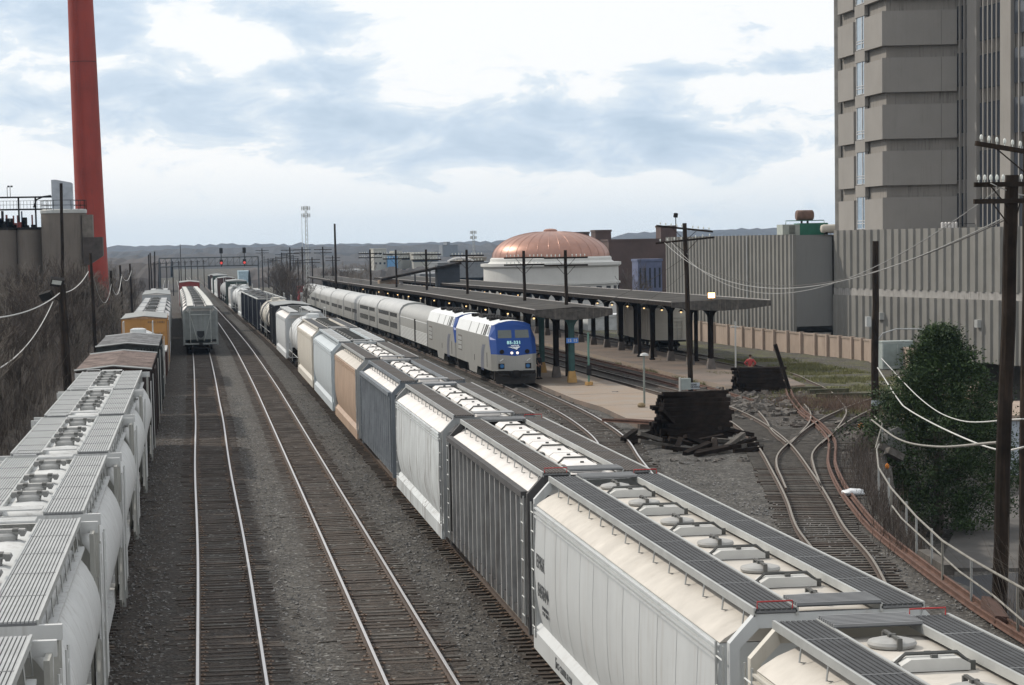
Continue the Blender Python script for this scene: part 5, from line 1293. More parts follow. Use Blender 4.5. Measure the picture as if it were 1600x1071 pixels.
def bldg(name, label, x0, x1, y0, y1, z0, z1, mat, wins=None, parap=.3, roofm=None):
    t = thing(name, label, 'building', ((x0+x1)/2, (y0+y1)/2, 0)); a = (x1-x0)/2; b = (y1-y0)/2
    m = MB(); m.box(-a, a, -b, b, z0, z1); m.build('wall', mat, t)
    m = MB(); m.box(-a-.1, a+.1, -b-.1, b+.1, z1, z1+parap); m.build('roof', roofm or mat, t)
    if wins:
        nx_, nz_, w_, h_, m_ = wins
        for i in range(nx_):
            for j in range(nz_):
                cx = -a+2*a*(i+.5)/nx_; cz = z0+(z1-z0)*(j+.55)/nz_
                m = MB(); m.box(cx-w_/2, cx+w_/2, -b-.06, -b+.02, cz-h_/2, cz+h_/2); m.build('window', m_, t)
    return t
bldg('brick_building', 'broad dark brick building to the right of the copper dome', 63.3, 80, 345, 370, -3, 9.25, brick, None)
bldg('brick_penthouse', 'small square brick block on the roof right behind the dome', 62.5, 65.0, 352, 356, 5, 10.75, brick)
bldg('brick_penthouse', 'low brick box peeking over the dome edge', 64.2, 66.4, 380, 384, 5, 10.6, brick)
bldg('brick_chimney_block', 'brick shaft rising behind the crossarms of the wooden pole', 74.6, 77.2, 360, 364, 9.3, 11.3, brick)
t = bldg('blue_annex', 'narrow bluish building with vertical strips beside the ribbed wall', 57.4, 60.6, 292, 296, -3, 6.6, pm('blue_grey_panel', (.10, .12, .2), .7), (5, 2, .22, 2.6, dk_g))
# wood utility poles
pole_m = pm('utility_pole_wood', (.022, .017, .014), .92, spec=.1, var=.5, scale=1.5, streak=1, scol=(.09, .06, .04))
ins_m = pm('glass_insulator', (.62, .64, .60), .2, var=.1)
IM = MB().lathe([(.015, 0), (.015, .06), (.038, .06), (.045, .12), (.03, .17), (.01, .19)], (0, 0, 0), 'z', 8).build('insulator', ins_m, None, True); INS = IM.data; bpy.data.objects.remove(IM)
def upole(label, x, y, z0, z1, r0=.17, r1=.12, arms=(), lean=(0, 0), cat='utility pole', group=None, name='utility_pole', ins=True, arot=0):
    t = thing(name, label, cat, (x, y, z0), group=group); H = z1-z0
    m = MB(); m.tube([(lean[0]*k/6+.02*sin(k*2), lean[1]*k/6, H*k/6) for k in range(7)], [r0+(r1-r0)*k/6 for k in range(7)], 10); m.build('pole', pole_m, t, True)
    for (zz, half, cx, tilt, n, rz) in arms:
        k = (zz-z0)/H; px = lean[0]*k; 
        M = Matrix.Translation((px+cx, lean[1]*k-.16, zz-z0)) @ Matrix.Rotation(rz+arot, 4, 'Z') @ Matrix.Rotation(tilt, 4, 'Y')
        m = MB(); m.box(-half, half, -.05, .05, -.06, .06, 0, M)
        for s in (-1, 1):
            a = M @ Vector((s*half*.42-cx*.0, 0, -.05)); m.tube([tuple(a), (px, lean[1]*k-.1, zz-z0-.75)], .018, 4)
        ao = m.build('crossarm', pole_m, t)
        if ins:
            for q in range(n):
                f = -1+2*(q+.5)/n
                if abs(f*half+cx) < .2: continue
                p = M @ Vector((f*half*.96, 0, .06)); o = bpy.data.objects.new('insulator', INS); COL.objects.link(o); o.parent = ao; o.location = p
    return t
GP = 'wooden poles rising through the near canopy'
for k, (x, y, zt, lb) in enumerate(((25.9, 158, 8.75, 'wooden pole with two crossarms rising from the tip of the near canopy'), (24.9, 171.5, 8.7, 'wooden pole with two crossarms, second from the tip of the near canopy'), (24.6, 205.5, 8.75, 'wooden pole with two crossarms, third from the tip of the near canopy'),
                             (23.9, 235, 8.75, 'wooden pole with two crossarms, fourth from the tip of the near canopy'), (23.5, 266, 8.7, 'wooden pole with two crossarms, fifth from the tip of the near canopy'), (22.95, 298, 8.7, 'wooden pole with two crossarms, sixth from the tip of the near canopy'))):
    upole(lb, x, y, sag(y), zt+.08, .15, .11, ((zt-.45, 1.55, 0, 0, 10, 0), (zt-.98, 1.55, 0, 0, 10, 0)), group=GP)
upole('tall bare pole standing above the far end of the near canopy', 20.4, 330, -1, 12.5, .2, .14)
GQ = 'distant poles along the line'
for k, (px, py, y) in enumerate(((438, 388, 400), (457, 388, 430), (472, 404, 470), (489, 388, 410), (504, 402, 500), (450, 405, 520), (425, 396, 560), (416, 402, 600), (433, 398, 620), (404, 404, 650), (395, 389, 560), (411, 405, 720), (443, 400, 700))):
    x = y*(px-303)/3550.+.0; x = (px-289.)/3550*y*1.0+ .0; zt = 9.51+(385-py)/3550.*y
    upole('distant wooden line pole above the brush between the trains', x, y, sag(y), zt, .16, .12, ((zt-.5, 1.6, 0, 0, 8, 0), (zt-1.1, 1.6, 0, 0, 8, 0)), group=GQ, ins=False)
# the wooden pole in the yard
upole('leaning wooden pole with two crossed crossarms behind the big tie pile', 30.7, 139.5, -.2, 10.45, .17, .13, ((10.1, 1.85, -.05, .115, 10, .1), (9.38, 1.85, -.05, -.085, 8, -.1)), lean=(-.27, 0))
t = thing('warning_sign', 'small white sign reading CLOSE CLEARANCE on the pole behind the tie pile', 'sign', (30.79, 139.28, .28))
m = MB(); m.box(-.43, .43, -.02, .02, -.2, .2); bd = m.build('board', pm('faded_sign_white', (.42, .46, .5), .6), t)
text_mesh('CLOSE\nCLEARANCE', .145, letter_m, 'lettering', bd, Matrix.Translation((0, -.03, 0)) @ Matrix.Rotation(pi/2, 4, 'X'), .008)
t = thing('signal_cabinet', 'small grey equipment box beside the pole behind the tie pile', 'cabinet', (30.2, 138.8, -.2)); m = MB(); m.box(-.3, .3, -.25, .25, .3, 1.0); m.build('case', pm('cabinet_grey', (0, 0, 0)), t); m = MB(); m.box(-.38, -.3, -.2, .2, 0, 1.05); m.build('post', steel_gr, t)
t = thing('floodlight', 'small floodlight on a thin post above the crossarm of the yard pole', 'floodlight', (29.95, 139.9, 10.2)); m = MB(); m.tube([(0, 0, 0), (0, 0, .6)], .03, 5); m.build('post', steel_dk, t); m = MB(); m.ob((0, 0, .75), (.22, .16, .26), .4, .3); m.build('housing', steel_dk, t)
# pole with the street lamp
upole('bare wooden pole carrying the street lamp beside the evergreen tree', 33.6, 110, -.3, 9.2, .2, .15, lean=(.1, 0))
t = thing('street_lamp', 'grey street lamp head on a curved arm reaching over the evergreen', 'street lamp', (33.75, 110, 0))
m = MB(); m.tube([(0, 0, 4.25), (.3, 0, 4.6), (1.0, 0, 4.8), (2.0, 0, 4.78), (2.75, 0, 4.68)], .035, 6); m.build('arm', steel_gr, t, True)
m = MB(); m.prof([(-.5, 4.66), (-.45, 4.78), (0, 4.82), (.4, 4.76), (.5, 4.66), (.2, 4.58), (-.35, 4.58)], -.17, .17); o = m.build('lamp_head', pm('lamp_blue_grey', (.33, .38, .45), .4), t, loc=(3.2, 0, 0)); m = MB(); m.lathe([(.2, 0), (.17, -.1), (.05, -.16)], (0, 0, 4.58), 'z', 12); m.build('lens', pm('clear_lens', (.5, .5, .42), .2), t, True, loc=(3.28, 0, 0))
t = thing('warning_sign', 'small white sign on the pole beside the evergreen tree', 'sign', (33.72, 109.75, 1.13)); m = MB(); m.box(-.36, .36, -.02, .02, -.13, .13); bd = m.build('board', MATS['faded_sign_white'], t)
text_mesh('CLOSE\nCLEARANCE', .115, letter_m, 'lettering', bd, Matrix.Translation((0, -.03, 0)) @ Matrix.Rotation(pi/2, 4, 'X'), .006)
t = thing('pole_box', 'small grey box fixed to the left side of the street lamp pole', 'box', (33.35, 110, 5.3)); m = MB(); m.box(-.18, .05, -.15, .15, -.35, .15); m.box(-.12, .0, -.16, -.15, -.3, .1); m.build('case', steel_gr, t)
# the two big poles at the right
upole('thick brown pole at the right edge with two arms full of glass insulators', 20.22, 55.5, -.4, 10.95, .2, .17, ((10.72, .75, -.3, 0, 9, 0), (10.3, .85, -.2, 0, 0, 0)), lean=(.36, 0))
upole('thick dark pole cut by the right edge with a slanting top arm of insulators', 21.5, 57.0, -.4, 12.1, .2, .17, ((11.65, 1.0, -.55, .17, 9, 0),), lean=(.12, 0))
# left row
GLP = 'wooden poles along the thicket on the left'
for (x, y, zt, lb, ln) in ((-8.1, 189, 9.2, 'tall wooden pole against the pale silo', .2), (-8.2, 232, 7.3, 'short wooden pole in front of the red chimney', 0), (-8.1, 262, 7.6, 'wooden pole at the right edge of the chimney', .3), (-8.0, 300, 7.5, 'wooden pole between chimney and rail cars', .25),
                         (-8.1, 425, 8.3, 'far wooden pole in a close group of three, leftmost', 0), (-7.7, 432, 8.6, 'far wooden pole in a close group of three, middle', .1), (-7.4, 436, 8.8, 'far leaning wooden pole in a close group of three', .9)):
    upole(lb, x, y, -.5+sag(y), zt, .17, .12, lean=(ln*.6-.3*(ln > 0), 0), group=GLP)
for k in range(9):
    y = 470+k*28; upole('thin distant pole in the row near the signal bridge', (222+k*9.5+7-289)/3550.*y, y, sag(y), 6.6-.12*k, .13, .1, ((6.2-.12*k, .7, 0, 0, 0, 0),), group='thin distant poles left of the tracks', ins=False)
upole('tall bare pole behind the floodlight pole in front of the silos', -10.4, 183, 0, 14.7, .16, .12, lean=(.3, 0))
upole('dark wooden pole carrying two floodlights beside the grey hopper cars', -8.2, 148, 0, 7.3, .29, .25, lean=(-.15, 0), name='floodlight_pole', cat='floodlight pole')
for dx, dz, rz, lb in ((-.35, 7.45, .3, 'rectangular floodlight on top of the dark pole at left'), (-1.0, 6.6, -.5, 'second floodlight hanging left of the dark pole')):
    t = thing('floodlight', lb, 'floodlight', (-8.3+dx, 147.8, dz)); m = MB(); m.ob((0, 0, 0), (.85, .34, .5), rz, .5, rz*.5); m.build('housing', steel_dk, t); m = MB(); m.ob((0, -.17, -.02), (.6, .03, .3), rz, .5, rz*.5); m.build('lens', pm('floodlight_glass', (.5, .52, .5), .3), t); m = MB(); m.tube([(0, 0, 0), (-dx*.8, .1, -.35)], .04, 5); m.build('bracket', steel_dk, t)
# signal bridge and masts
t = thing('signal_bridge', 'lattice signal bridge spanning the tracks in the distance', 'signal bridge', (0, 480, sag(480)))
sb = pm('bridge_steel', (.06, .07, .08), .7)
m = MB(); zb = 7.2; zt = 9.0
for yy in (-.6, .6):
    for z in (zb, zt): m.tube([(-7, yy, z), (13.5, yy, z)], .11, 4)
    for k in range(17): x = -7+k*1.28; m.tube([(x, yy, zb), (x+1.28, yy, zt if k % 2 else zt)], .05, 3); m.tube([(x+1.28, yy, zt), (x+1.28, yy, zb)], .05, 3)
m.build('truss', sb, t)
for x in (-7, 13.5):
    m = MB(); m.tube([(x, -.6, -.3), (x, -.6, zt)], .12, 4); m.tube([(x, .6, -.3), (x, .6, zt)], .12, 4)
    for k in range(6): m.tube([(x, -.6, k*1.2), (x, .6, (k+1)*1.2)], .05, 3)
    m.build('tower_leg', sb, t)
for x, lb in ((5.8, 'left'), (10.6, 'right')):
    q = thing('signal', 'black signal head with a red light, the %s one on the signal bridge' % lb, 'signal', (x, 479.2, sag(480)+8.0), group='signals on the bridge')
    m = MB(); m.tube([(0, 0, -1), (0, 0, 3)], .09, 6); m.box(-.35, .35, -.2, .1, -.5, .5); m.box(-.35, .35, -.2, .1, 1.8, 2.9); m.build('mast_head', steel_dk, q)
    m = MB(); m.lathe([(.26, 0), (.26, .04)], (0, -.26, -.2), 'y', 16); m.build('red_lens', pm('lit_red', (1, .1, .08), .4, emit=.25, var=0), q)
for (px, py, y, w_, lb, nm) in ((464, 322, 520, .45, 'tall lattice phone mast with two antenna rings', 'phone_mast'), (725, 360, 700, .5, 'slender lattice phone mast left of the dome', 'phone_mast')):
    x = (px-289)/3550.*y; dzr = (px-289)*-.018+386; zt = 9.51+(dzr-py)/3550.*y
    t = thing(nm, lb, 'mast', (x, y, sag(y))); H = zt-sag(y); m = MB()
    for k in range(3):
        a = 2*pi*k/3; m.tube([(w_*cos(a), w_*sin(a), 0), (w_*.55*cos(a), w_*.55*sin(a), H)], .06, 4)
    n = int(H/1.0)
    for k in range(n):
        for q in range(3):
            a = 2*pi*q/3; b = 2*pi*(q+1)/3; f = 1-.45*k/n; g = 1-.45*(k+1)/n; m.tube([(w_*f*cos(a), w_*f*sin(a), k*H/n), (w_*g*cos(b), w_*g*sin(b), (k+1)*H/n)], .035, 3)
    m.build('lattice', steel_gr, t); m = MB()
    for zz in (H-.6, H-2.2) if H > 15 else (H-.5,):
        for q in range(6): a = q*pi/3; m.ob((.9*cos(a), .9*sin(a), zz), (.2, .2, .9), a); m.tube([(0, 0, zz), (.9*cos(a), .9*sin(a), zz)], .04, 3)
    m.build('antenna', steel_gr, t)
upole('thin tall pole standing behind the left rail cars on the skyline', (270-289)/3550.*520, 520, sag(520), 10.2, .12, .07)
t = thing('phone_mast', 'very thin grey mast just left of the lattice phone mast', 'mast', ((457.5-289)/3550.*600, 600, sag(600))); m = MB(); m.tube([(0, 0, 0), (0, 0, 19)], [.12, .05], 5); m.build('pole', steel_gr, t)
# red chimney and silos
t = thing('chimney', 'tall tapering red chimney leaning slightly, cut off by the top edge', 'chimney', (-12.85, 300, 0))
cm = pm('red_chimney_paint', (.25, .034, .022), .75, var=.18, scale=.22, streak=.8, scol=(.12, .03, .025))
m = MB(); m.lathe([(2.15, -3), (1.98, 5.3), (1.83, 16.9), (1.72, 33.4)], (0, 0, 0), 'z', 40); m.lathe([(1.72, 33.5), (1.61, 41.4), (1.5, 52)], (0, 0, 0), 'z', 40); m.build('shaft', cm, t, True); t.rotation_euler = (0, -.012, 0)
m = MB()
for s_ in (-.22, .22): m.tube([(-.6+s_, -2.05, 0), (-.6+s_, -1.6, 50)], .03, 4)
for k in range(120): z_ = .4*k; m.tube([(-.82, -2.05+.009*z_, z_), (-.38, -2.05+.009*z_, z_)], .015, 3)
m.build('ladder', MATS['red_chimney_paint'], t)
for z_ in (5, 11, 17, 23, 29, 36):
    m = MB(); r_ = 1.985-.0096*z_+.03; m.lathe([(r_, z_), (r_, z_+.09)], (0, 0, 0), 'z', 40); m.build('joint_band', MATS['red_chimney_paint'], t)
m = MB(); m.lathe([(1.70, 33.38), (1.70, 33.52)], (0, 0, 0), 'z', 40); m.build('joint_ring', pm('dark_red_band', (.05, .015, .015), .8), t)
sil = pm('silo_concrete', (.15, .13, .112), .9, var=.14, scale=.25, streak=.9, scol=(.08, .065, .055))
t = thing('silo', 'pale concrete silo with a grey housing on its top in front of the red chimney', 'silo', (-13.0, 238, -1))
m = MB(); m.lathe([(2.3, 0), (2.3, 14.2)], (0, 0, 0), 'z', 40); m.build('drum', sil, t, True); m = MB(); m.lathe([(2.36, 14.2), (2.36, 14.5), (2.2, 14.6)], (0, 0, 0), 'z', 40); m.build('cap', steel_gr, t)
m = MB()
for k in range(16): a = 2*pi*k/16; m.tube([(2.3*cos(a), 2.3*sin(a), 14.5), (2.3*cos(a), 2.3*sin(a), 15.5)], .025, 4)
for z in (15, 15.5): m.tube([(2.3*cos(2*pi*k/24), 2.3*sin(2*pi*k/24), z) for k in range(25)], .025, 4)
m.build('railing', steel_dk, t)
m = MB(); m.prof([(-1.1, 14.6), (1.0, 14.6), (1.0, 17.2), (.9, 17.3), (-.6, 17.6), (-1.1, 17.6)], -.8, .8); m.build('top_housing', pm('pale_steel_housing', (.34, .37, .41), .5), t)
m = MB(); m.box(1.9, 2.95, -1.6, 1.0, 11.7, 14.0); m.prof([(1.9, 8.9), (2.5, 8.9), (3.9, 9.8), (3.9, 11.7), (1.9, 11.7)], -1.7, .8, 1); m.build('side_hoist', [pm('weathered_cladding', (.13, .115, .1), .85, var=.3), pm('dark_cladding', (.06, .05, .045), .85, var=.3)], t)
for k, (x, y, r, h_, lb) in enumerate(((-16.6, 240, 1.35, 12.6, 'right one of the row of low concrete silos at the left edge'), (-19.2, 240, 1.35, 12.6, 'middle one of the row of low concrete silos at the left edge'), (-21.8, 240, 1.35, 12.6, 'leftmost low concrete silo, cut by the left edge'))):
    t = thing('silo', lb, 'silo', (x, y, -1), group='low concrete silos'); m = MB(); m.lathe([(r, 0), (r, h_)], (0, 0, 0), 'z', 32); m.build('drum', sil, t, True); m = MB(); m.lathe([(r+.06, h_), (r+.06, h_+.25)], (0, 0, 0), 'z', 32); m.build('cap', steel_dk, t)
t = thing('conveyor_gantry', 'dark steel gantry and pipework on top of the low silos', 'gantry', (-18.5, 239.5, 11.85)); m = MB(); rr = random.Random(3)
for x in (-3.6, -1.4, .9, 2.6):
    m.tube([(x, 0, 0), (x, 0, 3.0)], .09, 4)
m.box(-2.6, 4.6, -.4, .4, 3.0, 3.15); m.box(-4, 4.8, -.5, .5, 1.75, 1.9)
for k in range(26): x = -4+k*.34; m.tube([(x, -.5, 1.9), (x, -.5, 2.7)], .02, 3)
for z in (2.3, 2.7): m.tube([(-4, -.5, z), (4.8, -.5, z)], .02, 3)
for k in range(44): x = rr.uniform(-4, 2.4); z = rr.uniform(.3, 1.7); q_ = rr.uniform(.03, .3); m.box(x-q_, x+q_, -.3, .3, -.05, z if q_ < .12 else z*.6, rr.choice((0, 0, 0, 0, 1, 2)))
m.tube([(2.4, 0, 2.0), (2.7, 0, 2.8), (3.4, 0, 3.1), (4.2, 0, 3.2)], .09, 6, 0)
for x in (-3.9, -2.2, -.2, .1): m.tube([(x, 0, 3.1), (x, 0, 4.1), (x+.15, 0, 4.2)], .03, 4); m.ob((x+.15, 0, 4.2), (.22, .2, .16))
m.build('steelwork', [steel_dk, pm('machine_red', (.15, .03, .025), .7), pm('machine_blue', (.02, .04, .1), .7)], t)
# far buildings
fac = pm('pale_factory_wall', (.36, .35, .31), .85, var=.08, scale=.1); facg = pm('grey_far_building', (.17, .18, .19), .85, var=.15)
def far(px0, px1, pyt, y, z0, label, mat, name='factory_building', wins=None, dep=20):
    hz_ = lambda p_: 391.8-.018*p_
    x0 = (px0-289)/3550.*y; x1 = (px1-289)/3550.*y; zt = 9.51+(hz_((px0+px1)/2)-pyt)/3550.*y
    return bldg(name, label, x0, x1, y, y+dep, z0, zt, mat, wins)
far(568, 588, 390, 900, -8, 'tallest cream block of the distant factory', fac, wins=(3, 4, .8, .8, dk_g))
far(588, 655, 397, 905, -8, 'long low cream block of the distant factory', fac, wins=(14, 3, 1.6, .9, dk_g))
far(600, 612, 394, 900, -8, 'small cream stair block on the distant factory', fac)
far(590, 605, 402, 896, -8, 'light blue block in front of the distant factory', pm('light_blue_wall', (.12, .28, .5), .8))
far(630, 668, 396, 890, -8, 'right cream wing of the distant factory with a dark window band', fac, wins=(8, 2, 2.0, .7, dk_g))
far(676, 700, 384, 1500, -8, 'grey hospital-like block on the far skyline', facg, name='distant_building')
far(683, 688, 379, 1505, -8, 'little square turret of the block on the far skyline', facg, name='distant_building')
far(668, 760, 412, 520, -4, 'long low grey shed to the left of the dome', facg, wins=(12, 1, 2, 1.2, dk_g), name='distant_building')
far(706, 745, 404, 600, -4, 'tan low building left of the dome', pm('tan_far_wall', (.24, .21, .17), .85), wins=(6, 1, 1.6, 1, dk_g), name='distant_building')
far(640, 700, 430, 460, -4, 'grey building with a dark window strip behind the canopies', facg, wins=(7, 1, 1.8, 1.0, dk_g), name='distant_building')
far(515, 552, 423, 700, -5, 'white flat-roofed shed beyond the brush', pm('white_shed', (.55, .57, .58), .8), name='distant_building')
far(358, 380, 425, 800, -6, 'pale blue shed beyond the signal bridge', pm('pale_blue_shed', (.32, .42, .48), .8), name='distant_building')
far(430, 448, 438, 440, -3, 'dark round-roofed truck body beside the red shed', pm('dark_blue_van', (.03, .04, .08), .6), name='storage_shed', dep=6)
t = thing('signal_shed', 'small red shed with a white opening behind the last carriage', 'shed', ((457-289)/3550.*430, 425, sag(425))); m = MB(); m.box(-1.2, 1.2, 0, 3, 0, 3.2); m.build('wall', pm('shed_red', (.28, .05, .05), .8), t); m = MB(); m.box(-.8, 1.1, -.05, 0, .2, 2.2); m.build('opening', pm('white_shed', (0,)*3), t); m = MB(); m.box(-1.3, 1.3, -.15, 3.1, 3.2, 3.35); m.build('roof', MATS['shed_red'], t)
# covered footbridge roof over the far canopies
t = thing('footbridge', 'dark sloping footbridge roof above the far canopies with a rusty orange pier', 'footbridge', (26, 300, 0))
m = MB(); m.face([(-1.5, 0, 4.9), (9.2, 0, 6.9), (9.2, 4, 6.9), (-1.5, 4, 4.9)]); m.face([(-1.5, 0, 4.6), (9.2, 0, 6.6), (9.2, 0, 6.9), (-1.5, 0, 4.9)]); m.face([(-1.5, 0, 4.6), (9.2, 0, 6.6), (9.2, 4, 6.6), (-1.5, 4, 4.6)]); m.build('roof', wood_k, t)
m = MB(); m.box(-1.7, .9, .5, 3.5, 2, 4.7); m.build('pier', pm('rusty_orange_wall', (.26, .13, .07), .85, var=.3, col2=(.3, .27, .22)), t)
m = MB(); m.box(6.0, 9.0, .4, 3.4, 1, 6.5); m.tube([(3, .2, 3), (3, .2, 5.4)], .1, 5); m.tube([(5, .2, 3), (5, .2, 5.9)], .1, 5); m.build('stair_housing', pm('dark_blue_cladding', (.03, .035, .045), .7), t)
m = MB(); m.tube([(9.2-2.2*cos(a), 1, 6.1+1.3*sin(a)) for a in [radians(q) for q in range(40, 150, 10)]], .22, 6); m.build('arched_skylight', roofw_p, t)
# white boxcar parked behind the far canopy, and low things beyond
x6 = boxcar('boxcar', 'white boxcar parked on the track behind the right-hand canopy', 16, cream_p, roofw_p, 3.9); x6.put((40.4, 200, sag(200)), .01)
far(905, 1040, 497, 255, -1, 'low white loading dock seen under the right-hand canopy', pm('white_shed', (0,)*3), name='loading_dock', dep=5)
# street side building below the fence, far right
t = thing('street_building', 'pale blue-white low building beyond the street at the right edge', 'building', (44, 126, -4.1)); m = MB(); m.box(.8, 22, -4, 6, 0, 3.1); m.build('wall', pm('blue_white_wall', (.38, .42, .47), .85, var=.08), t); m = MB(); m.box(.6, 22.2, -4.2, 6.2, 3.1, 3.4); m.build('roof', pink, t)
# ------------------------------------------------------------------ vegetation
twig = pm('bare_twigs', (.070, .056, .047), .9, var=.45, scale=1.2)
twig_l = pm('pale_twigs', (.155, .135, .115), .9, var=.35, scale=1.2)
trunk_m = pm('grey_bark', (.085, .072, .062), .95, var=.4, scale=3)
def bare_tree_mesh(seed, H, spread=.5, depth=5, r0=.1, thick=.012):
    rr = random.Random(seed); tr = MB(); br = MB()
    def grow(p, d, L, r, lev):
        n = 3; pts = [p]; q = p.copy(); dd = d.copy()
        for k in range(n):
            dd = (dd+Vector((rr.uniform(-1, 1), rr.uniform(-1, 1), rr.uniform(-.3, .6)))*.16).normalized(); q = q+dd*L/n; pts.append(q.copy())
        rs = [max(thick, r*(1-.3*k/n)) for k in range(n+1)]
        (tr if lev < 2 else br).tube(pts, rs, 5 if lev < 2 else 3, 0, caps=False)
        if lev >= depth: return
        nb = rr.choice((2, 3, 3)) if lev else rr.choice((3, 4))
        for b in range(nb):
            k = rr.randint(1, n) if b else n
            nd = (dd+Vector((rr.uniform(-1, 1), rr.uniform(-1, 1), rr.uniform(-.25, .75)))*spread*(1.1 if b else .5)).normalized()
            grow(pts[k], nd, L*rr.uniform(.6, .82), r*.58, lev+1)
    grow(Vector((0, 0, -.3)), Vector((rr.uniform(-.1, .1), rr.uniform(-.1, .1), 1)).normalized(), H*.34, r0, 0)
    return tr, br
TREES = []
for s in range(7):
    t = thing('bare_tree', 'bare leafless tree in the grey thicket on the left', 'tree'); tr, br = bare_tree_mesh(s+11, 7.2, .62, 6, .12, .012)
    tr.build('trunk', trunk_m, t); br.build('crown', twig_l if s % 3 == 0 else twig, t); TREES.append(Tree(t))
rr = random.Random(5); cnt = 0
def edge_top(y): return interp(y, (60, 110, 190, 260, 330, 420, 600), (7.6, 9.3, 9.8, 9.0, 7.5, 7.0, 6.5))
for k in range(190):
    y = 66*((640/66.)**rr.random()); x = -7.3+off0(y)-abs(rr.gauss(0, 1))*(4+y*.022) - (1.2 if y < 120 else 0)
    if 225 < y < 250 and x < -9.5: x = -8.6-rr.random()
    if y < 215 and x > -9.8: x = -9.8-rr.random()*2
    H = (edge_top(y)-hgt(x, y))*rr.uniform(.5, 1.0)*(.75 if x > -9.5 else 1)
    TREES[k % 7].put((x, y, hgt(x, y)-.1), rr.uniform(0, 6.28), ('bare leafless tree in the grey thicket on the left' if y > 130 else 'bare leafless tree of the near thicket at the left edge'), 'bare trees in the thicket on the left', (H/7.6*rr.uniform(.9, 1.2),)*2+(H/7.6,))
for k in range(46):
    y = rr.uniform(300, 760); x = rr.uniform(.022, .062)*y+6; H = rr.uniform(5.5, 8.5)
    if x < TA(y)+1 and x > TA(y)-4 and y < 420: x = TA(y)-5-rr.random()*3
    TREES[k % 7].put((x, y, sag(y)-.2), rr.uniform(0, 6.28), 'distant bare tree between the two trains', 'distant bare trees between the trains', (H/7,)*3)
t_ = TREES[2].put((51.5, 262, -.8), 1.0, 'spreading bare tree in front of the white rotunda wall', None, (1.25, 1.25, 1.05)); 
if 'group' in t_: del t_['group']
# dense undergrowth: stems, brambles and leaf litter that cannot be counted
def brush(name, n, fn, lo, hi, mat, wid, seed):
    rr = random.Random(seed); V = []; F = []
    for k in range(n):
        x, y, z = fn(rr); h_ = rr.uniform(lo, hi); a = rr.uniform(0, 6.28); ln = rr.uniform(.1, .7); w_ = wid*rr.uniform(.6, 1.5)
        px, py, pz = x, y, z; b = rr.uniform(0, 3.14); cx, cy = cos(b)*w_, sin(b)*w_
        pr = None
        for q in range(4):
            f = q/3; X = x+cos(a)*ln*f*f*h_; Y = y+sin(a)*ln*f*f*h_; Z = z+h_*f*(1-.25*f*ln); g = 1-.75*f
            i = len(V); V += [(X-cx*g, Y-cy*g, Z), (X+cx*g, Y+cy*g, Z)]
            if q: F.append((i-2, i-1, i+1, i))
    return tag(raw(name, V, F, mat), kind='stuff', label=None)
def lf(rr):
    y = 58*((420/58.)**rr.random()); x = -6.5+off0(y)-rr.random()**1.3*(9+y*.05)
    if y < 215 and x > -9.3 and rr.random() < .75: x -= 3
    return x, y, hgt(x, y)-.1
o = brush('undergrowth', 26000, lf, .5, 2.4, twig, .012, 1); tag(o, 'dense dark brushwood covering the left bank', 'undergrowth')
o = brush('undergrowth', 9000, lf, 1.0, 3.6, twig_l, .011, 2); tag(o, 'pale bare saplings and canes on the left bank', 'undergrowth')
# woods behind the thicket that close the view
wood_b = pm('dark_thicket', (.035, .029, .026), .95, var=.5, scale=.8, bump=.5, bscale=3)
V = []; F = []; n_ = 300
for r in range(6):
    for k in range(n_):
        y = 52*((560/52.)**(k/(n_-1))); f = (0, .5, .8, .97, .8, 0)[r]
        x = -15.5-.028*y+off0(y)-r*2.2+.8*nz(k*.7, r*3, 1)
        zt = (edge_top(y)-1.6)*(.72+.2*nz(k*.09, 3, 1)+.18*nz(k*.45, r, 1)); zb = sag(y)
        V.append((x, y, zb-.2+(zt-zb)*f+.5*nz(k*.9, r*5, 1)))
for r in range(5):
    for k in range(n_-1): a = r*n_+k; F.append((a, a+1, a+1+n_, a+n_))
tag(raw('thicket', V, F, wood_b), 'dark mass of bare scrub behind the pale saplings on the left bank', 'thicket', kind='stuff')
def rf(rr):
    y = rr.uniform(104, 178); x = rr.uniform(31, 47); return x, y, hgt(x, y)-.02
gm_ = pm('rough_grass_blades', (.10, .115, .045), .9, var=.4, scale=.5, col2=(.21, .20, .09))
def rg(rr):
    while 1:
        x, y, z = rf(rr)
        if nz(x, y, .22, 3)+.35*nz(x, y, .9) > .02 and x > 33+max(0, (126-y)*.1) and x < fencex(y)-1: return x, y, z
o = brush('grass', 36000, rg, .06, .3, gm_, .02, 5); tag(o, 'patchy green grass of the yard before the pink wall', 'grass')
def bf(rr):
    y = rr.uniform(66, 110); x = fencex(y)-.35+rr.gauss(0, .35)-(.9*rr.random() if 82 < y < 100 else 0)
    return x, y, -.25
o = brush('undergrowth', 3800, bf, .2, 1.0, twig, .009, 6); tag(o, 'tangled brown briars along the white pipe fence', 'undergrowth')
def bf2(rr): y = rr.uniform(49.5, 55); x = fencex(y)+rr.uniform(.1, 2.4); return x, y, -1.5
o = brush('undergrowth', 900, bf2, 1.2, 4.2, twig_l, .008, 7); tag(o, 'bare shrub stems at the foot of the thick right-hand poles', 'undergrowth')
def bf3(rr): a = rr.random(); return 35+rr.gauss(0, 1.6)+a*3, 128+rr.gauss(0, 3.5)-a*7, -.22
o = brush('dry_weeds', 4200, bf3, .15, .7, pm('reddish_dry_weed', (.12, .08, .06), .95, var=.4), .012, 8); tag(o, 'reddish dry weeds beside the curving overgrown track', 'weeds')
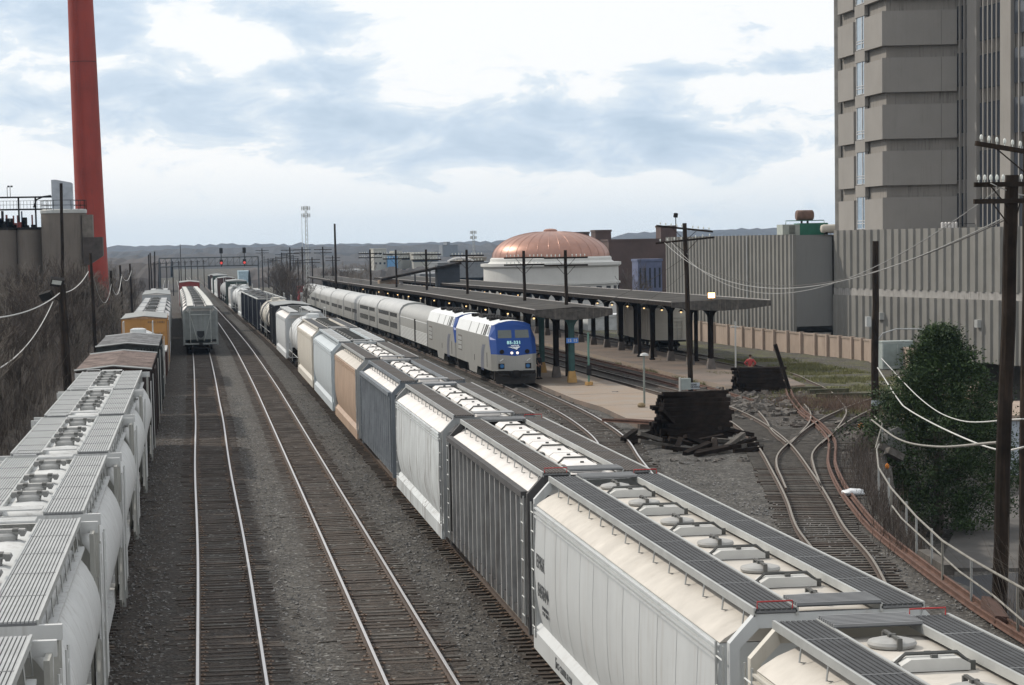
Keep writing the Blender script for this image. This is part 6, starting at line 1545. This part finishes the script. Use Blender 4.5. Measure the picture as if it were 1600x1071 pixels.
# evergreen tree
ev = pm('dark_evergreen_foliage', (.018, .038, .014), .7, var=.6, scale=.9, col2=(.06, .10, .032), spec=.3)
t = thing('evergreen_tree', 'large dark evergreen tree below the fence, right of the street lamp pole', 'tree', (33.25, 99.3, -4.1)); t.scale = (1.05, 1.05, 1.05)
m = MB(); m.tube([(0, 0, 0), (.1, 0, 3), (-.1, .1, 6), (0, 0, 8.3)], [.3, .24, .14, .04], 8)
rr = random.Random(9)
for k in range(34):
    z = rr.uniform(1.2, 7.8); a = rr.uniform(0, 6.28); R = 2.6*(1-((z-2.8)/6.4)**2) if z > 2.8 else 2.4; R = max(R, .5)*.85
    m.tube([(0, 0, z), (R*.5*cos(a), R*.5*sin(a), z+.3), (R*cos(a), R*sin(a), z+.5)], [.05, .03, .012], 4, caps=False)
m.build('trunk', trunk_m, t)
V = []; F = []
for k in range(1000):
    z = .3+8.5*rr.random()**.8; R = 3.15*(1-max(0, (z-3.0)/6.0)**1.6) if z > 2.9 else 2.3+.24*z
    a = rr.uniform(0, 6.28); lob = 1+.30*sin(3*a+z*1.3)+.2*sin(5*a-z*2.6)+.14*sin(9*a+z*5); r = max(.25, R)*lob*(rr.random()**.35)
    c = Vector((r*cos(a)+.15, r*sin(a), z)); out = Vector((cos(a), sin(a), .35)).normalized(); sc = rr.uniform(.22, .5)
    for q in range(72):
        d = Vector((rr.gauss(0, 1), rr.gauss(0, 1), rr.gauss(0, .55)))*sc*.75; p = c+d
        b = (out*rr.uniform(.3, 1)+Vector((rr.uniform(-1, 1), rr.uniform(-1, 1), rr.uniform(-.6, 1)))*.8).normalized()*rr.uniform(.08, .17)
        s_ = b.cross(Vector((rr.uniform(-1, 1), rr.uniform(-1, 1), rr.uniform(-1, 1)))).normalized()*rr.uniform(.024, .05)
        i = len(V); V += [tuple(p-s_), tuple(p+s_), tuple(p+b)]; F.append((i, i+1, i+2))
raw('crown', V, F, ev, t)
# ------------------------------------------------------------------ street below the fence
street = pm('street_asphalt', (.035, .037, .042), .85, var=.2, scale=.6, bump=.2, bscale=12)
paving = pm('street_pavement', (.09, .085, .08), .9, var=.2, scale=.8)
m = MB(); m.face([(23, 55, -4.08), (60, 55, -4.08), (60, 92, -4.08), (29, 86, -4.08)]); o = m.build('road', street); tag(o, kind='structure')
m = MB(); P = [(29.5, 88), (34, 86.6), (40, 89.5), (60, 96), (60, 120), (48, 120), (36, 104)]
m.prof([(0, 0)]*0 or [(0, 0), (1, 0), (0, 1)], 0, 0) if False else None
n = len(P)
for z in (-4.3, -3.97):
    for x, y in P: m.v.append((x, y, z))
for k in range(n): j = (k+1) % n; m.f.append((k, j, n+j, n+k)); m.m.append(0)
m.f.append(tuple(n+k for k in range(n))); m.m.append(0); o = m.build('pavement', paving); tag(o, kind='structure')
# ------------------------------------------------------------------ white pipe fence
t = thing('pipe_fence', 'sagging white pipe fence along the edge above the street', 'fence', (0, 0, 0)); fp = pm('pale_pipe_paint', (.22, .21, .185), .6, var=.25, scale=3)
TF = [(31.0, 101.5, 1.15), (30.6, 99, 1.0), (28.9, 94.5, .35), (28.3, 92, .75), (26.9, 87.8, .95), (24.7, 80.4, 1.0), (23.05, 73.6, 1.0), (21.55, 66.3, .95), (20.45, 60.6, .98), (19.95, 56.8, 1.0), (19.5, 52.2, 1.0), (19.3, 48.5, .95)]
LF_ = [(22.7, 72.4, .55), (22.1, 69.5, .5), (21.0, 63.4, .5), (20.1, 58.2, .48), (19.5, 53.9, .5), (19.1, 50.5, .35), (19, 48, .3)]
m = MB(); m.tube(TF, .033, 7); m.build('top_rail', fp, t, True); m = MB(); m.tube(LF_, .028, 7); m.build('lower_rail', fp, t, True)
for i, (x, y, z) in enumerate(TF):
    if i in (0, 2, 3, 4): continue
    m = MB(); m.tube([(x, y, -.4), (x, y, z)], .035, 6); m.build('fence_post', steel_gr if i % 2 else fp, t)
for y in (70, 77, 63.3): x = fencex(y)-.15; m = MB(); m.tube([(x, y, -.4), (x, y, .97)], .035, 6); m.build('fence_post', steel_gr, t)
o = MB().ob((0, 0, 0), (.34, 3.3, .3)).build('timber_baulk', tie_g); o.location = (21.25, 63.6, -.06); o.rotation_euler = (0, 0, -.1); tag(o, 'single heavy weathered timber lying below the white pipe fence', 'timber')
o = MB().ob((0, 0, 0), (.34, 2.4, .3)).build('timber_baulk', pm('reddish_timber', (.08, .045, .035), .9)); o.location = (19.75, 54.5, -.02); o.rotation_euler = (.05, .1, -.2); tag(o, 'reddish timber lying at the foot of the thick right-hand poles', 'timber')
t = thing('concrete_stump', 'broken grey concrete stump behind the pipe fence bend', 'stump', (31.2, 99.2, -.3)); m = MB(); m.prof([(-.45, 0), (.45, 0), (.4, 1.0), (.1, 1.15), (-.4, .95)], -.4, .4); m.build('block', conc_s, t)
# ------------------------------------------------------------------ timber stacks and loose ties
def stack(x0, y0, rows, L, group, label, seed, w=.25, h=.19, tilt=0, mat=tie_k):
    rr = random.Random(seed); src = [MB().ob((0, 0, 0), (L*f, w*.96, h*.95)).build('crosstie', mat).data for f in (1, .97, 1.03)]
    for o in [o for o in bpy.data.objects if o.data in src]: bpy.data.objects.remove(o)
    z = -.2+h/2; 
    for lev, (n, sh) in enumerate(rows):
        for k in range(n):
            o = bpy.data.objects.new('crosstie', rr.choice(src)); COL.objects.link(o); tag(o, label, 'railway tie', group)
            o.location = (x0+sh+rr.gauss(0, .13)+(rr.uniform(-.5, -.2) if rr.random() < .12 else 0), y0+(k-(n-1)/2)*w*1.03+rr.uniform(-.01, .01), z+rr.uniform(-.006, .006)); o.rotation_euler = (0, tilt+rr.uniform(-.01, .01), rr.gauss(0, .014))
        z += h*1.01
stack(23.35, 106.2, [(11, 0), (11, .05), (11, 0), (10, .05), (10, .1), (9, .05), (9, .1), (8, .15), (7, .1), (6, .2), (4, .2), (2, .25)], 3.15, 'black ties in the big stack', 'black creosoted tie in the big stack on the gravel', 4)
stack(35.1, 139.5, [(8, 0), (8, .05), (8, 0), (7, .05), (7, 0), (6, .1), (5, 0), (4, .1)], 2.9, 'black ties in the small stack', 'black creosoted tie in the smaller stack beside the rusty rails', 8)
o = MB().ob((0, 0, 0), (.2, .24, 3.1)).build('leaning_timber', tie_k); o.location = (36.2, 137.9, 1.35); o.rotation_euler = (0, -.30, 0); tag(o, 'single black timber leaning upright against the smaller stack', 'timber')
for k_, (dx, dy, z_, a_, b_) in enumerate(((-.3, 0, 2.12, .12, .03), (.4, .25, 2.13, -.2, -.02), (-1.3, -.9, .9, .9, .5), (1.75, -1.2, .35, .7, .2), (-1.75, -.4, .55, 1.3, .45))):
    o = MB().ob((0, 0, 0), (2.6, .24, .18)).build('crosstie', tie_k); o.location = (23.5+dx, 106.0+dy, z_); o.rotation_euler = (0, b_, a_); tag(o, 'tie lying askew against or on top of the big black stack', 'railway tie', 'askew ties on the big stack')
rr = random.Random(12)
LZ = [(21.1, 103.6, -.05, .3, .2), (22.2, 103.2, .05, .25, .25), (23.6, 103.4, .12, .15, .15), (24.6, 103.0, .0, -.1, .1), (21.9, 102.4, -.05, 1.2, .3), (22.9, 102.2, .08, .5, .35), (23.5, 101.7, -.08, 1.35, .2), (24.3, 101.9, .02, .8, .3), (22.5, 101.0, -.1, .9, .1), (23.3, 100.6, -.1, .35, .1), (24.1, 100.9, -.08, -.6, .15), (21.6, 101.3, -.1, .55, .15), (24.9, 102.4, -.05, .5, .2), (25.2, 101.4, -.1, 1.0, .1), (22.9, 99.8, -.12, .7, .05), (24.6, 99.9, -.12, .2, .05), (20.7, 105.2, 0, -.4, .3), (20.9, 106.4, .1, .2, .2), (20.6, 107.5, .05, 1.1, .1), (21.0, 104.4, .2, .4, .3)]
for k, (x, y, z, a, b) in enumerate(LZ):
    l = rr.uniform(1.0, 2.6); o = MB().ob((0, 0, 0), (l, .24, .18)).build('broken_tie', rr.choice([tie_k, tie_k, tie_g])); o.location = (x, y, z+.05); o.rotation_euler = (rr.uniform(-.3, .3), b*rr.choice((-1, 1)), a); tag(o, 'broken tie among the loose heap in front of the big stack', 'railway tie', 'broken ties heaped before the big stack')
for k, (x, y, a, mat_, lb) in enumerate(((20.3, 114.9, 1.1, rust_r, 'rusty short rail length on the corner of the tan platform, left of three'), (20.9, 114.6, 1.1, rust_r, 'rusty short rail length on the corner of the tan platform, middle of three'), (21.5, 114.2, 1.1, rust_r, 'rusty short rail length on the corner of the tan platform, right of three'))):
    L_ = []; 
    for q in range(5): L_.append((x+1.6+(q-2)*.55, y-.4-(q-2)*.75+k*.1, .26))
    o = rail_mb(L_).build('rail_piece', [rust_r, rust_r]); tag(o, lb, 'rail', 'short rail lengths on the platform corner')
# debris and stones as uncountable rubble
rr = random.Random(21); m = MB()
def pebble(x, y, z, s):
    m.ob((x, y, z), (s*rr.uniform(.6, 1.5), s*rr.uniform(.6, 1.5), s*rr.uniform(.4, .9)), rr.uniform(0, 3), rr.uniform(-.5, .5), rr.uniform(-.5, .5))
for k in range(2600):
    y = rr.uniform(96, 150); x = rr.uniform(19, 38)
    if nz(x, y, .25, 7) < .05 or 22.3 < x < 27.9 and y > 114: continue
    pebble(x, y, hgt(x, y)+.02, rr.uniform(.05, .22))
for k in range(500): y = rr.gauss(130, 6); pebble(31.5+rr.gauss(0, 2.2), y, -.17, rr.uniform(.08, .35))
o = m.build('rubble', pm('grey_rubble', (.11, .1, .09), .95, var=.5, scale=3)); tag(o, 'scattered rubble and splintered wood over the gravel of the yard', 'rubble', kind='stuff')
m = MB()
for k in range(9000):
    y = 46*((150/46.)**rr.random()); x = rr.choice((rr.uniform(1.9, 3.3), rr.uniform(-2.6, -.9), rr.uniform(5.9, 7.4), rr.uniform(9.9, 17), rr.uniform(19.3, 21)))+off(y)
    if x > fencex(y)-.3: continue
    pebble(x, y, -.2, rr.choice((.03, .04, .05, .06)))
o = m.build('loose_stones', pm('loose_ballast_stone', (.19, .185, .18), .95, var=.35, scale=3)); tag(o, 'loose pale ballast stones between the tracks', 'stones', kind='stuff')
m = MB()
for k in range(260): y = 47*((120/47.)**rr.random()); x = rr.uniform(-2.4, 7.2); m.ob((x, y, -.175), (rr.uniform(.05, .5), rr.uniform(.02, .07), .02), rr.uniform(0, 3))
o = m.build('litter', pm('splinter_litter', (.08, .07, .06), .9, var=.7, scale=1)); tag(o, 'small splinters and scraps scattered between the tracks', 'litter', kind='stuff')
def blob(name, label, cat, loc, r, mat, sq=(1, 1, .6), seed=1, group=None):
    bm = bmesh.new(); bmesh.ops.create_icosphere(bm, subdivisions=3, radius=r)
    for v in bm.verts: v.co *= 1+.25*_ns.noise(v.co*2.2/r+Vector((seed*7, 0, 0))); v.co.x *= sq[0]; v.co.y *= sq[1]; v.co.z *= sq[2]
    me = bpy.data.meshes.new(name); bm.to_mesh(me); bm.free(); me.materials.append(mat); me.shade_smooth(); o = bpy.data.objects.new(name, me); COL.objects.link(o); o.location = loc; return tag(o, label, cat, group)
wb = pm('white_plastic', (.62, .64, .66), .4, var=.1)
blob('plastic_bag', 'white plastic bag lying between the switch rails and the rusty rails', 'bag', (24.0, 81.3, .0), .34, wb, (1.25, .8, .45), 3)
orange = pm('orange_cover', (.55, .17, .01), .6)
blob('orange_marker', 'small orange lump beside the diverging siding', 'marker', (33.0, 110.4, -.05), .15, orange, (.9, .8, .9), 5)
blob('orange_marker', 'tiny orange lump lower down by the briars', 'marker', (28.3, 90.9, -.08), .12, orange, (.7, .7, 1), 8)
for k, (x, y, r) in enumerate(((30.7, 99, .5), (31.3, 101, .45), (30.2, 96.5, .4), (29.9, 95, .35), (31.8, 103.4, .45))):
    o = MB().ob((0, 0, 0), (r*1.3, r*2.2, .3)).build('concrete_chunk', tie_g); o.location = (x, y, .0); o.rotation_euler = (.5, .2, .5+k*.4); tag(o, 'weathered slab tipped against others beside the rusty rails', 'slab', 'tipped slabs beside the rusty rails')
for k, (x, y, l, a) in enumerate(((38.3, 135, 2.6, .15), (37.6, 137.4, 1.9, .1), (38.6, 131.0, 4.2, -.25))):
    o = MB().ob((0, 0, 0), (l, .4, .3)).build('mossy_timber', pm('mossy_wood', (.05, .05, .03), .95, var=.4)); o.location = (x, y, .0); o.rotation_euler = (0, 0, a); tag(o, ('mossy timber in the grass just right of the smaller stack', 'shorter mossy timber behind the first one in the grass', 'long half-sunk timber in the weeds below the mossy ones')[k], 'timber')
# ------------------------------------------------------------------ wires
wire_w = pm('pale_cable_sheath', (.5, .5, .48), .6, var=.15); wire_d = pm('dark_wire', (.06, .055, .05), .7); wire_g = pm('grey_wire', (.25, .25, .24), .6)
def wire(label, a, b, sagm, r, mat, n=22):
    P = [(a[0]+(b[0]-a[0])*k/n, a[1]+(b[1]-a[1])*k/n, a[2]+(b[2]-a[2])*k/n-4*sagm*(k/n)*(1-k/n)) for k in range(n+1)]
    m = MB(); m.tube(P, r, 5); o = m.build('cable', mat, None, True); tag(o, label, 'cable'); return o
wire('thick pale cable sagging from the left edge to the floodlight pole', (-7.9, 88, 6.95), (-8.5, 148, 6.75), .35, .035, wire_w)
wire('pale cable running from the floodlight pole up to the next pole', (-8.5, 148, 6.75), (-8.5, 189, 7.66), .45, .035, wire_w)
wire('lower pale cable drooping from the floodlight pole to the left edge', (-8.95, 148, 6.2), (-8.9, 100, 4.25), .75, .03, wire_w)
wire('thin pale cable between the second and third pole on the left', (-8.1, 189, 7.2), (-8.2, 232, 6.0), 2.0, .03, wire_g)
wire('thin pale cable past the red chimney foot', (-8.2, 232, 6.0), (-8.1, 262, 6.4), 1.6, .03, wire_w)
wire('thin pale cable right of the red chimney', (-8.1, 262, 6.6), (-8.0, 300, 6.6), 1.0, .03, wire_w)
wire('long pale wire swooping from the yard pole to the thick right-hand pole', (29.1, 139.3, 9.25), (20.5, 55.8, 9.9), 2.3, .018, wire_g, 40)
wire('second pale wire swooping beside the first from the yard pole', (29.5, 139.3, 9.3), (21.2, 57.2, 10.9), 3.1, .014, wire_g, 40)
wire('twisted dark wire from the yard pole to the right edge', (30.5, 139.5, 8.6), (20.55, 55.5, 9.9), 1.9, .018, wire_d, 40)
wire('dark guy wire running down left from the yard pole to the near canopy', (30.5, 139.5, 8.4), (24.5, 149, 4.7), .5, .015, wire_d)
wire('short thin guy wire steeply beside the yard pole', (30.5, 139.5, 7.4), (29.6, 150, 5.1), .1, .012, wire_d)
def wpts(label, P, r, mat):
    C = [(a, b, c) for a, b, c in P]; Q = [Vector(p) for p in C]; Q = [2*Q[0]-Q[1]]+Q+[2*Q[-1]-Q[-2]]; out = []
    for i in range(1, len(Q)-2):
        for j in range(10):
            t = j/10; out.append(tuple(.5*((2*Q[i])+(-Q[i-1]+Q[i+1])*t+(2*Q[i-1]-5*Q[i]+4*Q[i+1]-Q[i+2])*t*t+(-Q[i-1]+3*Q[i]-3*Q[i+1]+Q[i+2])*t**3)))
    out.append(tuple(Q[-2])); o = MB().tube(out, r, 5).build('cable', mat, None, True); tag(o, label, 'cable')
wpts('pale guy cable from the lamp pole slanting straight down past the evergreen', [(33.7, 109.8, 2.9), (31.0, 98, 2.2), (28.8, 89.5, 2.35), (25.6, 75.5, 2.75), (22.49, 62, 3.36), (20.5, 54, 4.2)], .028, wire_w)
wpts('slacker pale cable from the lamp pole crossing the evergreen higher up', [(33.9, 109.8, 3.36), (29.49, 90, 2.72), (24.9, 72, 3.36), (20.7, 55, 4.8)], .02, wire_w)
wpts('thick pale cable hanging low from the sign post to the thick right-hand pole', [(30.65, 101, 1.07), (27.9, 88, 1.3), (25.14, 75, 2.22), (20.72, 57, 4.03)], .04, fp)
wire('wire along the insulators at the right edge', (19.9, 55.2, 10.75), (21.9, 56.2, 10.4), .12, .012, wire_w)
# ------------------------------------------------------------------ people
def person(label, x, y, z, rz, H, torso_c, leg_c, skin_c, hair_c, pose):
    t = thing('person', label, 'person', (x, y, z), rz); s = H/1.75
    def skin(name, chain, mat, parent, sub=1):
        V = []; E = []; R = []
        for line in chain:
            prev = None
            for (a, b, c, r) in line:
                key = (round(a, 3), round(b, 3), round(c, 3))
                if key in [k for k in V]: i = V.index(key)
                else: V.append(key); R.append(r); i = len(V)-1
                if prev is not None: E.append((prev, i))
                prev = i
        me = bpy.data.meshes.new(name); me.from_pydata([tuple(q*s for q in v) for v in V], E, []); o = bpy.data.objects.new(name, me); COL.objects.link(o); o.parent = parent; me.materials.append(mat)
        md = o.modifiers.new('skin', 'SKIN')
        if not me.skin_vertices: me.skin_vertices.new(name='')
        for i, r in enumerate(R):
            rr_ = r if isinstance(r, tuple) else (r, r); me.skin_vertices[0].data[i].radius = (rr_[0]*s, rr_[1]*s)
        me.skin_vertices[0].data[0].use_root = True
        md2 = o.modifiers.new('sub', 'SUBSURF'); md2.levels = sub; md2.render_levels = 2; md.use_smooth_shade = True
        return o
    sk = pm('skin_'+skin_c[0], skin_c[1], .6, var=.05); ar = pose
    P = (0, 0, .95)
    body = [[P+(.13,), (0, 0, 1.15, .135), (0, 0, 1.38, .15), (0, -.01, 1.5, .055), (0, -.01, 1.58, .062), (0, -.02, 1.66, .09), (0, -.02, 1.72, .06)]]
    for q in (-1, 1):
        el_, ha = ar[q]
        body.append([(0, 0, 1.38, .15), (q*.17, 0, 1.41, .06), (el_[0]*q, el_[1], el_[2], .042), (ha[0]*q, ha[1], ha[2], .03)])
        hd = (Vector(ha)-Vector(el_)).normalized(); hp = Vector((ha[0]*q, ha[1], ha[2])); hd.x *= q
        side = hd.cross(Vector((0, 1, 0))).normalized() if abs(hd.y) < .9 else Vector((1, 0, 0))
        palm = hp+hd*.075; body.append([(ha[0]*q, ha[1], ha[2], .03), tuple(palm)+(.032,)])
        for f, (o_, l_) in enumerate(((-.03, .06), (-.012, .075), (.008, .07), (.026, .055))):
            a = palm+side*o_+hd*.02; b = a+hd*l_*.6+Vector((0, -.01, 0)); c = b+hd*l_*.4+Vector((0, -.02, 0)); body.append([tuple(palm)+(.032,), tuple(a)+(.010,), tuple(b)+(.009,), tuple(c)+(.007,)])
        th = hp+hd*.03-side*.045; body.append([(ha[0]*q, ha[1], ha[2], .03), tuple(th)+(.011,), tuple(th+hd*.04-side*.012)+(.009,)])
        body.append([P+(.13,), (q*.09, 0, .86, .09), (q*.1, .01*q, .48, .06), (q*.11, .03, .09, .042), (q*.12, -.12, .04, .04)])
    bo = skin('body', body, sk, t)
    sh = [[P+(.145,), (0, 0, 1.15, .15), (0, 0, 1.38, .165), (0, 0, 1.47, .09)]]
    for q in (-1, 1):
        el_, ha = ar[q]; sh.append([(0, 0, 1.38, .165), (q*.17, 0, 1.41, .075), (el_[0]*q, el_[1], el_[2], .058), (ha[0]*q*.97, ha[1], ha[2]+.02, .046)])
    skin('shirt', sh, torso_c, t)
    tr = [[(0, 0, .98, .145), (0, 0, .9, .14)]]
    for q in (-1, 1): tr.append([(0, 0, .9, .14), (q*.09, 0, .8, .1), (q*.1, .01*q, .48, .078), (q*.11, .03, .12, .07)])
    skin('trousers', tr, leg_c, t)
    for q in (-1, 1):
        bm = MB(); bm.prof([(-.16, 0), (.12, 0), (.12, .07), (0, .12), (-.16, .06)], q*.12-.045, q*.12+.045, axis='x'); bm.build('shoe', steel_dk, t, True).scale = (s, s, s)
    # hair cap, nose and eyes
    def ball(name, c, r, mat, sc=(1, 1, 1)):
        bm = bmesh.new(); bmesh.ops.create_uvsphere(bm, u_segments=14, v_segments=9, radius=r*s); me = bpy.data.meshes.new(name); bm.to_mesh(me); bm.free(); me.materials.append(mat); me.shade_smooth(); o = bpy.data.objects.new(name, me); COL.objects.link(o); o.parent = bo; o.location = tuple(q*s for q in c); o.scale = sc; return o
    ball('hair', (0, .012, 1.69), .102, hair_c, (.95, 1.0, .85))
    ball('nose', (0, -.112, 1.645), .016, sk); 
    for q in (-1, 1): ball('eye', (q*.033, -.098, 1.665), .010, steel_dk); ball('ear', (q*.09, 0, 1.65), .022, sk, (.4, .8, 1.2))
    ball('mouth', (0, -.1, 1.605), .018, pm('lip', (.3, .12, .1), .6), (1.3, .4, .4))
    return t
person('person in dark clothes standing on the platform beside the locomotive nose', 23.35, 154.5, .03, .6, 1.78, pm('dark_jacket_cloth', (.018, .02, .028), .9), pm('dark_trouser_cloth', (.015, .015, .018), .9), ('a', (.28, .16, .11)), steel_dk, {-1: ((.22, .02, 1.15), (.2, -.12, .95)), 1: ((.22, .02, 1.15), (.2, -.1, .93))})
person('person in a red shirt and blue jeans, hands on hips, behind the smaller tie stack', 36.4, 147.0, -.1, 2.7, 1.85, pm('red_shirt_cloth', (.3, .045, .045), .9), pm('blue_denim', (.04, .11, .3), .9), ('b', (.3, .17, .12)), pm('brown_hair', (.04, .025, .018), .9), {-1: ((.36, .06, 1.2), (.17, -.05, 1.02)), 1: ((.36, .06, 1.2), (.17, -.05, 1.02))})
# ------------------------------------------------------------------ air
m = MB(); m.box(-1600, 2600, -70, 4250, -40, 56)
hz_m = bpy.data.materials.new('haze_air'); hz_m.use_nodes = True; nt2 = hz_m.node_tree; nt2.nodes.clear()
ou = nt2.nodes.new('ShaderNodeOutputMaterial'); pv = nt2.nodes.new('ShaderNodeVolumePrincipled'); pv.inputs['Color'].default_value = (.50, .72, 1.0, 1); pv.inputs['Density'].default_value = .00008; pv.inputs['Anisotropy'].default_value = .2
nt2.links.new(pv.outputs[0], ou.inputs['Volume'])
tag(m.build('haze', hz_m), kind='stuff')
